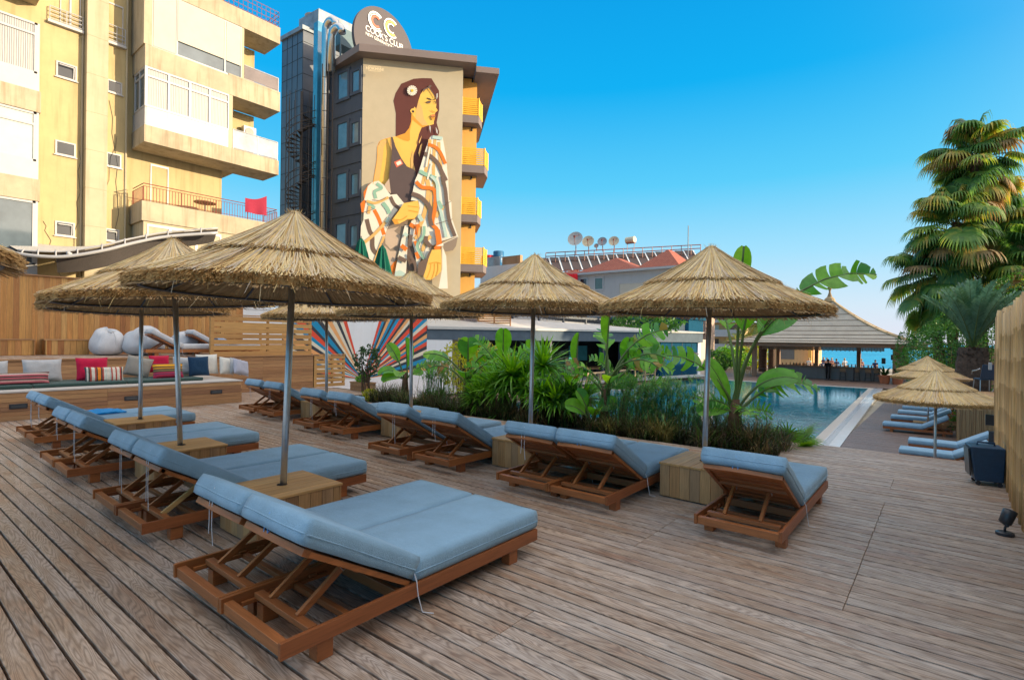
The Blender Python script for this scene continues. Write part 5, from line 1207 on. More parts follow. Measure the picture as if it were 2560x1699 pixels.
# outline of the shoulder and signature frame
for pts in ([(104,897),(136,700),(140,600),(165,552),(245,524)], ): band(J1(pts), 4, cSH)
for a, b in (((922,165),(952,167)), ((922,177),(952,179)), ((922,165),(922,177)), ((952,167),(952,179))): band([a, b], 3.4, cLT)
mural.build('mural', mcols, hotel, world=True)
def text_on(s, name, O, ux, uz, size, mat, parent, bold=0.0, ext=0.01, align='CENTER', xs=1.0):
    c = bpy.data.curves.new('tmp', 'FONT'); c.body = s; c.size = size; c.align_x = align; c.extrude = ext; c.offset = bold
    t = bpy.data.objects.new('tmp', c); COL.objects.link(t); bpy.context.view_layer.update()
    me = bpy.data.meshes.new_from_object(t.evaluated_get(bpy.context.evaluated_depsgraph_get())); bpy.data.objects.remove(t)
    nx_ = ux.cross(uz); Mx = Matrix(((ux.x*xs, uz.x, nx_.x, O.x), (ux.y*xs, uz.y, nx_.y, O.y), (ux.z*xs, uz.z, nx_.z, O.z), (0,0,0,1)))
    me.transform(Mx); 
    if parent: me.transform(Matrix.Translation(-Vector(parent.location)))
    me.materials.clear(); me.materials.append(mat); o = bpy.data.objects.new(name, me); COL.objects.link(o); o.parent = parent; return o
UZ = Vector((0, 0, 1))
layer[0] += 4; o_ = mp(937, 175.5); text_on('NOKMSNI', 'signature', o_, HU, UZ, 0.22, mcols[cLT], hotel, 0.004, 0.002)
# round roof sign: faces +X
SIGN = M_plain('aubergine sign board', (0.060,0.048,0.060), 0.6, 0.05, 1); LETT = M_plain('white sign letters', (0.92,0.90,0.88), 0.5, 0.02, 1)
xs_ = at(957, 70, 32.3).x
pL, pR = on_x(885, 40, xs_), on_x(1033, 130, xs_); pT = on_x(925, 3, xs_)
yc = (pL.y + pR.y)/2; Rs = (pR.y - pL.y)/2; zc_ = pT.z - Rs
sg = thing('roof_sign', 'round dark aubergine sign with a CC logo standing on the hotel roof', 'sign', (xs_, yc, HT+0.42))
m = MB(); n = 64; ring_ = [(xs_, yc + Rs*math.cos(2*math.pi*i/n), zc_ + Rs*math.sin(2*math.pi*i/n)) for i in range(n)]
m.prism(ring_, (-0.22, 0, 0)); m.build('board', SIGN, sg, world=True)
m = MB(); [m.beam((xs_-0.6, yc+q, HT+0.4), (xs_-0.2, yc+q, zc_), 0.08, 0.08) for q in (-1.2, 0, 1.2)]; m.build('support_frame', DARKM, sg, world=True)
UY = Vector((0, 1, 0))
def spt(px, py, dx=0.02): q = on_x(px, py, xs_ + dx); return q
def arcC(cx, cy_, r0, r1, a0, a1, mat, name):
    c = spt(cx, cy_); m = MB(); k = 28; vs = []
    for i in range(k+1):
        a = a0 + (a1-a0)*i/k
        for r_ in (r0, r1): vs += [(c.x, c.y + r_*math.cos(a), c.z + r_*math.sin(a)), (c.x+0.03, c.y + r_*math.cos(a), c.z + r_*math.sin(a))]
    fs = []
    for i in range(k):
        b = 4*i; fs += [(b+1, b+3, b+7, b+5), (b, b+1, b+5, b+4), (b+3, b+2, b+6, b+7)]
    fs += [(0,2,3,1), (4*k, 4*k+1, 4*k+3, 4*k+2)]
    m.add(vs, fs); return m.build(name, mat, sg, world=True)
RED_ = M_plain('logo red', (0.80,0.12,0.05), 0.5, 0.02); ORA_ = M_plain('logo orange', (0.85,0.42,0.10), 0.5, 0.02); TEA_ = M_plain('logo pale teal', (0.62,0.80,0.76), 0.5, 0.02)
u = Rs
k_ = 0.80
for (cx_, cy_2, parts_) in ((940, 55, ((0.275,0.325,LETT),(0.215,0.245,TEA_),(0.135,0.19,RED_))), (978, 72, ((0.275,0.325,LETT),(0.19,0.25,ORA_),(0.125,0.165,LETT)))):
    for r0_, r1_, mt_ in parts_: arcC(cx_, cy_2, u*r0_*k_, u*r1_*k_, R(47), R(313), mt_, 'logo_ring')
def fit_text(s_, px0, px1, py, lift):
    a_, b_ = on_x(px0, py, xs_+0.02), on_x(px1, py, xs_+0.02)
    o = text_on(s_, 'sign_lettering', Vector((xs_+0.02, (a_.y+b_.y)/2, a_.z)), UY, UZ, 1.0, LETT, sg, 0.0, 0.004)
    ys_ = [v.co.y for v in o.data.vertices]; wd_ = max(ys_)-min(ys_); q = (b_.y-a_.y)/wd_; c_ = (max(ys_)+min(ys_))/2; zs_ = min(v.co.z for v in o.data.vertices)
    z_t = on_x((px0+px1)/2, py, xs_).z - sg.location.z - lift
    for v in o.data.vertices: v.co.y = (v.co.y-c_)*q + (a_.y+b_.y)/2 - sg.location.y; v.co.z = (v.co.z-zs_)*q*1.1 + z_t
fit_text("COOK'S CLUB", 914, 1008, 96, 0.14)
fit_text("NEW GENERATION HOTELS", 914, 1012, 111, 0.06)

# ================================================================ stair tower, spiral stair and ducts
TOW = M_plain('dark cladding panels', (0.075,0.095,0.13), 0.35, 0.12, 0.8); TOWJ = M_plain('panel joints', (0.02,0.025,0.03), 0.8)
tw = thing('stair_tower', 'dark panelled tower beside the hotel, with a rusty grey roof box', 'tower', tuple(at(758, 75, 35).xy) + (-1.7,))
K = at(758, 75, 35); Zt = K.z; e1 = D2; e2 = Vector((0.075, 0.997, 0))*1.0
fp = [K + e1*2.4, K, K + e2*3.0, K + e1*2.4 + e2*3.0]
m = MB(); m.prism([(p.x, p.y, -1.7) for p in reversed(fp)], (0,0,Zt+1.7)); m.build('wall', TOW, tw, world=True)
m = MB()
nL = Vector((e1.y, -e1.x, 0)); nL = nL if nL.y < 0 else -nL; nR = Vector((e2.y, -e2.x, 0)); nR = nR if nR.x > 0 else -nR
z = 0.0
while z < Zt: 
    for (a, b, n_) in ((K, K+e1*2.4, nL), (K, K+e2*3.0, nR)): a2, b2 = a+n_*0.006, b+n_*0.006; m.beam((a2.x,a2.y,z), (b2.x,b2.y,z), 0.012, 0.03)
    z += 1.05
for t in (0.0, 0.6, 1.2, 1.8, 2.4): p = K+e1*t+nL*0.006; m.beam((p.x,p.y,-1.7), (p.x,p.y,Zt), 0.025, 0.012)
for t in (0.75, 1.5, 2.25): p = K+e2*t+nR*0.006; m.beam((p.x,p.y,-1.7), (p.x,p.y,Zt), 0.025, 0.012)
m.build('panel_joints', TOWJ, tw, world=True)
c_ = K + e1*1.2 + e2*1.5
m = MB(); cap_ = [K + e1*2.55 - e2*0.12, K - e1*0.12 - e2*0.12, K - e1*0.12 + e2*3.1, K + e1*2.55 + e2*3.1]; m.prism([(p.x,p.y,Zt) for p in reversed(cap_)], (0,0,0.28))
bx = [K + e1*1.5 + e2*0.6, K + e1*(-0.7) + e2*0.6, K + e1*(-0.7) + e2*3.6, K + e1*1.5 + e2*3.6]; m.prism([(p.x,p.y,Zt+0.3) for p in reversed(bx)], (0,0,1.15)); m.build('roof', M_plain('weathered grey metal', (0.22,0.26,0.30), 0.5, 0.3, 2, 0.3), tw, world=True)
q = K + e1*0.9 + e2*1.2; m = MB(); m.lathe([(0.0,0.0),(0.25,0.03),(0.45,0.12),(0.52,0.2)], 18, (q.x, q.y, Zt+1.5)); m.build('satellite_dish', PVC, tw, smooth=True, world=True)
fp = [K + e1*4.2 + e2*1.0, K + e1*2.42 + e2*1.0, K + e1*2.42 + e2*3.0, K + e1*4.2 + e2*3.0]; zl = at(690, 240, 36.5).z
m = MB(); m.prism([(p.x, p.y, -1.7) for p in reversed(fp)], (0,0,zl+1.7)); m.build('lower_wing', TOW, tw, world=True)
m = MB(); p = K + e1*4.1 + e2*0.98
for k, mt in enumerate((0,1,2)):
    a_ = K + e1*4.1 + e2*0.97; b_ = K + e1*2.5 + e2*0.97; m.add([(a_.x,a_.y,zl-2.2-k*3.0-1.9),(b_.x,b_.y,zl-2.2-k*3.0-1.9),(b_.x,b_.y,zl-2.2-k*3.0),(a_.x,a_.y,zl-2.2-k*3.0)], [(0,1,2,3)], k)
m.build('coloured_glass', [M_glass('green glass', (0.02,0.10,0.09)), M_glass('red brown glass', (0.13,0.03,0.03)), M_glass('yellow green glass', (0.16,0.15,0.03))], tw, world=True)
# spiral stair
STEEL = M_plain('rusty dark steel', (0.075,0.06,0.055), 0.6, 0.3, 15, 0.4)
ctr = at(755, 200, 33.3); ctr.z = 0
sp = thing('spiral_staircase', 'tall rusty steel spiral staircase with vertical bars on the dark tower', 'staircase', (ctr.x, ctr.y, -1.7))
m = MB(); m.tube([(0,0,0), (0,0,18.6)], 0.09, 10); m.build('pole', STEEL, sp)
m = MB(); rise = 0.2; ang = R(22.5)
for i in range(86):
    a = i*ang; z = 0.2 + i*rise; c0, s0 = math.cos(a), math.sin(a); c1, s1 = math.cos(a+ang*0.95), math.sin(a+ang*0.95)
    m.add([(0.08*c0,0.08*s0,z),(0.85*c0,0.85*s0,z),(0.85*c1,0.85*s1,z),(0.08*c1,0.08*s1,z),(0.08*c0,0.08*s0,z+0.03),(0.85*c0,0.85*s0,z+0.03),(0.85*c1,0.85*s1,z+0.03),(0.08*c1,0.08*s1,z+0.03)], [(0,3,2,1),(4,5,6,7),(0,1,5,4),(1,2,6,5),(2,3,7,6),(3,0,4,7)])
m.build('treads', STEEL, sp)
m = MB()
for k in range(14): a = 2*math.pi*k/14; m.tube([(0.9*math.cos(a), 0.9*math.sin(a), 0.0), (0.9*math.cos(a), 0.9*math.sin(a), 18.3)], 0.022, 5)
for off in (0.2, 1.1, 0.65): m.tube([(0.9*math.cos(i*ang/2), 0.9*math.sin(i*ang/2), off+i*rise/2) for i in range(int(17.2/ (rise/2)))], 0.022, 5)
m.build('railing', STEEL, sp)
# ducts
DUCT = M_metal('brushed duct metal', (0.62,0.60,0.58), 0.28); SHAFT = M_glass('blue glass shaft', (0.06,0.30,0.50))
dd = thing('ventilation_ducts', 'shiny metal ventilation ducts with curved tops climbing between the tower and the hotel', 'duct', tuple(at(812, 70, 32.6).xy) + (-1.7,))
for (px, pt, wd, f_) in ((814, 78, 0.36, 32.6), (829, 96, 0.36, 31.9)):
    p = at(px, pt, f_); m = MB(); z1 = p.z; e = -D2
    pts = [(p.x, p.y, -1.7), (p.x, p.y, z1)] + [(p.x + e.x*0.5*(1-math.cos(t)), p.y + e.y*0.5*(1-math.cos(t)), z1 + 0.5*math.sin(t)) for t in [math.pi/2*i/6 for i in range(1, 13)]]
    if px == 829: pts = pts[1:]; pts[0] = (pts[0][0], pts[0][1], z1-2.0)
    m.tube(pts, wd*0.62, 12); m.build('duct', DUCT, dd, smooth=True, world=True)
p = at(799, 60, 33.6); m = MB(); m.box(p.x-0.25, p.x+0.25, p.y-0.25, p.y+0.25, -1.7, p.z); m.build('glass_shaft', SHAFT, dd, world=True)
m = MB(); 
for px in (806, 822, 833): q = at(px, 150, 31.6); m.tube([(q.x, q.y, -1.7), (q.x, q.y, at(px, 160, 31.6).z)], 0.035, 6)
for k in range(18):
    z = k*1.0; a = at(806, 150, 31.6); b = at(833, 150, 31.6); m.tube([(a.x, a.y, z), (b.x, b.y, z)], 0.02, 5)
m.build('pipe_frame', STEEL, dd, world=True)
p = at(857, 105, 34.5); m = MB(); m.box(p.x-0.5, p.x+0.5, p.y-0.5, p.y+0.5, p.z-0.5, p.z+0.6); [m.box(p.x+sx-0.04, p.x+sx+0.04, p.y+sy-0.04, p.y+sy+0.04, HT, p.z-0.5) for sx in (-0.45,0.45) for sy in (-0.45,0.45)]
o = m.build('cooling_unit', M_plain('dark teal cooler', (0.05,0.12,0.16), 0.5), world=False); tag(o, 'dark cooling unit on legs on the hotel roof, left of the round sign', 'cooling unit')

# ================================================================ house with solar panels
GREYB = M_wall('grey lilac render', (0.42,0.41,0.42), 0.06); GREYD = M_wall('dark grey render', (0.20,0.185,0.18), 0.06)
def M_tiles(name, a, b):
    m, n, l, bs = new_mat(name); tb = n.new('ShaderNodeTexBrick'); v = coords(n, l, (1,1,1)); l.new(v, tb.inputs['Vector'])
    tb.inputs['Color1'].default_value = (*a, 1); tb.inputs['Color2'].default_value = (*b, 1); tb.inputs['Mortar'].default_value = (a[0]*0.5, a[1]*0.5, a[2]*0.5, 1); tb.inputs['Scale'].default_value = 2.5; tb.inputs['Mortar Size'].default_value = 0.03
    l.new(tb.outputs[0], bs.inputs['Base Color']); bs.inputs['Roughness'].default_value = 0.8; return m
TILE = M_tiles('red roof tiles', (0.36,0.09,0.055), (0.46,0.14,0.08))
E0 = at(1444, 686, 54); hy = E0.y; ez = E0.z; hx0 = on_plane(1388, 700, Vector((0, hy, 0)), Vector((0, 1, 0))).x; hx1 = on_plane(1692, 690, Vector((0, hy, 0)), Vector((0, 1, 0))).x
hs_ = thing('house', 'grey house with red tiled roofs, white window frames and a red flag', 'house', ((hx0+hx1)/2, hy+4, -1.7))
m = MB(); m.box(hx0, hx1, hy, hy+5, -1.7, ez-0.12); m.build('wall', GREYB, hs_, world=True)
m = MB(); m.box(hx0-0.3, hx1+0.3, hy-0.45, hy-0.2, ez-0.12, ez+0.08); m.box(hx0-0.3, hx1+0.3, hy-0.2, hy+0.01, ez-0.12, ez-0.04); m.build('gutter', PVC, hs_, world=True)
m = MB(); xa = hx0-0.4
for k, w_ in enumerate((3.2, 6.6, 6.2)):
    xb = min(xa+w_, hx1+0.4); xm = (xa+xb)/2; zt = ez + 0.08 + (0.9, 2.0, 2.4)[k]*0.8
    y0_ = hy-0.45+0.01*k; m.add([(xa,y0_,ez+0.085),(xb,y0_,ez+0.085),(xb,hy+5.4,ez+0.085),(xa,hy+5.4,ez+0.085),(xm,hy+2.0,zt),(xm,hy+3.4,zt)], [(0,1,4),(1,2,5,4),(2,3,5),(3,0,4,5)]); xa = xb - 0.02
m.build('roof', TILE, hs_, world=True)
def fwin(parent, px0, px1, py0, py1, glass, yv, fr=0.14, depth=0.05):
    O = Vector((0, yv, 0)); nY = Vector((0, 1, 0)); a = on_plane(px0, py1, O, nY); b = on_plane(px1, py0, O, nY)
    f = MB(); x0, x1, z0, z1 = a.x, b.x, a.z, b.z
    f.box(x0-fr, x0, yv-depth, yv-0.001, z0-fr, z1+fr); f.box(x1, x1+fr, yv-depth, yv-0.001, z0-fr, z1+fr); f.box(x0, x1, yv-depth, yv-0.001, z1, z1+fr); f.box(x0, x1, yv-depth, yv-0.001, z0-fr, z0)
    o = f.build('window', PVC, parent, world=True); g = MB(); g.box(x0, x1, yv-0.02, yv-0.002, z0, z1); go = g.build('pane', glass, o); go.data.transform(Matrix.Translation(-Vector(parent.location))); return o
fwin(hs_, 1451, 1467, 697, 728, GLSD, hy); fwin(hs_, 1488, 1507, 695, 723, M_glass('teal window', (0.04,0.10,0.10)), hy); fwin(hs_, 1548, 1612, 706, 770, SHUT, hy, 0.08); fwin(hs_, 1451, 1468, 776, 830, GLSD, hy); fwin(hs_, 1407, 1444, 776, 830, SHUT, hy)
m = MB(); pz = on_plane(1450, 770, Vector((0, hy, 0)), Vector((0,1,0))).z
m.box(hx0-7.5, hx0-0.02, hy-1.2, hy+6, -1.7, pz+0.8, 0); m.box(hx0-7.52, hx0-0.02, hy-1.3, hy-1.201, pz-0.35, pz+0.1, 1); m.box(hx0-7.52, hx0-0.02, hy-1.3, hy-1.201, pz-1.1, pz-0.7, 1)
m.build('side_wing', [GREYD, GREYB], hs_, world=True)
# dark blue veranda in front of the house, right
a = at(1545, 800, 50); b = at(1722, 800, 50)
r = thing('veranda', 'dark blue flat-roofed veranda with pale windows in front of the grey house', 'veranda', ((a.x+b.x)/2, (a.y+b.y)/2, -1.7))
yv = a.y; xb_ = on_plane(1722, 800, Vector((0, yv, 0)), Vector((0,1,0))).x; ztop = a.z
m = MB(); m.box(a.x-3, xb_, yv, yv+3.5, -1.7, ztop); m.box(a.x-3.2, xb_+0.2, yv-0.3, yv+3.7, ztop, ztop+0.3); m.build('wall', NBLUE, r, world=True)
fwin(r, 1688, 1710, 812, 832, BLIND, yv, 0.08)
fwin(r, 1655, 1680, 812, 832, BLIND, yv, 0.08)
# flag
m = MB(); n = 10; pa = at(1400, 684, 53.2); pb = at(1443, 684, 53.2); vs = []
for i in range(n+1):
    for j in range(n+1): p = pa.lerp(pb, i/n); vs.append((p.x, p.y + 0.12*math.sin(i*1.3+j*0.4), p.z - 1.45*j/n))
m.add(vs, [(i*(n+1)+j, (i+1)*(n+1)+j, (i+1)*(n+1)+j+1, i*(n+1)+j+1) for i in range(n) for j in range(n)], 0, 0.5)
fl = tag(m.build('flag', M_plain('red flag cloth', (0.70,0.01,0.02), 0.8), smooth=True), 'red flag with a white crescent and star hanging from the eave of the grey house', 'flag')
c = at(1424, 707, 52.95); m = MB(); k = 20; U_ = Vector((1,0,0)); vs = []
for i in range(k+1):
    t = R(35) + R(290)*i/k; vs += [c + U_*(0.36*math.cos(t)) + UZ*(0.36*math.sin(t)), c + U_*(0.08+0.29*math.cos(t)) + UZ*(0.29*math.sin(t))]
m.add(vs, [(2*i, 2*i+1, 2*i+3, 2*i+2) for i in range(k)]); s_ = c + U_*0.42; m.poly([s_ + U_*((0.14 if i % 2 == 0 else 0.055)*math.cos(2*math.pi*i/10)) + UZ*((0.14 if i % 2 == 0 else 0.055)*math.sin(2*math.pi*i/10)) for i in range(10)])
fo = m.build('crescent_and_star', PVC, fl)
# solar racks
SOLAR = M_plain('dark solar collector glass', (0.055,0.030,0.028), 0.18, 0.3, 0.5); SOLB = M_plain('white collector frame', (0.70,0.70,0.72), 0.4)
pts = [at(1352 + i*24.5, 642 - i*1.3 - 0.0*i, 56.5) for i in range(17)]
for i in range(16):
    a, b = pts[i], pts[i+1]; a.z = b.z if False else a.z
    o = thing('solar_panel', '', 'solar panel', tuple(a), 0, 'slanted dark solar collectors on the roof rack')
    o['label'] = ORD[i] + ' dark solar collector from the left in the long roof rack'
    w_ = (b - a); w_.z = 0; L = w_.length*0.86; d_ = w_.normalized()
    rows = ((0.0, 1.0),)
    m = MB(); up_ = Vector((0.0, 1.0, 0)); p0 = Vector((0,0,-1.6)) + up_*(-0.3) + d_*0.55; p1 = p0 + d_*L; q0 = Vector((-0.75,0.9,0.0)); q1 = q0 + d_*L
    m.add([p0, p1, q1, q0, p0+UZ*0.08, p1+UZ*0.08, q1+UZ*0.08, q0+UZ*0.08], [(0,3,2,1),(4,5,6,7),(0,1,5,4),(1,2,6,5),(2,3,7,6),(3,0,4,7)]); m.build('collector', SOLAR, o)
    m = MB(); m.beam(p1+d_*0.04+UZ*0.05, q1+d_*0.04+UZ*0.05, 0.13, 0.10); m.build('side_rail', SOLB, o)
rk = thing('rooftop_rack', 'rusty steel frame carrying the solar collectors above the red roof', 'rack', tuple(pts[8] - UZ*2.5))
m = MB(); a, b = pts[0], pts[16]
for dz, dy in ((0.15, 0.9), (0.55, 0.95), (-1.65, -0.3), (-2.2, -0.3)): m.tube([a+Vector((0,dy,dz)), b+Vector((0,dy,dz))], 0.05, 5)
for i in range(0, 17, 1):
    p = pts[i]; m.tube([p+Vector((0,-0.3,-2.6)), p+Vector((0,-0.3,-1.6))], 0.04, 5); m.tube([p+Vector((0,0.9,-3.0)), p+Vector((0,0.9,0.55))], 0.04, 5)
    if i < 16: m.tube([p+Vector((0,-0.3,-2.2)), pts[i+1]+Vector((0,0.9,-1.0))], 0.03, 5)
m.build('frame', RUSTR, rk, world=True)
CREAMD = M_plain('cream dish', (0.62,0.52,0.36), 0.5, 0.1, 2); GREYDI = M_plain('grey dish', (0.30,0.33,0.36), 0.5)
for (px, py, rpx, mt, lab) in ((1439, 599, 19, M_plain('pale dish', (0.50,0.48,0.45), 0.5), 'largest satellite dish, pale grey, leftmost on the rack'), (1471, 605, 15, CREAMD, 'cream satellite dish right of the largest one'), (1491, 615, 6, GREYDI, 'tiny grey satellite dish between the cream and the grey ones'), (1506, 605, 12, GREYDI, 'grey satellite dish in the middle of the row'), (1535, 604, 13, CREAMD, 'cream satellite dish nearest the cylindrical water tank')):
    p = at(px, py, 56.0); Rd_ = rpx*56/FPX; r = thing('satellite_dish', lab, 'satellite dish', (p.x, p.y, p.z - Rd_*2.0), 0, 'satellite dishes above the solar collectors')
    m = MB(); prof = [(Rd_*t, 0.30*Rd_*t*t) for t in (0, 0.2, 0.4, 0.6, 0.8, 1.0)]; Mx = Matrix.Translation((0, 0, Rd_*2.0)) @ Matrix.Rotation(R(20), 4, 'Z') @ Matrix.Rotation(R(72), 4, 'X'); m.M = Mx; m.lathe(prof, 24); m.build('reflector', mt, r, smooth=True)
    m = MB(); m.M = Mx; m.tube([(0,-Rd_*0.8,0.15*Rd_), (0,0,Rd_*0.8)], 0.03, 5); m.tube([(0,0,Rd_*0.7),(0,0,Rd_*0.95)], 0.10*Rd_+0.03, 8); m.tube([(Rd_*0.5,Rd_*0.6,0.2*Rd_), (0,0,Rd_*0.8)], 0.02, 5); m.build('receiver_arm', RUSTR, r)
    m = MB(); m.tube([(0,0.1,0), (0,0.05,Rd_*1.9)], 0.05, 6); m.build('mast', RUSTR, r)
p = at(1577, 600, 56); r = thing('water_tank', 'cream cylindrical water tank lying on a small stand above the solar collectors', 'water tank', (p.x, p.y, p.z-1.2))
m = MB(); m.tube([(-0.5,0,1.2),(0.5,-0.1,1.2)], 0.33, 18); m.build('tank', CREAMD, r)
m = MB(); [m.tube([(sx,0,0),(sx,0,0.9)], 0.03, 5) for sx in (-0.4,0.4)]; m.box(-0.5,0.5,-0.2,0.2,0.84,0.9); m.build('stand', RUSTR, r)
p = at(1720, 625, 57); m = MB(); m.tube([(p.x,p.y,p.z-2),(p.x,p.y,at(1720,564,57).z)], 0.05, 6); tag(m.build('roof_mast', GREYDI), 'thin vertical mast rising at the right end of the solar rack', 'mast')
# small white block with barrels right of the hotel
p = at(1212, 700, 44); r = thing('white_building', 'small white rooftop block between the yellow balconies and the thatched umbrella', 'building', (p.x+1, p.y+1, -1.7))
yv = p.y; x1_ = on_plane(1296, 700, Vector((0,yv,0)), Vector((0,1,0))).x; zt_ = at(1215, 667, 44).z
m = MB(); m.box(p.x-0.5, x1_, yv, yv+6, -1.7, zt_); m.build('wall', WHITEW, r, world=True)
m = MB(); m.box(p.x-0.5, p.x+1.6, yv, yv+0.03, zt_, zt_+0.75); m.build('glass_parapet', GREYG, r, world=True)
m = MB(); m.box(p.x+1.7, x1_, yv+0.2, yv+0.5, zt_, zt_+0.7); m.build('brick_parapet', M_wall('tan brick', (0.42,0.27,0.16), 0.2), r, world=True)
for (px, py, cl, nm, rr0, hh) in ((1223, 668, (0.55,0.02,0.03), 'red plastic barrel on the white block beside the yellow balconies', 0.36, 1.05), (1246, 668, (0.02,0.13,0.28), 'blue plastic barrel on the white block', 0.45, 1.4)):
    q = at(px, py, 44.6); m = MB(); m.lathe([(0,0),(rr0,0),(rr0,hh*0.3),(rr0*1.05,hh*0.33),(rr0,hh*0.36),(rr0,hh*0.66),(rr0*1.05,hh*0.69),(rr0,hh*0.72),(rr0,hh*0.97),(rr0*0.9,hh),(0,hh)], 20, (q.x, q.y, zt_)); tag(m.build('barrel', M_plain(nm[:5] + 'barrel', cl, 0.4), smooth=True), nm, 'barrel')
# slatted wooden fence strip seen over the restaurant roof
a = at(1195, 795, 33); b = at(1276, 795, 33); r = thing('roof_screen', 'short orange slatted screen above the white restaurant roof', 'fence', tuple(a - UZ*1.0))
m = MB(); [m.beam(a + UZ*(q*0.13 - 0.3), b + UZ*(q*0.13 - 0.3), 0.03, 0.09) for q in range(5)]; [m.beam(a.lerp(b, t) - UZ*1.3, a.lerp(b, t) + UZ*0.3, 0.06, 0.06) for t in (0, 0.5, 1)]; m.build('slats', FENCEZ, r, world=True)
# closed green parasols in front of the mural
for (px, py, hh, lab) in ((955, 690, 1.75, 'closed dark green parasol in front of the lower part of the mural'), (902, 672, 1.4, 'second closed dark green parasol, just showing over the thatch left of the first')):
    q = at(px, py, 27.5); r = thing('closed_parasol', lab, 'parasol', (q.x, q.y, q.z-1.6)); n = 20; m = MB(); vs = []
    for (rr0, z) in ((0.50, 1.3), (0.42, 1.75), (0.30, 2.35), (0.15, 3.0), (0.03, 3.2)):
        for j in range(n): a_ = 2*math.pi*j/n; w_ = rr0*(1 + (0.22 if j % 2 else -0.12)); vs.append((w_*math.cos(a_), w_*math.sin(a_), z))
    m.add(vs, [(i*n+j, i*n+(j+1)%n, (i+1)*n+(j+1)%n, (i+1)*n+j) for i in range(4) for j in range(n)]); m.build('canopy', M_fabric('bottle green canvas' + str(px), (0.0,0.10,0.065)), r)
    m = MB(); m.tube([(0,0,-4),(0,0,3.3)], 0.03, 8); m.build('pole', DARKM, r)
# ================================================================ ground, pool, lower deck, sea
LZ = -1.6
SANDM = M_wall('pale ground', (0.42,0.36,0.28), 0.2, vert=False)
m = MB(); m.add([(-600,-300,LZ-0.12),(400,-300,LZ-0.12),(400,86,LZ-0.12),(-600,86,LZ-0.12),(400,96,-3.4),(-600,96,-3.4)], [(0,1,2,3),(3,2,4,5)]); structure(m.build('ground', SANDM))
def M_sea():
    m, n, l, b = new_mat('sea water'); v = coords(n, l, (0.05,0.16,1)); f = nz(n, l, v, 1.0, 6, 0.62); g = nz(n, l, coords(n, l, (0.3,1.0,1)), 1.0, 4, 0.6); h = nz(n, l, coords(n, l, (0.004,0.02,1)), 1.0, 4, 0.6)
    r = ramp(n, [(0.32, (0.0,0.20,0.38)), (0.58, (0.0,0.36,0.56)), (0.72, (0.06,0.50,0.66))]); l.new(f, r.inputs[0]); q = ramp(n, [(0.3, (0.8,0.85,0.9)), (0.7, (1.1,1.1,1.1))]); l.new(h, q.inputs[0])
    l.new(mul(n, l, r.outputs[0], q.outputs[0]), b.inputs['Base Color']); b.inputs['Roughness'].default_value = 0.35; b.inputs['Specular IOR Level'].default_value = 0.25
    ad = n.new('ShaderNodeMath'); ad.operation = 'ADD'; l.new(f, ad.inputs[0]); l.new(g, ad.inputs[1]); bump(n, l, b, ad.outputs[0], 0.9, 0.5); return m
m = MB(); m.add([(-9000,90,-3.2),(9000,90,-3.2),(9000,12000,-3.2),(-9000,12000,-3.2)], [(0,1,2,3)]); structure(m.build('sea', M_sea()))
# pool
px_r = lambda y: -3.35 - 0.036*(y-19.2)
def M_pool():
    m, n, l, b = new_mat('pool water'); v = coords(n, l); f = nz(n, l, v, 1.1, 3, 0.5, 0.3); g = nz(n, l, v, 5, 2, 0.5)
    r = ramp(n, [(0.35, (0.0,0.17,0.27)), (0.65, (0.0,0.25,0.36))]); l.new(f, r.inputs[0]); l.new(r.outputs[0], b.inputs['Base Color']); b.inputs['Roughness'].default_value = 0.02; b.inputs['IOR'].default_value = 1.36
    b.inputs['Specular IOR Level'].default_value = 0.6
    ad = n.new('ShaderNodeMath'); ad.operation = 'ADD'; l.new(f, ad.inputs[0]); l.new(g, ad.inputs[1]); bump(n, l, b, ad.outputs[0], 0.11, 0.05); return m
m = MB(); m.add([(-16.8,12.6,LZ-0.03),(px_r(12.6),12.6,LZ-0.03),(px_r(45.6),45.6,LZ-0.03),(-16.8,45.6,LZ-0.03)], [(0,1,2,3)]); structure(m.build('pool_water', M_pool()))
COPE = M_wall('beige pool coping', (0.50,0.46,0.42), 0.08, vert=False); WTILE = M_plain('white channel tile', (0.72,0.75,0.80), 0.12, 0.06, 5)
m = MB()
def strip_(m, xa, xb, z0, z1, mi, ya=12.6, yb=46.2):
    m.add([(px_r(ya)+xa,ya,z0),(px_r(ya)+xb,ya,z0),(px_r(yb)+xb,yb,z0),(px_r(yb)+xa,yb,z0),(px_r(ya)+xa,ya,z1),(px_r(ya)+xb,ya,z1),(px_r(yb)+xb,yb,z1),(px_r(yb)+xa,yb,z1)], [(4,5,6,7),(0,1,5,4),(1,2,6,5),(2,3,7,6),(3,0,4,7)], mi)
strip_(m, 0.0, 0.30, LZ-0.2, LZ-0.015, 0); strip_(m, 0.301, 0.34, LZ-0.2, LZ+0.004, 1); strip_(m, 0.52, 0.80, LZ-0.2, LZ-0.006, 1); strip_(m, 0.801, 0.84, LZ-0.2, LZ+0.012, 1)
yy = 12.6
while yy < 46: m.box(px_r(yy)+0.342, px_r(yy)+0.518, yy, yy+0.05, LZ-0.1, LZ-0.004, 1); yy += 0.085
m.box(-17.2, px_r(46), 45.601, 46.2, LZ-0.2, LZ-0.012, 0); m.box(-17.2, -16.801, 12.6, 45.6, LZ-0.2, LZ-0.012, 0); m.box(-17.2, px_r(12.6)+0.8, 12.2, 12.599, LZ-0.2, LZ-0.012, 0)
structure(m.build('pool_edge', [COPE, WTILE]))
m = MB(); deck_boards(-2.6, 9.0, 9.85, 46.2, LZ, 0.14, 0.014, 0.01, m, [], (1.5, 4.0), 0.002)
for q in m.v: pass
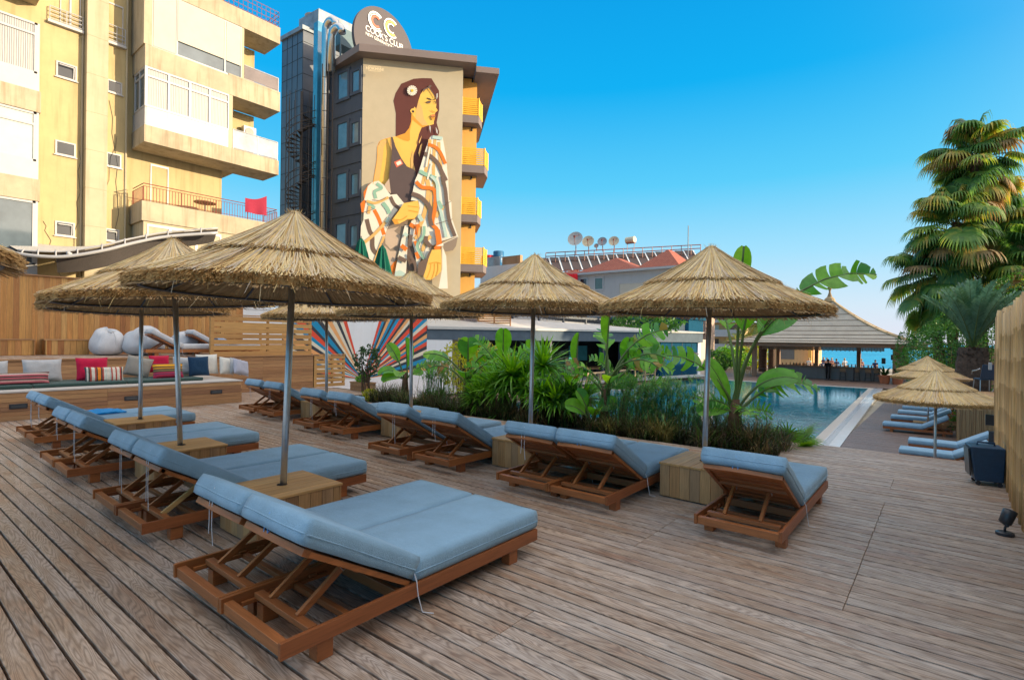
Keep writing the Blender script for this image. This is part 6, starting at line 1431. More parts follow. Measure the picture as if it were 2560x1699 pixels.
# keep the boards clear of the slightly oblique pool edge
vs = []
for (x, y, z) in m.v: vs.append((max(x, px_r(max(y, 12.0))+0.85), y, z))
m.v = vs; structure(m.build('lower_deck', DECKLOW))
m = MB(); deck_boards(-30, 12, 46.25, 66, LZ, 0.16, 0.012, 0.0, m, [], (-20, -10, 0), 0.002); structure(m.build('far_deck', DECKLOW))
m = MB(); m.box(-24, -17.25, 10, 46, LZ-0.1, LZ+0.12); structure(m.build('side_terrace', M_wall('terracotta terrace tiles', (0.36,0.22,0.17), 0.2, vert=False)))

# ================================================================ bar pavilion
PVW = M_wood('brown-painted pavilion timber', [(0.36,0.22,0.14), (0.40,0.25,0.16), (0.32,0.19,0.12)], 'Z', 0.6, 0.6); PVH = M_wood('pavilion eave beam', [(0.34,0.20,0.13), (0.38,0.23,0.15)], 'X', 0.6, 0.6)
def M_reedroof():
    m, n, l, b = new_mat('grey reed roof'); f = nz(n, l, coords(n, l, (7,7,1.0)), 9, 5, 0.7); g = nz(n, l, coords(n, l), 1.2, 4, 0.6)
    r = ramp(n, [(0.3, (0.26,0.235,0.20)), (0.7, (0.60,0.54,0.45))]); l.new(f, r.inputs[0]); q = ramp(n, [(0.3, (0.85,)*3), (0.7, (1.08,)*3)]); l.new(g, q.inputs[0])
    l.new(mul(n, l, r.outputs[0], q.outputs[0]), b.inputs['Base Color']); b.inputs['Roughness'].default_value = 0.9; bump(n, l, b, f, 0.6, 0.03); return m
REED = M_reedroof(); ROPE = M_straw('reed ridge roll', [(0.36,0.26,0.15), (0.50,0.38,0.22), (0.28,0.19,0.10)])
pcx, pcy = -8.6, 57.8; pv = thing('bar_pavilion', 'open bar pavilion with a tall tiered reed roof beyond the pool', 'pavilion', (pcx, pcy, LZ))
hx_, hy_ = 5.4, 4.6
for (sx, sy) in ((-1,-1),(1,-1),(1,1),(-1,1),(-0.33,1),(0.35,1)):
    m = MB(); w_ = 0.19 if sy < 0 else 0.17; m.box(sx*hx_-w_, sx*hx_+w_, sy*hy_-w_, sy*hy_+w_, 0, 2.83); m.build('post', PVW, pv, bevel=0.01)
m = MB(); 
for sy in (-1, 1): m.box(-hx_-1.45, hx_+1.45, sy*(hy_)-0.10, sy*(hy_)+0.10, 2.831, 3.09)
for sx in (-1, 1): m.box(sx*hx_-0.10, sx*hx_+0.10, -hy_-1.4, hy_+1.4, 2.832, 3.05)
for sy in (-1, 1): m.box(-hx_-1.6, hx_+1.8, sy*(hy_+1.5)-0.04, sy*(hy_+1.5)+0.04, 2.87, 3.17)
for sx in (-1, 1): m.box(sx*(hx_+1.8)-0.04, sx*(hx_+1.8)+0.04, -hy_-1.5, hy_+1.5, 2.87, 3.17)
m.build('eave_beams', PVH, pv)
m = MB(); tiers = 9; ax, ay = hx_+2.0, hy_+1.75; zb, zt_ = 3.15, 7.35
def rp(t): return (1-t)**1.0, zb + (zt_-zb)*(0.32*t + 0.68*t**2.0)
for k in range(tiers):
    t0, t1 = k/tiers*0.97, (k+1)/tiers*0.97; s0, z0 = rp(t0); s1, z1 = rp(t1); s1 = s1 + 0.012; dz = 0.055
    A = [(-ax*s0,-ay*s0,z0+dz),(ax*s0,-ay*s0,z0+dz),(ax*s0,ay*s0,z0+dz),(-ax*s0,ay*s0,z0+dz)]; B = [(-ax*s1,-ay*s1,z1),(ax*s1,-ay*s1,z1),(ax*s1,ay*s1,z1),(-ax*s1,ay*s1,z1)]; C_ = [(p[0],p[1],p[2]-0.10) for p in A]
    m.add(A+B+C_, [(0,1,5,4),(1,2,6,5),(2,3,7,6),(3,0,4,7)], 0); m.add(A+C_, [(4,5,1,0),(5,6,2,1),(6,7,3,2),(7,4,0,3)], 1)
m.add([(-ax,-ay,zb-0.04),(ax,-ay,zb-0.04),(ax,ay,zb-0.04),(-ax,ay,zb-0.04)], [(3,2,1,0)], 1)
m.build('reed_roof', [REED, M_straw('dark reed edge', [(0.12,0.08,0.05),(0.18,0.12,0.07)])], pv)
m = MB()
for (sx, sy) in ((-1,-1),(1,-1),(1,1),(-1,1)):
    pts = []
    for k in range(tiers*2+1): t = k/(tiers*2)*0.97; s0, z0 = rp(t); pts.append((sx*ax*s0, sy*ay*s0, z0+0.07))
    m.tube(pts, 0.085, 6)
m.lathe([(0.05,zt_+0.35),(0.42,zt_+0.02),(0.50,zt_-0.25),(0.30,zt_-0.33)], 12); m.tube([(0,0,zt_),(0,0,zt_+0.6),(0,0,zt_+0.75),(0,0,zt_+1.1)], [0.28,0.09,0.08,0.22], 10)
m.build('ridge_rolls', ROPE, pv)
m = MB(); rv = random.Random(2)
for i in range(90): 
    x = -hx_+0.6 + i*0.105; m.box(x, x+0.09, -hy_+0.13, -hy_+0.17, 2.61 - (0.05 if i % 3 else 0.10), 2.83)
m.build('valance', M_fabric('brown fringed valance', (0.28,0.22,0.17)), pv)
# bar counter (a thing of its own)
CONCB = M_wall('grey concrete bar front', (0.26,0.25,0.25), 0.12)
bx0, bx1, by = -12.2, -4.35, 54.4
r = thing('bar_counter', 'long grey bar counter under the reed-roofed pavilion', 'bar counter', ((bx0+bx1)/2, by+0.4, LZ))
m = MB(); m.box(bx0, bx1, by, by+0.7, LZ, LZ+1.04); m.build('front', CONCB, r, world=True)
m = MB(); m.box(bx0-0.1, bx1+0.1, by-0.25, by+0.8, LZ+1.041, LZ+1.12); m.build('counter_top', PVH, r, world=True)
rb = random.Random(5); BOT = [M_plain('bottle glass %d' % i, c, 0.15) for i, c in enumerate([(0.03,0.10,0.04),(0.30,0.12,0.02),(0.55,0.55,0.55),(0.03,0.05,0.09),(0.5,0.04,0.03)])]
first_b = {}; bn = {}
for i in range(26):
    k = rb.randrange(5); x = bx0+0.3+i*0.29; hh = rb.uniform(0.22, 0.34)
    if k not in first_b: m = MB(); m.lathe([(0,0),(0.04,0),(0.04,0.19),(0.015,0.24),(0.015,0.30),(0,0.30)], 8); o = m.build('bottle', BOT[k], smooth=True); first_b[k] = o
    else: o = first_b[k].copy(); COL.objects.link(o)
    o.location = (x, by+0.35+rb.uniform(-0.2,0.3), LZ+1.12); o.scale = (1,1,hh/0.3); bn[k] = bn.get(k, -1) + 1; tag(o, ORD[bn[k]] + ' ' + ('dark green', 'amber', 'clear', 'black', 'red')[k] + ' bottle from the left on the bar counter', 'bottle', 'bottles on the bar counter')
STOOLC = M_plain('tan stool leather', (0.33,0.19,0.10), 0.6)
def stool():
    r = thing('bar_stool', '', 'bar stool', group='bar stools in front of the bar counter')
    m = MB(); m.box(-0.2,0.2,-0.2,0.2,0.72,0.77); m.build('seat', STOOLC, r, bevel=0.01)
    m = MB(); m.box(-0.2,0.2,-0.22,-0.18,0.80,1.02); m.build('backrest', STOOLC, r, bevel=0.01)
    for sx in (-1,1):
        for sy in (-1,1): m = MB(); m.beam((sx*0.17,sy*0.17,0.72),(sx*0.22,sy*0.22,0),0.03,0.03); m.build('leg', DARKM, r)
    m = MB(); [m.beam((-0.2,sy*0.2,0.28),(0.2,sy*0.2,0.28),0.02,0.02) for sy in (-1,1)]; m.build('foot_rest', DARKM, r)
    return r
st = stool(); 
for i, (px, lab) in enumerate(((2100, 'leftmost of the four tan bar stools along the bar counter'), (2140, 'second tan bar stool from the left at the bar'), (2172, 'third tan bar stool from the left at the bar'), (2196, 'tan bar stool nearest the pavilion post'))):
    p = on_z(px, 952, LZ); o = st if i == 0 else copy_tree(st); o.location = (p.x, 53.85, LZ); o['label'] = lab
for i, (px, lab) in enumerate(((2049, 'dark pole of a folded parasol stand left in front of the bar'), (2126, 'dark pole stand between the bar stools'))):
    p = on_z(px, 956, LZ); r = thing('pole_stand', lab, 'pole', (p.x, 52.9, LZ), group='dark pole stands by the pool edge')
    m = MB(); m.tube([(0,0,0.05),(0,0,1.15)], 0.06, 10); m.build('pole', LAMPB, r); m = MB(); m.tube([(0,0,0),(0,0,0.05)], 0.32, 16); m.build('base', LAMPB, r)
# low pergola right of the pavilion
pr = thing('beach_pergola', 'low timber pergola joined to the right side of the bar pavilion', 'pergola', (-1.5, 57, LZ))
m = MB(); a = at(2212, 886, 46.5); b = at(2335, 893, 44); zz = 2.72
m.box(-3.55, 3.0, 53.3, 53.5, LZ+zz, LZ+zz+0.28); m.box(-3.55, 3.0, 61.0, 61.2, LZ+zz, LZ+zz+0.26)
for x in (-3.3, -2.0, -0.7, 0.6, 1.9): m.box(x, x+0.12, 52.9, 61.6, LZ+zz+0.285, LZ+zz+0.40)
m.build('beams', PVH, pr, world=True)
for x in (-2.9, 2.6):
    for y in (53.4, 61.1): m = MB(); m.box(x-0.16, x+0.16, y-0.16, y+0.16, LZ, LZ+zz); m.build('post', PVW, pr, world=True)
m = MB(); m.box(-0.9, 3.2, 60.2, 60.4, LZ, LZ+zz-0.1); m.build('dark_screen', NBLUE, pr, world=True)
for (px, py, f_) in ((2209, 902, 46.0), (2232, 893, 50), (2252, 893, 50)):
    p = at(px, py, f_); m = MB(); m.box(p.x-0.14, p.x+0.14, p.y-0.14, p.y+0.14, p.z-0.25, p.z+0.25); m.build('hanging_speaker', LAMPB, pr, world=True)
# beach bar building, sunlit
ORW = M_wall('sunset-tinted render', (0.72,0.44,0.22), 0.08)  # orange of the low sun put into the wall colour
a = at(1935, 870, 74); bb = thing('beach_building', 'small sunlit apricot beach building with a grey shutter', 'building', tuple(a.xy) + (LZ,))
yb = a.y; x0 = on_plane(1925, 880, Vector((0,yb,0)), Vector((0,1,0))).x; x1 = on_plane(2034, 880, Vector((0,yb,0)), Vector((0,1,0))).x
m = MB(); m.box(x0, x1, yb, yb+6, LZ, LZ+3.0); m.box(x0-0.5, x1+0.4, yb-0.8, yb+6.3, LZ+3.0, LZ+3.35); m.build('wall', ORW, bb, world=True)
m = MB(); xa = on_plane(1952, 880, Vector((0,yb,0)), Vector((0,1,0))).x; xb = on_plane(1986, 880, Vector((0,yb,0)), Vector((0,1,0))).x; m.box(xa, xb, yb-0.05, yb-0.001, LZ+0.9, LZ+2.6); m.build('shutter', GREYD, bb, world=True)
m = MB(); [m.box(x1-q-0.2, x1-q+0.2, yb-0.8, yb-0.45, LZ, LZ+2.99) for q in (0.3,)]; m.build('pillar', OCHRE, bb, world=True)
# potted plants, planter by the left post
TERRA = M_plain('terracotta', (0.42,0.15,0.075), 0.8, 0.1)
def pot(x, y, z, s, label, group='terracotta pots on the pool terrace', mat=None, plant=True, seed=0):
    r = thing('potted_plant', label, 'potted plant', (x, y, z), group=group)
    m = MB(); m.lathe([(0,0),(0.22*s,0),(0.30*s,0.42*s),(0.34*s,0.42*s),(0.34*s,0.50*s),(0.29*s,0.50*s),(0.27*s,0.44*s),(0,0.43*s)], 18); m.build('pot', mat or TERRA, r, smooth=False)
    if plant:
        rr_ = random.Random(seed+3); m = MB()
        for i in range(26):
            a = rr_.uniform(0, 6.28); L_ = rr_.uniform(0.5,1.1)*s; e = rr_.uniform(0.5, 1.35); pts = []
            for k in range(6): t = k/5; pts.append(Vector((math.cos(a)*math.cos(e)*L_*t, math.sin(a)*math.cos(e)*L_*t, 0.45*s + math.sin(e)*L_*t - 0.35*L_*t*t)))
            sd = Vector((-math.sin(a), math.cos(a), 0)); m.strip(pts, [0.02*s,0.05*s,0.06*s,0.05*s,0.03*s,0.004], sd, 0)
        m.build('foliage', LEAFD, r)
    return r
LEAFD = M_leaf('dark leaf', [(0.015,0.05,0.012), (0.03,0.09,0.02), (0.02,0.07,0.03)], 0.45, 0.2)
p = on_z(2201, 965, LZ); pot(p.x, 51.9, LZ, 1.35, 'terracotta pot with a leafy plant left of the right pavilion post', seed=1)
p = on_z(2228, 966, LZ); pot(p.x+0.2, 51.9, LZ, 1.35, 'terracotta pot with a leafy plant right of the right pavilion post', seed=2)
for i, (px, py, lab) in enumerate(((1712, 934, 'leftmost of the terracotta pots by the navy restaurant wall'), (1729, 936, 'middle terracotta pot by the navy restaurant wall'), (1745, 937, 'rightmost terracotta pot by the navy restaurant wall'))):
    p = on_z(px, py, -1.48); pot(p.x, p.y, -1.48, 1.2, lab, seed=10+i)
# ================================================================ far apartments, sunlit
SUNW = M_wall('sunlit cream render', (0.55,0.40,0.20), 0.14); PINKW = M_wall('pink render', (0.46,0.34,0.28), 0.12)
def far_block(px0, px1, ptop, f_, label, mat, floors, seed, roof=None, name='apartment_building'):
    a = at(px0, ptop, f_); O = Vector((0, a.y, 0)); x1 = on_plane(px1, ptop, O, Vector((0,1,0))).x; zt = a.z
    r = thing(name, label, 'building', ((a.x+x1)/2, a.y+4, LZ)); m = MB(); m.box(a.x, x1, a.y, a.y+3, LZ, zt); m.build('wall', mat, r, world=True)
    fh = (zt-LZ)/floors; rr_ = random.Random(seed); W_ = x1-a.x; nb = max(2, int(W_/3.2))
    m = MB()
    for k in range(1, floors+1): m.box(a.x-0.1, x1+0.1, a.y-1.1, a.y-0.001, LZ+k*fh-0.14, LZ+k*fh+0.05); m.box(a.x-0.1, x1+0.1, a.y-1.1, a.y-1.02, LZ+k*fh+0.05, LZ+k*fh+0.85 if k < floors else LZ+k*fh+0.1)
    m.build('balcony', PVC if seed % 2 else mat, r, world=True)
    for k in range(floors):
        for q in range(nb):
            xx = a.x + (q+0.25)*W_/nb; m = MB(); m.box(xx, xx+W_/nb*0.42, a.y-0.04, a.y-0.001, LZ+k*fh+0.35, LZ+k*fh+fh*0.78); m.build('window', GLSD if rr_.random() < 0.6 else BLIND, r, world=True)
    if roof: m = MB(); m.box(a.x-0.3, x1+0.3, a.y-1.2, a.y+3.2, zt, zt+0.4); m.build('roof', roof, r, world=True)
    return r
far_block(1722, 1765, 784, 62, 'pinkish apartment block with pale windows right of the navy veranda', PINKW, 3, 2, TILE)
far_block(1768, 1860, 770, 78, 'sunlit cream apartment block with balconies seen behind the banana stems', SUNW, 4, 3)
far_block(1862, 1902, 812, 95, 'smaller distant cream apartment block near the left pavilion post', SUNW, 3, 5)
far_block(1300, 1420, 760, 75, 'plain distant grey block mostly hidden behind the middle umbrella', GREYB, 4, 4)

# ================================================================ lower deck furniture
GLW = 'blue-cushioned loungers on the lower deck beside the pool'
TOPZ = LZ + 0.32
order = ['nearest visible', 'second nearest', 'third', 'fourth', 'fifth', 'sixth', 'farthest']
data = [((2248,1120.5),'lower deck lounger nearest the deck edge, mostly hidden by the upper deck'), ((2271,1097.6),'second lower deck lounger, behind the small wooden box with the pole'), ((2207,1055),'lower deck lounger whose whole wooden side rail shows, just behind the pair by the pole'), ((2227,1038),'lower deck lounger second behind the near umbrella'), ((2245,1025.5),'lower deck lounger third behind the near umbrella'), ((2256,1015),'lower deck lounger fourth behind the near umbrella'), ((2268,1005),'farthest visible lower deck lounger'),]
for (px, py), lab in data:
    p = on_z(px, py, TOPZ); lounger(p.x + 1.98, p.y + 0.33, lab, 0, rz=R(90), z=LZ, group=GLW)
p = on_z(2235, 1140, TOPZ); lounger(p.x + 2.1, p.y - 0.2, 'lower deck lounger of which only a pale cushion corner shows beside the navy loudspeaker', 0, rz=R(90), z=LZ, group=GLW)
GLU = 'small thatched umbrellas over the lower deck'
for (x, y, lab, pr_, sc) in ((-0.17, 15.02, 'near thatched umbrella of the lower deck, left of the bamboo fence', umbA, 1.0), (-0.5, 25.0, 'second thatched umbrella of the lower deck, partly behind the near one', umbB, 1.0), (-0.7, 31.7, 'farthest thatched umbrella of the lower deck, against the green hedge', umbA, 1.0)):
    umb(pr_, x, y, lab, 1.0+x*7, z=LZ, sc=sc, group=GLU)
    o = copy_tree(boxp); o.location = (x, y + (-0.0), LZ); o['label'] = 'small cedar box around the pole of the ' + lab.split(',')[0].replace('thatched ', ''); o['group'] = 'cedar boxes on the lower deck'; o.rotation_euler = (0,0,R(90)); o.scale = (0.75, 1.2, 0.9)
# reed-clad platform with a chair and table on it
MAT_ = M_wood('brown reed matting', [(0.34,0.23,0.12), (0.42,0.29,0.15), (0.26,0.17,0.09), (0.38,0.26,0.14)], 'Z', 0.8, 1.0, 0.3)
pf0 = on_plane(2396, 1100, Vector((0, 21.6, 0)), Vector((0, 1, 0))).x
r = thing('reed_platform', 'raised platform clad with brown reed matting beside the bamboo fence', 'platform', (pf0+1.5, 22.7, LZ))
m = MB(); x = pf0; rb = random.Random(3)
while x < pf0+3.0: w_ = rb.uniform(0.018, 0.03); m.tube([(x, 21.6+rb.uniform(-.01,.01), LZ), (x+rb.gauss(0,.01), 21.6, LZ+1.52+rb.uniform(-0.02,0.02))], w_/2, 5); x += w_*0.85
y = 21.6
while y < 25: w_ = rb.uniform(0.018, 0.03); m.tube([(pf0+rb.uniform(-.01,.01), y, LZ), (pf0, y, LZ+1.52+rb.uniform(-0.02,0.02))], w_/2, 5); y += w_*0.85
m.build('reed_mat', MAT_, r, world=True)
m = MB(); m.box(pf0+0.02, pf0+3.0, 21.62, 25.0, LZ, LZ+1.46, 0); m.box(pf0-0.04, pf0+3.0, 21.56, 25.0, LZ+1.53, LZ+1.57, 0); m.build('platform_top', CEDARX, r, world=True)
PT = LZ+1.57
c = at(2462, 965, 18.8); r = thing('armchair', 'dark blue chair with curved metal arms on the reed-clad platform', 'chair', (c.x, max(c.y, 22.1), PT), R(20))
m = MB(); m.box(-0.24,0.24,-0.24,0.24,0.40,0.46); m.build('seat', BLUEBOX, r, bevel=0.02)
m = MB(); m.add([(-0.24,-0.22,0.46),(0.24,-0.22,0.46),(0.22,-0.34,0.95),(-0.22,-0.34,0.95),(-0.24,-0.26,0.46),(0.24,-0.26,0.46),(0.22,-0.38,0.95),(-0.22,-0.38,0.95)], [(0,1,2,3),(7,6,5,4),(0,4,5,1),(1,5,6,2),(2,6,7,3),(3,7,4,0)]); m.build('backrest', BLUEBOX, r, bevel=0.012)
for sx in (-1, 1): m = MB(); m.tube([(sx*0.27,-0.30,0.80),(sx*0.30,-0.15,0.74),(sx*0.30,0.15,0.70),(sx*0.29,0.24,0.60)], 0.02, 8); m.build('armrest', GALV, r, smooth=True)
for sx in (-1, 1):
    for sy in (-1, 1): m = MB(); m.tube([(sx*0.22,sy*0.22,0.40),(sx*0.24,sy*0.26,0)], 0.014, 6); m.build('leg', GALV, r)
r = thing('platform_table', 'pale wooden table top showing on the platform left of the dark blue chair', 'table', (c.x-0.75, 22.5, PT))
m = MB(); m.box(-0.35,0.35,-0.35,0.35,0.50,0.54); m.build('table_top', CEDARX, r, bevel=0.004); m = MB(); m.tube([(0,0,0),(0,0,0.5)], 0.03, 8); m.build('leg', GALV, r)
for (px, p0, p1, f_, lab) in ((2474, 1036, 1062, 11.5, 'upper dark wall speaker hanging at the end of the bamboo fence'), (2483, 1078, 1118, 10.6, 'lower dark wall speaker at the end of the bamboo fence')):
    a = at(px, p0, f_); b = at(px, p1, f_); r = thing('wall_speaker', lab, 'speaker', (b.x, b.y, b.z)); hh = a.z-b.z
    m = MB(); m.box(-0.07,0.07,-0.07,0.07,0,hh); m.build('cabinet', LAMPB, r, bevel=0.01); m = MB(); m.tube([(0.07,0,hh/2),(0.25,0,hh/2)], 0.012, 6); m.build('bracket', DARKM, r)
a = at(2474, 906, 10.9); b = at(2474, 924, 10.9); m = MB(); m.box(-0.02,0.035,-0.05,0.05,0,a.z-b.z); o = m.build('junction_box', PVC, bevel=0.006); o.location = b; tag(o, 'small white box fixed at the far upper end of the bamboo fence', 'box')

# ================================================================ people
SKINM = [M_plain('skin', (0.50,0.27,0.18), 0.55, 0.05), M_plain('tanned skin', (0.36,0.18,0.11), 0.55, 0.05)]
def person(x, y, z, pose, rz, skin, shirt, hair, label, shorts=None, seed=0):
    r = thing('person', label, 'person', (x, y, z), rz)
    if pose == 'sit': J = dict(pel=(0,0,0.55), ch=(0,0.03,0.92), nk=(0,0.05,1.10), hd=(0,0.04,1.27), kn=(0.11,-0.42,0.52), an=(0.11,-0.44,0.10), sh=(0.18,0.04,1.05), el=(0.24,-0.06,0.80), wr=(0.16,-0.30,0.82))
    else: J = dict(pel=(0,0,0.95), ch=(0,-0.02,1.28), nk=(0,0.0,1.47), hd=(0,-0.02,1.64), kn=(0.10,-0.03,0.50), an=(0.11,0.05,0.08), sh=(0.19,0,1.42), el=(0.25,-0.04,1.13), wr=(0.17,-0.22,1.02))
    V = []; E = []; Rr = []
    def add(p, rad): V.append(p); Rr.append(rad); return len(V)-1
    pel = add(J['pel'], (0.15, 0.12)); ch = add(J['ch'], (0.16, 0.11)); nk = add(J['nk'], (0.055, 0.055)); hd = add(J['hd'], (0.085, 0.095)); tp = add((J['hd'][0], J['hd'][1], J['hd'][2]+0.09), (0.06, 0.07))
    E += [(pel,ch),(ch,nk),(nk,hd),(hd,tp)]
    for s_ in (-1, 1):
        h = add((s_*0.09, J['pel'][1]-0.02, J['pel'][2]-0.05), (0.09,0.09)); k = add((s_*J['kn'][0], J['kn'][1], J['kn'][2]), (0.06,0.06)); a = add((s_*J['an'][0], J['an'][1], J['an'][2]), (0.04,0.04)); t = add((s_*J['an'][0], J['an'][1]-0.16, J['an'][2]-0.05), (0.035,0.03))
        E += [(pel,h),(h,k),(k,a),(a,t)]
        sh = add((s_*J['sh'][0], J['sh'][1], J['sh'][2]), (0.06,0.06)); el = add((s_*J['el'][0], J['el'][1], J['el'][2]), (0.042,0.042)); wr = add((s_*J['wr'][0], J['wr'][1], J['wr'][2]), (0.028,0.028)); hn = add((s_*J['wr'][0]*0.9, J['wr'][1]-0.09, J['wr'][2]), (0.035,0.02))
        E += [(ch,sh),(sh,el),(el,wr),(wr,hn)]
        for q in range(4):
            f1 = add((s_*J['wr'][0]*0.9+(q-1.5)*0.02, J['wr'][1]-0.15-0.01*(q in (1,2)), J['wr'][2]-0.02), (0.009,0.009)); E.append((hn, f1))
    me = bpy.data.meshes.new('body'); me.from_pydata(V, E, []); o = bpy.data.objects.new('body', me); COL.objects.link(o); o.parent = r
    sk = o.modifiers.new('skin', 'SKIN'); ss = o.modifiers.new('sub', 'SUBSURF'); ss.levels = 1; ss.render_levels = 1
    for i, rad in enumerate(Rr): me.skin_vertices[0].data[i].radius = rad
    me.skin_vertices[0].data[0].use_root = True
    me.materials.append(skin)
    H_ = J['hd']; m = MB(); m.lathe([(0.0,0.125),(0.06,0.115),(0.095,0.06),(0.105,0.0),(0.10,-0.05),(0.07,-0.09)], 14, (H_[0], H_[1]+0.02, H_[2]+0.02), sy=1.1); m.build('hair', hair, r, smooth=True)
    if shirt:
        P_, C_, S_ = J['pel'], J['ch'], J['sh']; m = MB(); pr = [(0.175,0.135,P_[2]-0.02,P_[1]),(0.165,0.125,(P_[2]+C_[2])/2,(P_[1]+C_[1])/2),(0.19,0.135,C_[2],C_[1]),(0.205,0.115,S_[2]-0.01,S_[1]),(0.09,0.075,S_[2]+0.05,S_[1])]; n = 16; vs = []
        for (a_, b_, z_, y_) in pr:
            for j in range(n): t = 2*math.pi*j/n; vs.append((a_*math.cos(t), y_+b_*math.sin(t), z_))
        m.add(vs, [(i*n+j, i*n+(j+1)%n, (i+1)*n+(j+1)%n, (i+1)*n+j) for i in range(4) for j in range(n)])
        for s_ in (-1, 1): m.tube([(s_*J['sh'][0], J['sh'][1], J['sh'][2]), (s_*J['el'][0]*0.97, J['el'][1]*0.8, J['el'][2]+0.05)], [0.075, 0.058], 10)
        m.build('shirt', shirt, r, smooth=True)
    if shorts:
        m = MB()
        for s_ in (-1, 1): m.tube([(s_*0.085, J['pel'][1]-0.01, J['pel'][2]+0.03), (s_*J['kn'][0], J['kn'][1], J['kn'][2]), (s_*J['an'][0], J['an'][1], J['an'][2]+(0 if pose != 'sit' else 0.1))], [0.115, 0.075, 0.06], 12)
        m.build('trousers', shorts, r, smooth=True)
    m = MB(); hz_ = J['hd']; m.tube([(hz_[0], hz_[1]-0.085, hz_[2]), (hz_[0], hz_[1]-0.125, hz_[2]-0.015)], [0.016, 0.012], 6); m.build('nose', skin, r, smooth=True)
    return r
HB = M_plain('blond hair', (0.45,0.30,0.14), 0.6); HD = M_plain('dark hair', (0.02,0.015,0.012), 0.5); HG = M_plain('light brown hair', (0.25,0.14,0.07), 0.6)
BLK = M_fabric('black uniform', (0.012,0.012,0.015)); PIN = M_fabric('salmon shirt', (0.60,0.25,0.18)); WH2 = M_fabric('white shirt', (0.7,0.7,0.7)); NV2 = M_fabric('navy shirt', (0.02,0.04,0.12))
def chair_small():
    r = thing('cafe_chair', '', 'chair', group='cafe chairs on the beach terrace'); m = MB(); m.box(-0.22,0.22,-0.22,0.22,0.42,0.46); m.build('seat', STOOLC, r); m = MB(); m.box(-0.22,0.22,0.20,0.24,0.55,0.86); m.build('backrest', STOOLC, r)
    for sx in (-1,1):
        for sy in (-1,1): m = MB(); m.box(sx*0.2-0.015, sx*0.2+0.015, sy*0.2-0.015, sy*0.2+0.015, 0, 0.86 if sy > 0 else 0.42); m.build('leg', CEDARX, r)
    return r
ch0 = chair_small(); firstc = True
ppl = [(2022, 900, 62, 0, WH2, HB, 'seated person with blond hair, leftmost behind the bar counter'), (2068, 903, 64, 0, None, HG, 'bare-shouldered person with light brown hair seated left of the salmon shirt'), (2079, 903, 64, 1, PIN, HB, 'person in a salmon shirt with blond hair seated behind the bar'),
       (2092, 905, 60, 0, NV2, HD, 'person with dark hair and a navy shirt seated behind the bar'), (2112, 903, 63, 1, WH2, HB, 'person in a white shirt seated in the middle behind the bar'), (2153, 905, 61, 1, PIN, HG, 'person with light brown hair seated alone right of the middle group'), (2188, 908, 58, 0, NV2, HD, 'dark-haired person seated nearest the right pavilion post'), (2058, 905, 66, 1, NV2, HB, 'seated person half hidden by the standing waiter')]
for i, (px, py, f_, sk, sh, hr, lab) in enumerate(ppl):
    p = at(px, py, f_); rzz = R(random.uniform(-60, 60)); person(p.x, p.y, LZ+0.02, 'sit', rzz, SKINM[sk], sh, hr, lab, NV2 if i % 2 else None)
    o = ch0 if firstc else copy_tree(ch0); firstc = False; o.location = (p.x, p.y+0.02, LZ); o.rotation_euler = (0,0,rzz); o['label'] = 'cafe chair under the ' + lab.split(' seated')[0].split(',')[0][:60]
p = on_z(2043, 956, LZ); person(p.x, 53.6, LZ, 'stand', R(200), SKINM[1], BLK, HD, 'waiter dressed in black standing in front of the bar counter', BLK)
def table_small(x, y, lab, mat=None):
    r = thing('cafe_table', lab, 'table', (x, y, LZ), group='tables on the beach terrace'); m = MB(); m.box(-0.45,0.45,-0.45,0.45,0.70,0.74); m.build('table_top', mat or PVC, r); m = MB(); m.tube([(0,0,0),(0,0,0.7)], 0.04, 8); m.build('leg', DARKM, r)
for (px, f_, lab, mt) in ((2035, 61, 'white cafe table between the two leftmost seated persons', None), (2100, 59, 'white cafe table in front of the middle group', None), (2130, 60, 'white cafe table left of the person sitting alone', None), (2172, 60, 'white cafe table near the right pavilion post', None), (1908, 50, 'dark table under the left end of the pavilion', LAMPB)):
    p = at(px, 900, f_); table_small(p.x, p.y, lab, mt)
for (px, f_, lab) in ((1868, 50, 'dark armchair beside the left pavilion post'), (1996, 60, 'tan cafe chair in the row left of the bar'), (1984, 60, 'tan cafe chair at the left end of the row by the beach building'), (2008, 60, 'tan cafe chair nearest the bar in the row by the beach building')):
    p = at(px, 910, f_); o = copy_tree(ch0); o.location = (p.x, p.y, LZ); o['label'] = lab
# ================================================================ planting
LEAF = M_leaf('banana leaf', [(0.05,0.22,0.03), (0.11,0.38,0.04), (0.19,0.50,0.045), (0.06,0.27,0.07), (0.28,0.58,0.06)], 0.30, 0.4)
LEAFY = M_leaf('yellowed leaf', [(0.28,0.26,0.03), (0.40,0.26,0.04), (0.30,0.15,0.04), (0.20,0.28,0.03)], 0.5, 0.3)
SPIKE = M_leaf('yucca leaf', [(0.08,0.26,0.02), (0.15,0.42,0.03), (0.24,0.54,0.045), (0.06,0.20,0.03)], 0.35, 0.3)
STEMM = M_plain('green leaf stalk', (0.10,0.16,0.04), 0.5, 0.3, 6); HUSK = M_plain('brown stem husk', (0.10,0.055,0.03), 0.85, 0.4, 9, 0, 0.4)
GRASSM = M_leaf('dark burgundy grass', [(0.03,0.035,0.015), (0.06,0.045,0.025), (0.04,0.12,0.02), (0.12,0.07,0.04), (0.05,0.02,0.025), (0.07,0.19,0.03), (0.035,0.03,0.02), (0.30,0.22,0.10)], 0.6, 0.25)
PAPY = M_leaf('papyrus green', [(0.05,0.19,0.06), (0.09,0.30,0.09), (0.15,0.38,0.12), (0.36,0.32,0.10)], 0.5, 0.3)
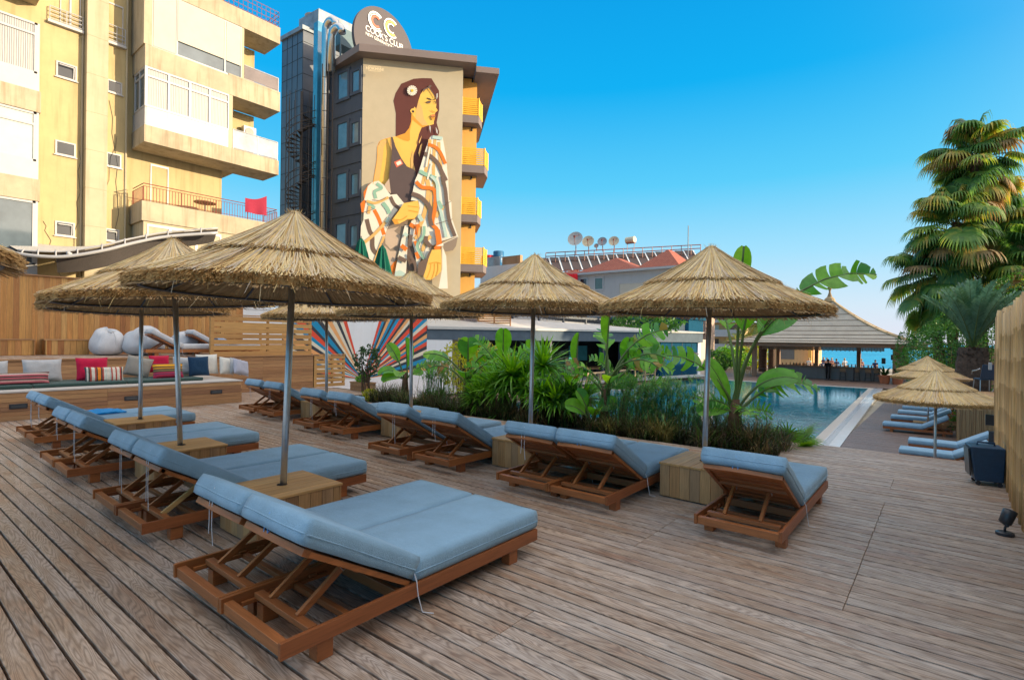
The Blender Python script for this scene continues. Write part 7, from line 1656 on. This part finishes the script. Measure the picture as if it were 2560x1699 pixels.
BUSHY = M_leaf('yellow green shrub leaf', [(0.35,0.40,0.02), (0.50,0.48,0.03), (0.18,0.30,0.02)], 0.5, 0.4)
HEDGE = M_leaf('hedge leaf', [(0.02,0.09,0.02), (0.05,0.18,0.025), (0.09,0.26,0.035), (0.03,0.12,0.03)], 0.5, 0.25)
rg = random.Random(21)
def bow(base, az, elev, L, droop, k=14):
    """curve leaving base at an elevation and bending over"""
    p = Vector(base); out = [p.copy()]; e = elev; s = L/k
    for i in range(k):
        out_d = Vector((math.cos(az)*math.cos(e), math.sin(az)*math.cos(e), math.sin(e))); p = p + out_d*s; out.append(p.copy()); e -= droop/k * (0.4 + 1.2*i/k)
    return out
def big_leaf(root, base, az, elev, lp, lb, W, droop, torn, rn, mat=None, fold=0.35, ybr=0.0, name='leaf', roll=None):
    """paddle leaf: stalk then blade split into strips on both sides of the midrib"""
    k = 34; C = bow(base, az, elev, lp+lb, droop, k); kb = int(k*lp/(lp+lb))
    if elev > R(81): az = TO + 0.5*math.sin(az*7); C = bow(base, az, elev, lp+lb, droop, k)
    side0 = Vector((-math.sin(az), math.cos(az), 0)); along = abs(math.cos(az - RT))
    if roll is None: roll = along * rn.uniform(0.7, 1.15)
    W = W * 1.28
    toward = 1 if side0.dot(Vector((math.cos(TO), math.sin(TO), 0))) > 0 else -1
    side = side0
    lf = MB(); lf.tube(C[:kb+1] + C[kb+1::4] + [C[-1]], [0.022]*(kb+1) + [max(0.004, 0.018*(1-i/8)) for i in range(len(C[kb+1::4])+1)], 6, 1, 0.5)
    n = k - kb
    for s_ in (-1, 1):
        i = 0
        while i < n:
            # a strip group between two tears
            g = n - i if rn.random() > torn*3 and torn < 0.3 and i == 0 else rn.randint(1, 3) if torn >= 0.3 else rn.randint(4, 9)
            g = max(1, min(g, n-i)); f_ = fold + (rn.gauss(0, 0.25) if torn > 0.2 else rn.gauss(0, 0.05)); drp = rn.uniform(0.0, 0.5)*torn
            vs = []; m_ = 4; cc = min(1, max(0, rn.gauss(0.5, 0.25)))
            for q in range(g+1):
                idx = kb + i + q; t = (i+q)/n; w = W * (math.sin(math.pi*min(1, (t*0.96+0.02)))**0.55) * (1.0 if t > 0.12 else 0.5+4.2*t)
                if q in (0, g) and torn > 0.2 and 0 < i+q < n: w *= 0.96
                tan = (C[min(idx+1, k)] - C[max(idx-1, 0)]).normalized(); up = side0.cross(tan).normalized(); up = up if up.z > 0 or abs(up.z) < 1e-3 else -up; ro_ = roll*toward; side = side0*math.cos(ro_) - up*math.sin(ro_); up = up*math.cos(ro_) + side0*math.sin(ro_)
                shift = (0.012 if q == 0 else -0.012 if q == g else 0)*(1 if torn > 0.2 else 0)
                for r_ in range(m_+1):
                    u = r_/m_; d = side*s_*math.cos(f_ - drp*u*1.5) + up*math.sin(f_ - drp*u*1.5) + tan*0.35*u
                    vs.append(C[idx] + tan*shift*u*2 + d.normalized()*w*u - Vector((0,0,1))*(drp*w*u*u*0.6))
            fs = [(q*(m_+1)+r_, q*(m_+1)+r_+1, (q+1)*(m_+1)+r_+1, (q+1)*(m_+1)+r_) for q in range(g) for r_ in range(m_)]
            lf.add(vs, fs, 2 if rn.random() < ybr else 0, cc); i += g
    return lf.build(name, [mat or LEAF, STEMM, LEAFY], root, smooth=True, world=True)
def Bd(px, y=8.7): p = on_plane(px, 1000, Vector((0, y, 0)), Vector((0, 1, 0))); return Vector((p.x, y, -0.07))
# azimuths: image-right is about +39 deg, image-left about -141 deg, towards the viewer about -51 deg
RT, LT, TO, AW = R(39), R(219), R(-51), R(129)
def trunk(root, b, h, r0, r1, n=5, spread=0.08, mat=None, name='stem'):
    m = MB()
    for i in range(n):
        a = rg.uniform(0, 6.28); q = b + Vector((math.cos(a)*spread, math.sin(a)*spread, 0)); m.tube([q, q + Vector((-math.cos(a)*0.03, -math.sin(a)*0.03, h*0.5)), b + Vector((math.cos(a)*0.02, math.sin(a)*0.02, h*rg.uniform(0.85,1.05)))], [r0, (r0+r1)/2, r1], 7, 0)
    m.build(name, mat or HUSK, root, smooth=True, world=True)
def plant(label, b, leaves, tr=(0.7, 0.045, 0.03), name='banana_plant', seed=1, cat='plant'):
    r = thing(name, label, cat, tuple(b)); rn = random.Random(seed); trunk(r, b, *tr)
    for (az, el, lp, lb, W, dr, torn, *o) in leaves: big_leaf(r, b + Vector((rn.gauss(0,.03), rn.gauss(0,.03), tr[0]*0.75)), az, R(el), lp, lb, W, dr, torn, rn, ybr=o[0] if o else 0.0, fold=o[1] if len(o) > 1 else 0.35)
    return r
plant('leftmost tall plant of the bed, with a bright upright leaf before the sunburst', Bd(1012, 8.9), [(RT, 87, 0.35, 0.75, 0.17, 0.1, 0.05, 0, 0.9), (LT, 75, 0.5, 0.55, 0.13, 0.5, 0.1, 0.1), (RT, 55, 0.3, 0.75, 0.14, 1.6, 0.35, 0.2), (LT, 50, 0.3, 0.5, 0.12, 1.9, 0.1), (TO, 45, 0.3, 0.5, 0.14, 1.6, 0.1), (R(0), 40, 0.2, 0.5, 0.12, 1.2, 0.1), (LT, 25, 0.15, 0.5, 0.14, 1.4, 0.05)], (0.75, 0.05, 0.035), seed=1)
plant('banana plant with a long drooping brown-edged leaf reaching right over the yuccas', Bd(1165, 8.7), [(LT+0.2, 85, 0.6, 0.50, 0.20, 0.25, 0.1, 0.1, 0.3), (RT, 78, 0.45, 1.05, 0.25, 2.0, 0.35, 0.25, -0.35), (LT, 66, 0.75, 0.6, 0.14, 1.5, 0.2, 0, -0.2), (LT, 58, 0.45, 0.7, 0.15, 1.9, 0.35, 0.5, -0.3), (RT, 75, 0.1, 0.45, 0.17, 1.2, 0.05, 0, -0.1), (TO, 70, 0.15, 0.4, 0.18, 1.5, 0.1), (R(10), 60, 0.5, 0.8, 0.2, 1.8, 0.4, 0.1, -0.4), (RT, 35, 0.15, 0.4, 0.12, 1.2, 0.1)], (0.80, 0.055, 0.04), seed=2)
plant('banana plant with one narrow upright leaf just left of the middle of the bed', Bd(1432, 8.8), [(LT, 88, 0.85, 0.62, 0.115, 0.15, 0.1, 0.15, 0.9), (RT, 84, 0.6, 0.6, 0.12, 1.7, 0.5, 0.2, 0.0), (LT, 70, 0.45, 0.75, 0.13, 2.1, 0.6, 0.1, -0.2), (TO, 75, 0.5, 0.45, 0.14, 1.3, 0.2, 0.3), (RT, 60, 0.3, 0.4, 0.11, 1.2, 0.2), (LT, 45, 0.1, 0.5, 0.1, 0.8, 0.05), (TO, 50, 0.05, 0.5, 0.09, 0.6, 0.05)], (0.45, 0.04, 0.03), seed=3)
plant('bushy banana plant with torn bright leaves spreading right, in the middle of the bed', Bd(1512, 8.7), [(LT, 89, 0.95, 0.75, 0.14, 0.15, 0.1, 0, 0.7), (RT, 78, 0.95, 0.85, 0.19, 1.4, 0.35, 0.05, 0.1), (RT, 72, 0.75, 0.80, 0.24, 1.9, 0.55, 0.15, -0.1), (R(5), 74, 0.75, 0.7, 0.18, 2.2, 0.5, 0.5, -0.4), (LT, 70, 0.55, 0.5, 0.13, 1.7, 0.5, 0.35), (RT, 60, 0.65, 0.9, 0.20, 1.9, 0.35, 0.1), (LT, 60, 0.3, 0.6, 0.18, 1.6, 0.3), (RT, 50, 0.2, 0.5, 0.16, 1.4, 0.2), (R(60), 70, 0.9, 0.8, 0.2, 1.6, 0.5), (AW, 75, 0.9, 0.7, 0.18, 1.0, 0.3), (TO, 60, 0.3, 0.35, 0.13, 1.0, 0.1)], (0.85, 0.05, 0.035), seed=4)
plant('tall banana plant beside the right umbrella pole, with big leaves arching into the sky', Bd(1838, 8.65), [(R(38), 80, 2.15, 1.30, 0.20, 1.65, 0.30, 0, 0.2), (R(100), 88, 1.98, 0.60, 0.13, 0.3, 0.1, 0, 0.6), (LT, 82, 1.25, 0.75, 0.20, 0.9, 0.35, 0, 0.2), (TO, 86, 1.3, 0.7, 0.20, 0.5, 0.2, 0, 0.2), (RT, 80, 1.3, 0.7, 0.22, 0.9, 0.2, 0.1, 0.1), (AW, 80, 1.4, 0.8, 0.2, 0.8, 0.3), (LT, 72, 0.18, 0.75, 0.17, 0.45, 0.05, 0, 0.15), (RT, 48, 0.35, 1.10, 0.18, 1.5, 0.35, 0, 0.2), (LT, 45, 0.1, 0.6, 0.17, 1.8, 0.3, 0, 0.0), (TO, 35, 0.1, 0.5, 0.16, 1.6, 0.4), (RT, 20, 0.05, 0.5, 0.15, 1.0, 0.35), (R(20), 66, 0.5, 0.6, 0.16, 1.5, 0.2), (LT, 64, 0.8, 0.7, 0.17, 1.2, 0.3), (LT, 20, 0.1, 0.5, 0.12, 1.0, 0.1)], (0.75, 0.06, 0.045, 7, 0.09), seed=5)
plant('young banana plant with round leaves low in front of the papyrus', Bd(1480, 8.45), [(LT, 60, 0.2, 0.4, 0.13, 1.2, 0.05), (RT, 65, 0.25, 0.4, 0.13, 1.3, 0.1), (TO, 60, 0.15, 0.35, 0.12, 1.0, 0.05), (LT, 80, 0.3, 0.35, 0.12, 0.6, 0.05)], (0.2, 0.03, 0.02, 3), seed=6)
def yucca(px, y, hs, L, n, label, seed, w=0.026, drop=1.0, mat=None, name='yucca'):
    b = Bd(px, y); r = thing(name, label, 'plant', tuple(b)); rn = random.Random(seed); m = MB(); st_ = MB()
    for (dx, hh) in hs:
        c = b + Vector((dx, rn.uniform(-.1,.1), hh)); st_.tube([b + Vector((dx*0.4,0,0)), b + Vector((dx*0.7, 0, hh*0.5)), c], [0.045, 0.04, 0.035], 7)
        for i in range(n):
            az = rn.uniform(0, 2*math.pi); el = math.asin(rn.uniform(-0.35, 1.0)); l_ = L*rn.uniform(0.75, 1.08); P_ = bow(c, az, el, l_, drop*rn.uniform(0.2, 1.2)*(1.2-el*0.6), 6)
            sd = Vector((-math.sin(az), math.cos(az), 0)) + Vector((0,0,rn.uniform(-.4,.4))); m.strip(P_, [w*0.5, w*0.9, w, w*0.9, w*0.7, w*0.4, 0.001], sd.normalized(), 0)
    m.build('foliage', mat or SPIKE, r, world=True); st_.build('trunk', HUSK, r, smooth=True, world=True); return r
yucca(1290, 8.7, ((-0.05, 0.9), (0.25, 0.65), (-0.35, 0.6)), 0.74, 150, 'bright green spiky yucca behind the middle umbrella pole', 31)
yucca(1362, 8.9, ((0.0, 1.12),), 0.74, 170, 'taller spiky yucca just right of the middle umbrella pole', 32)
yucca(1352, 8.5, ((0.0, 0.55), (0.35, 0.45)), 0.62, 150, 'low dense yucca in front of the taller one', 33)
yucca(1232, 8.75, ((0.0, 0.65), (-0.25, 0.4)), 0.68, 150, 'spiky yucca under the brown-edged banana leaf', 34)
yucca(1412, 8.75, ((0.0, 0.6), (0.2, 0.5)), 0.62, 140, 'dark green yucca between the two middle banana plants', 35, mat=HEDGE)
yucca(1250, 8.35, ((0.0, 0.12),), 0.42, 70, 'low rosette of narrow leaves at the front of the bed', 36, 0.015, mat=HEDGE)
yucca(1100, 8.6, ((0.0, 0.15), (-0.4, 0.15)), 0.45, 80, 'low dark spiky plant between the two left banana plants', 37, 0.015, mat=HEDGE)
def papyrus(px, y, n, hmin, hmax, spread, label, seed, umb_=True):
    b = Bd(px, y); r = thing('papyrus', label, 'plant', tuple(b)); rn = random.Random(seed); st_ = MB(); m = MB()
    for i in range(n):
        q = b + Vector((rn.gauss(0, spread), rn.gauss(0, spread*0.35), 0)); h = rn.uniform(hmin, hmax); top = q + Vector((rn.gauss(0, 0.10), rn.gauss(0, 0.10), h))
        mid = q.lerp(top, 0.5) + Vector((rn.gauss(0,.02), rn.gauss(0,.02), 0)); st_.tube([q, mid, top], [0.006, 0.005, 0.003], 4, 0)
        for k in range(16):
            az = rn.uniform(0, 6.28); el = rn.uniform(-0.2, 1.3); l_ = rn.uniform(0.10, 0.22); P_ = bow(top, az, el, l_, 1.2, 3); m.strip(P_, [0.003, 0.005, 0.004, 0.001], Vector((-math.sin(az), math.cos(az), 0)), 0)
    st_.build('stalks', PAPY, r, world=True); m.build('foliage', PAPY, r, world=True); return r
papyrus(1625, 8.7, 260, 0.35, 1.0, 0.42, 'dense clump of papyrus between the middle and right umbrella poles', 41)
papyrus(1090, 8.95, 90, 0.6, 1.15, 0.28, 'feathery papyrus in front of the white end of the sunburst wall', 42)
papyrus(1750, 8.75, 70, 0.3, 0.75, 0.25, 'sparser papyrus just left of the right umbrella pole', 43)
def grass(px0, px1, y0, y1, n, h, label, seed, mat=None):
    m = MB(); rn = random.Random(seed); x0 = Bd(px0).x; x1 = Bd(px1).x
    clumps = [(rn.uniform(x0, x1), rn.uniform(y0, y1), rn.uniform(0.45, 1.25), rn.random()) for _ in range(max(8, int(n/75)))]
    for i in range(n):
        cx, cy_, ch_, cc = rn.choice(clumps); q = Vector((cx + rn.gauss(0, 0.05), min(y1, max(y0, cy_ + rn.gauss(0, 0.05))), -0.07)); az = rn.uniform(0, 6.28); hh = h*ch_*rn.uniform(0.55, 1.25); P_ = bow(q, az, R(rn.uniform(52, 88)), hh, rn.uniform(0.5, 2.8), 5)
        w_ = rn.uniform(0.003, 0.0075); m.strip(P_, [w_, w_, w_*0.9, w_*0.7, w_*0.5, 0.001], Vector((-math.sin(az), math.cos(az), 0)), 0, min(1, max(0, cc + rn.gauss(0, 0.15))))
    o = m.build('ornamental_grass', mat or GRASSM); tag(o, label, 'grass'); return stuff(o)
grass(960, 1930, 8.12, 9.2, 13000, 0.52, 'dark burgundy and dry grass filling the whole planting bed', 51)
grass(1560, 1690, 8.15, 8.5, 900, 0.45, 'dry tan reed stems at the foot of the papyrus', 52, M_leaf('dry reed', [(0.35,0.27,0.10), (0.24,0.22,0.06), (0.14,0.20,0.04)], 0.6, 0.2))
grass(1770, 1960, 8.12, 9.1, 2600, 0.55, 'dark plume grass around the foot of the tall right banana plant', 53)
def fan_leaf(m, sm, base, az, el, lp, Rf, dr, rn, nseg=30, tipd=0.9, wseg=1.0, rm=0):
    C = bow(base, az, el, lp, dr*0.5, 6); sm.tube(C, [0.02*wseg+0.004]*7, 5); c = C[-1]; tan = (C[-1]-C[-2]).normalized(); sd = Vector((-math.sin(az), math.cos(az), 0)); up = sd.cross(tan).normalized()
    if up.z < 0: up = -up
    cval = min(1, max(0, rn.gauss(0.5, 0.25)))
    for i in range(nseg):
        a = R(-150) + R(300)*i/(nseg-1); d = (tan*math.cos(a) + sd*math.sin(a)).normalized(); l_ = Rf*(1.0 - 0.25*abs(a)/R(150))*rn.uniform(0.9, 1.05); pts = []; p = c.copy(); k = 5
        for q in range(k+1):
            pts.append(p.copy()); t = q/k; dd = (d + up*0.15*(1-t) - Vector((0,0,1))*tipd*t*t*2.8).normalized(); p = p + dd*l_/k
        nrm = d.cross(up).normalized(); w_ = 0.034*wseg*Rf
        m.strip(pts, [w_*0.5, w_*1.3, w_*1.35, w_*0.8, w_*0.4, 0.002], nrm, rm, min(1, max(0, cval + rn.gauss(0, 0.12))))
yucca(1190, 8.55, ((0.0, 0.35), (0.25, 0.3)), 0.55, 130, 'leafy spiky plant at the foot of the brown-edged banana plant', 38)
yucca(1330, 9.0, ((0.0, 0.8), (-0.4, 0.7)), 0.72, 150, 'tall bright yucca at the back of the bed right of the middle pole', 39)
yucca(1462, 8.95, ((0.0, 0.5),), 0.6, 130, 'bright yucca behind the young round-leaved banana plant', 40)
plant('banana plant at the back of the bed behind the middle umbrella pole', Bd(1255, 9.1), [(LT, 80, 0.7, 0.7, 0.18, 1.0, 0.3), (RT, 76, 0.7, 0.7, 0.18, 1.2, 0.3, 0.1), (TO, 84, 0.8, 0.6, 0.16, 0.3, 0.2), (LT, 55, 0.4, 0.7, 0.16, 1.3, 0.4, 0.3), (RT, 50, 0.4, 0.7, 0.16, 1.3, 0.3)], (0.7, 0.05, 0.035), seed=7)
plant('banana plant at the back of the bed left of the papyrus', Bd(1560, 9.15), [(LT, 76, 0.6, 0.6, 0.16, 1.2, 0.3), (RT, 78, 0.7, 0.7, 0.18, 1.3, 0.4, 0.1), (TO, 85, 0.8, 0.5, 0.14, 0.3, 0.1), (RT, 50, 0.4, 0.6, 0.16, 1.3, 0.3)], (0.6, 0.05, 0.035), seed=8)
# small fan palm at the right end of the bed
b = Bd(2010, 9.15); b = Vector((on_x(2010, 1040, 0).x*0 + Bd(1975, 9.2).x, 9.4, -0.35)); r = thing('fan_palm', 'small bright green fan palm spilling over the deck edge beside the pool', 'palm', tuple(b)); rn = random.Random(61); m = MB(); sm = MB()
for i in range(26): fan_leaf(m, sm, b + Vector((0,0,0.05)), rn.uniform(0, 6.28), R(rn.uniform(15, 80)), rn.uniform(0.25, 0.5), rn.uniform(0.28, 0.36), 0.8, rn, 22, 0.35, 1.0)
m.build('fronds', M_leaf('small palm leaf', [(0.05,0.17,0.015), (0.10,0.28,0.02), (0.16,0.36,0.03)], 0.45, 0.35), r, world=True); sm.build('stalks', STEMM, r, world=True)
# yellow-green shrubs beyond the bed
def leaves_cloud(m, c, rx, ry, rz, n, size, rn, mi=0, flat=0.0, power=0.4):
    for i in range(n):
        while True:
            v = Vector((rn.uniform(-1,1), rn.uniform(-1,1), rn.uniform(-1,1)))
            if v.length < 1: break
        v = v.normalized() * (v.length**power); lump = 1 + 0.30*mnoise.noise(v*2.1 + c*0.7) + 0.15*mnoise.noise(v*5 + c)
        if mnoise.noise(v*3.3 + c*1.3) < -0.28: continue
        p = c + Vector((v.x*rx, v.y*ry, v.z*rz))*lump; a = Vector((rn.gauss(0,1), rn.gauss(0,1), rn.gauss(0,1))).normalized(); b_ = a.cross(Vector((rn.gauss(0,1), rn.gauss(0,1), rn.gauss(0,1)))).normalized(); s_ = size*rn.uniform(0.6, 1.3)
        cv = min(1, max(0, 0.5 + 0.9*mnoise.noise(v*2.5 + c) + rn.gauss(0, 0.12)))
        m.add([p - a*s_, p + b_*s_*0.42, p + a*s_, p - b_*s_*0.42], [(0,1,2,3)], mi, cv)
def shrub(c, rx, ry, rz, n, size, label, mat, seed, name='shrub', cat='shrub', h=None):
    r = thing(name, label, cat, (c.x, c.y, c.z-rz)); m = MB(); rn = random.Random(seed); leaves_cloud(m, c, rx, ry, rz, n, size, rn); m.build('foliage', mat, r, world=True)
    s_ = MB(); [s_.tube([Vector((c.x+rn.gauss(0,.05), c.y+rn.gauss(0,.05), c.z-rz-(h or 0))), Vector((c.x+rn.uniform(-.4,.4)*rx, c.y+rn.uniform(-.4,.4)*ry, c.z+rn.uniform(0,.4)*rz))], [0.03, 0.01], 5) for _ in range(6)]; s_.build('branches', HUSK, r, world=True); return r
shrub(at(1150, 915, 15.5), 0.8, 0.6, 0.75, 1500, 0.06, 'yellow-green shrub behind the left banana plant', BUSHY, 71, h=1.0)
shrub(at(1235, 925, 15.5), 0.9, 0.6, 0.75, 1800, 0.06, 'yellow-green shrub behind the yuccas', BUSHY, 72, h=1.0)
b = on_z(948, 992, 0.0); shrub(Vector((b.x, 8.45, 0.08)), 0.28, 0.18, 0.16, 700, 0.035, 'low yellow-green plant at the left tip of the planting bed', BUSHY, 73)
pl_ = Vector((-13.35, 9.36, 0.33)); shrub(pl_, 0.34, 0.14, 0.15, 500, 0.04, 'small leafy plant growing in the cedar planter box', SPIKE, 74)
b = Vector((-13.0, 9.25, 0.9)); shrub(b, 0.55, 0.3, 0.45, 500, 0.07, 'loose dark leafy plant in front of the sunburst wall', LEAFD, 75, h=0.5)
for i, (px, py, f_, sx, sz, lab) in enumerate(((1600, 812, 44, 3.5, 1.1, 'green creeper growing over the pergola behind the restaurant roof'), (1770, 905, 60, 2.5, 1.4, 'dark shrub in front of the cream apartment block'), (1880, 885, 66, 2.2, 2.0, 'yellow-lit shrub beside the left pavilion post'), (1825, 900, 64, 2.5, 1.6, 'green shrub between the banana stems and the cream block'))):
    shrub(at(px, py, f_), sx, 1.2, sz, 1600, 0.22, lab, HEDGE if i in (0, 1) else BUSHY if i == 2 else SPIKE, 80+i, h=1.5)
# tall fan palms on the right
FANM = M_leaf('fan palm leaf', [(0.04,0.11,0.035), (0.07,0.19,0.05), (0.12,0.27,0.055), (0.24,0.34,0.06), (0.50,0.38,0.08)], 0.45, 0.4)  # yellow end of the leaf tones puts golden sunlight into the colour
TRK = M_plain('palm trunk fibre', (0.085,0.055,0.04), 0.95, 0.5, 9, 0, 0.8)
def fan_palm(px, py, f_, Rl, n, label, seed, ground=LZ, low=-70):
    c = at(px, py, f_); r = thing('fan_palm', label, 'palm', (c.x, c.y, ground), group='tall fan palms behind the lower deck'); rn = random.Random(seed); m = MB(); sm = MB()
    n = int(n*0.95)
    for i in range(n):
        t = (i+0.5)/n; el = R(88 - (88-low)*t**1.2*0.8 + rn.gauss(0, 20)); az = i*2.39996 + rn.gauss(0, .4); dead = rn.random() < 0.10 + 0.35*max(0, t-0.7)
        fan_leaf(m, sm, c + Vector((rn.gauss(0,.15),rn.gauss(0,.15),0.5-1.5*t+rn.gauss(0,.25))), az, el, Rl*rn.uniform(0.26, 0.60), Rl*rn.uniform(0.38, 0.54), rn.uniform(1.0, 2.8), rn, 34, rn.uniform(1.2, 2.4), 1.35, 1 if dead else 0)
    m.build('crown', [FANM, M_leaf('dry palm leaf', [(0.30,0.20,0.08), (0.42,0.28,0.12), (0.22,0.14,0.07)], 0.6, 0.2) if 'dry palm leaf' not in bpy.data.materials else bpy.data.materials['dry palm leaf']], r, world=True); sm.build('stalks', STEMM, r, world=True)
    tk = MB(); k = 12; tk.tube([(c.x+0.1*math.sin(q*0.7), c.y, ground + (c.z-ground)*q/k) for q in range(k+1)], [0.30 - 0.10*q/k + 0.02*(q%2) for q in range(k+1)], 10); tk.build('trunk', TRK, r, smooth=True, world=True)
    return r
fan_palm(2432, 400, 32, 3.3, 64, 'tallest fan palm, its head highest against the blue sky at the right', 91)
fan_palm(2385, 555, 31, 3.4, 70, 'fan palm with its crown below and left of the tallest one', 92)
fan_palm(2505, 560, 33, 3.4, 60, 'fan palm close to the right edge, level with the second crown', 93)
fan_palm(2350, 690, 31.5, 3.4, 76, 'lowest left fan palm whose long leaf tips hang over the pergola', 94, low=-85)
fan_palm(2462, 700, 34, 3.3, 56, 'fan palm behind the feathery date palm', 95)
fan_palm(2575, 680, 30, 3.2, 50, 'fan palm cut off by the right edge above the bamboo fence', 96)
def feather_palm(c, L, n, label, seed, ground, mat, trunk_r, el0=85, el1=5, droop=0.9, nl=46, lw=0.016, ll=0.34, bulb=None, name='date_palm'):
    r = thing(name, label, 'palm', (c.x, c.y, ground)); rn = random.Random(seed); m = MB(); sm = MB()
    for i in range(n):
        az = i*2.39996 + rn.gauss(0, .15); el = R(el0 - (el0-el1)*(i/n)**0.9 + rn.gauss(0, 4)); C = bow(c, az, el, L*rn.uniform(0.85, 1.05), droop*rn.uniform(0.7, 1.2), nl//2); sm.tube(C[::3] + [C[-1]], [max(0.006, 0.035*(1-q/9)) for q in range(len(C[::3])+1)], 5)
        cv = rn.random(); sd0 = Vector((-math.sin(az), math.cos(az), 0))
        for q in range(3, len(C)-1):
            tan = (C[q+1]-C[q]).normalized(); up = sd0.cross(tan).normalized(); up = up if up.z > 0 else -up; t = q/len(C); l_ = ll*L/2*(math.sin(math.pi*min(1, t*0.9+0.08))**0.6)
            for s_ in (-1, 1):
                for h_ in (0, 0.5):
                    p = C[q].lerp(C[q+1], h_); d = (sd0*s_*0.75 + tan*0.75 + up*rn.uniform(0.1, 0.5)).normalized(); e = p + d*l_*0.6; g = p + d*l_ - Vector((0,0,1))*l_*0.18
                    m.strip([p, e, g], [lw*0.7, lw, 0.001], tan.cross(d).cross(d).normalized(), 0, min(1, max(0, cv+rn.gauss(0, .1))))
    m.build('crown', mat, r, world=True); sm.build('rachises', STEMM, r, world=True)
    tk = MB(); h = c.z - ground; k = 14
    prof = [(trunk_r*(1.0 + (0.25*math.sin(math.pi*q/k) if bulb else 0)) + 0.02*(q%2), h*q/k) for q in range(k+1)]; tk.lathe(prof, 14, (c.x, c.y, ground)); 
    for i in range(int(220*min(1, h/3))):
        a = rn.uniform(0, 6.28); z = rn.uniform(max(0, h-2.2), h-0.05); rr_ = trunk_r*1.1; d = Vector((math.cos(a), math.sin(a), 0)); p = Vector((c.x, c.y, ground+z)) + d*rr_*0.9; tk.add([p + Vector((-d.y,d.x,0))*0.07, p - Vector((-d.y,d.x,0))*0.07, p + d*0.14 + UZ*0.12], [(0,1,2)])
    tk.build('trunk', TRK, r, world=True); return r
BLUEG = M_leaf('blue green date palm leaf', [(0.09,0.20,0.13), (0.15,0.29,0.19), (0.21,0.36,0.24), (0.12,0.23,0.09)], 0.5, 0.25)
feather_palm(at(2432, 868, 22), 2.75, 64, 'blue-green feathery date palm with a thick dark trunk behind the small umbrellas', 101, LZ, BLUEG, 0.46, 89, 60, 0.50, 50, 0.022, 0.30, True)
YELP = M_leaf('sunlit palm leaf', [(0.12,0.20,0.04), (0.22,0.26,0.05), (0.30,0.26,0.06)], 0.5, 0.35)
feather_palm(at(1908, 815, 58), 3.2, 40, 'date palm behind the left end of the bar pavilion', 102, LZ, YELP, 0.42, 85, -5, 1.3, 40, 0.03, 0.32)
feather_palm(at(1930, 822, 61), 2.9, 34, 'second, slightly smaller date palm behind the pavilion', 103, LZ, YELP, 0.36, 80, -5, 1.4, 40, 0.03, 0.32)
for i, (px, py, f_) in enumerate(((1858, 842, 72), (1842, 858, 70), (1880, 848, 76))):
    feather_palm(at(px, py, f_), 1.8, 22, ('small sunlit palm high against the cream apartment block', 'lower small palm in front of the cream apartment block', 'small palm just left of the pavilion eave')[i], 110+i, LZ, YELP, 0.14, 80, -10, 1.3, 26, 0.03, 0.34)
# hedges on the right
for i, (px, py, f_, rx, rz, lab) in enumerate(((2330, 905, 27, 1.3, 1.9, 'dark green leafy shrub between the small umbrellas and the date palm'), (2380, 880, 29, 1.8, 2.4, 'tall hedge shrub behind the date palm trunk'), (2470, 880, 26, 1.3, 2.6, 'dark shrub against the far end of the bamboo fence'), (2300, 880, 33, 1.3, 1.4, 'leafy branch hanging over the end of the pergola'), (2388, 1085, 20.0, 0.45, 0.8, 'dark low shrub beside the reed-clad platform'), (2405, 1015, 24.5, 0.8, 1.1, 'shadowy shrub behind the lower deck loungers'), (2540, 800, 27, 1.6, 2.6, 'dark foliage behind the bamboo fence at the right edge'))):
    c = at(px, py, f_); shrub(c, rx, rx*0.8, rz, int(2600*rx), 0.075 if f_ > 18 else 0.05, lab, HEDGE, 120+i, h=max(0, c.z-rz-LZ))
planter(at(2385, 1115, 20.0).x, at(2385, 1115, 20.0).y, 1.0, 0.4, 0.3, 'pale low planter under the shrub by the reed-clad platform', LZ)
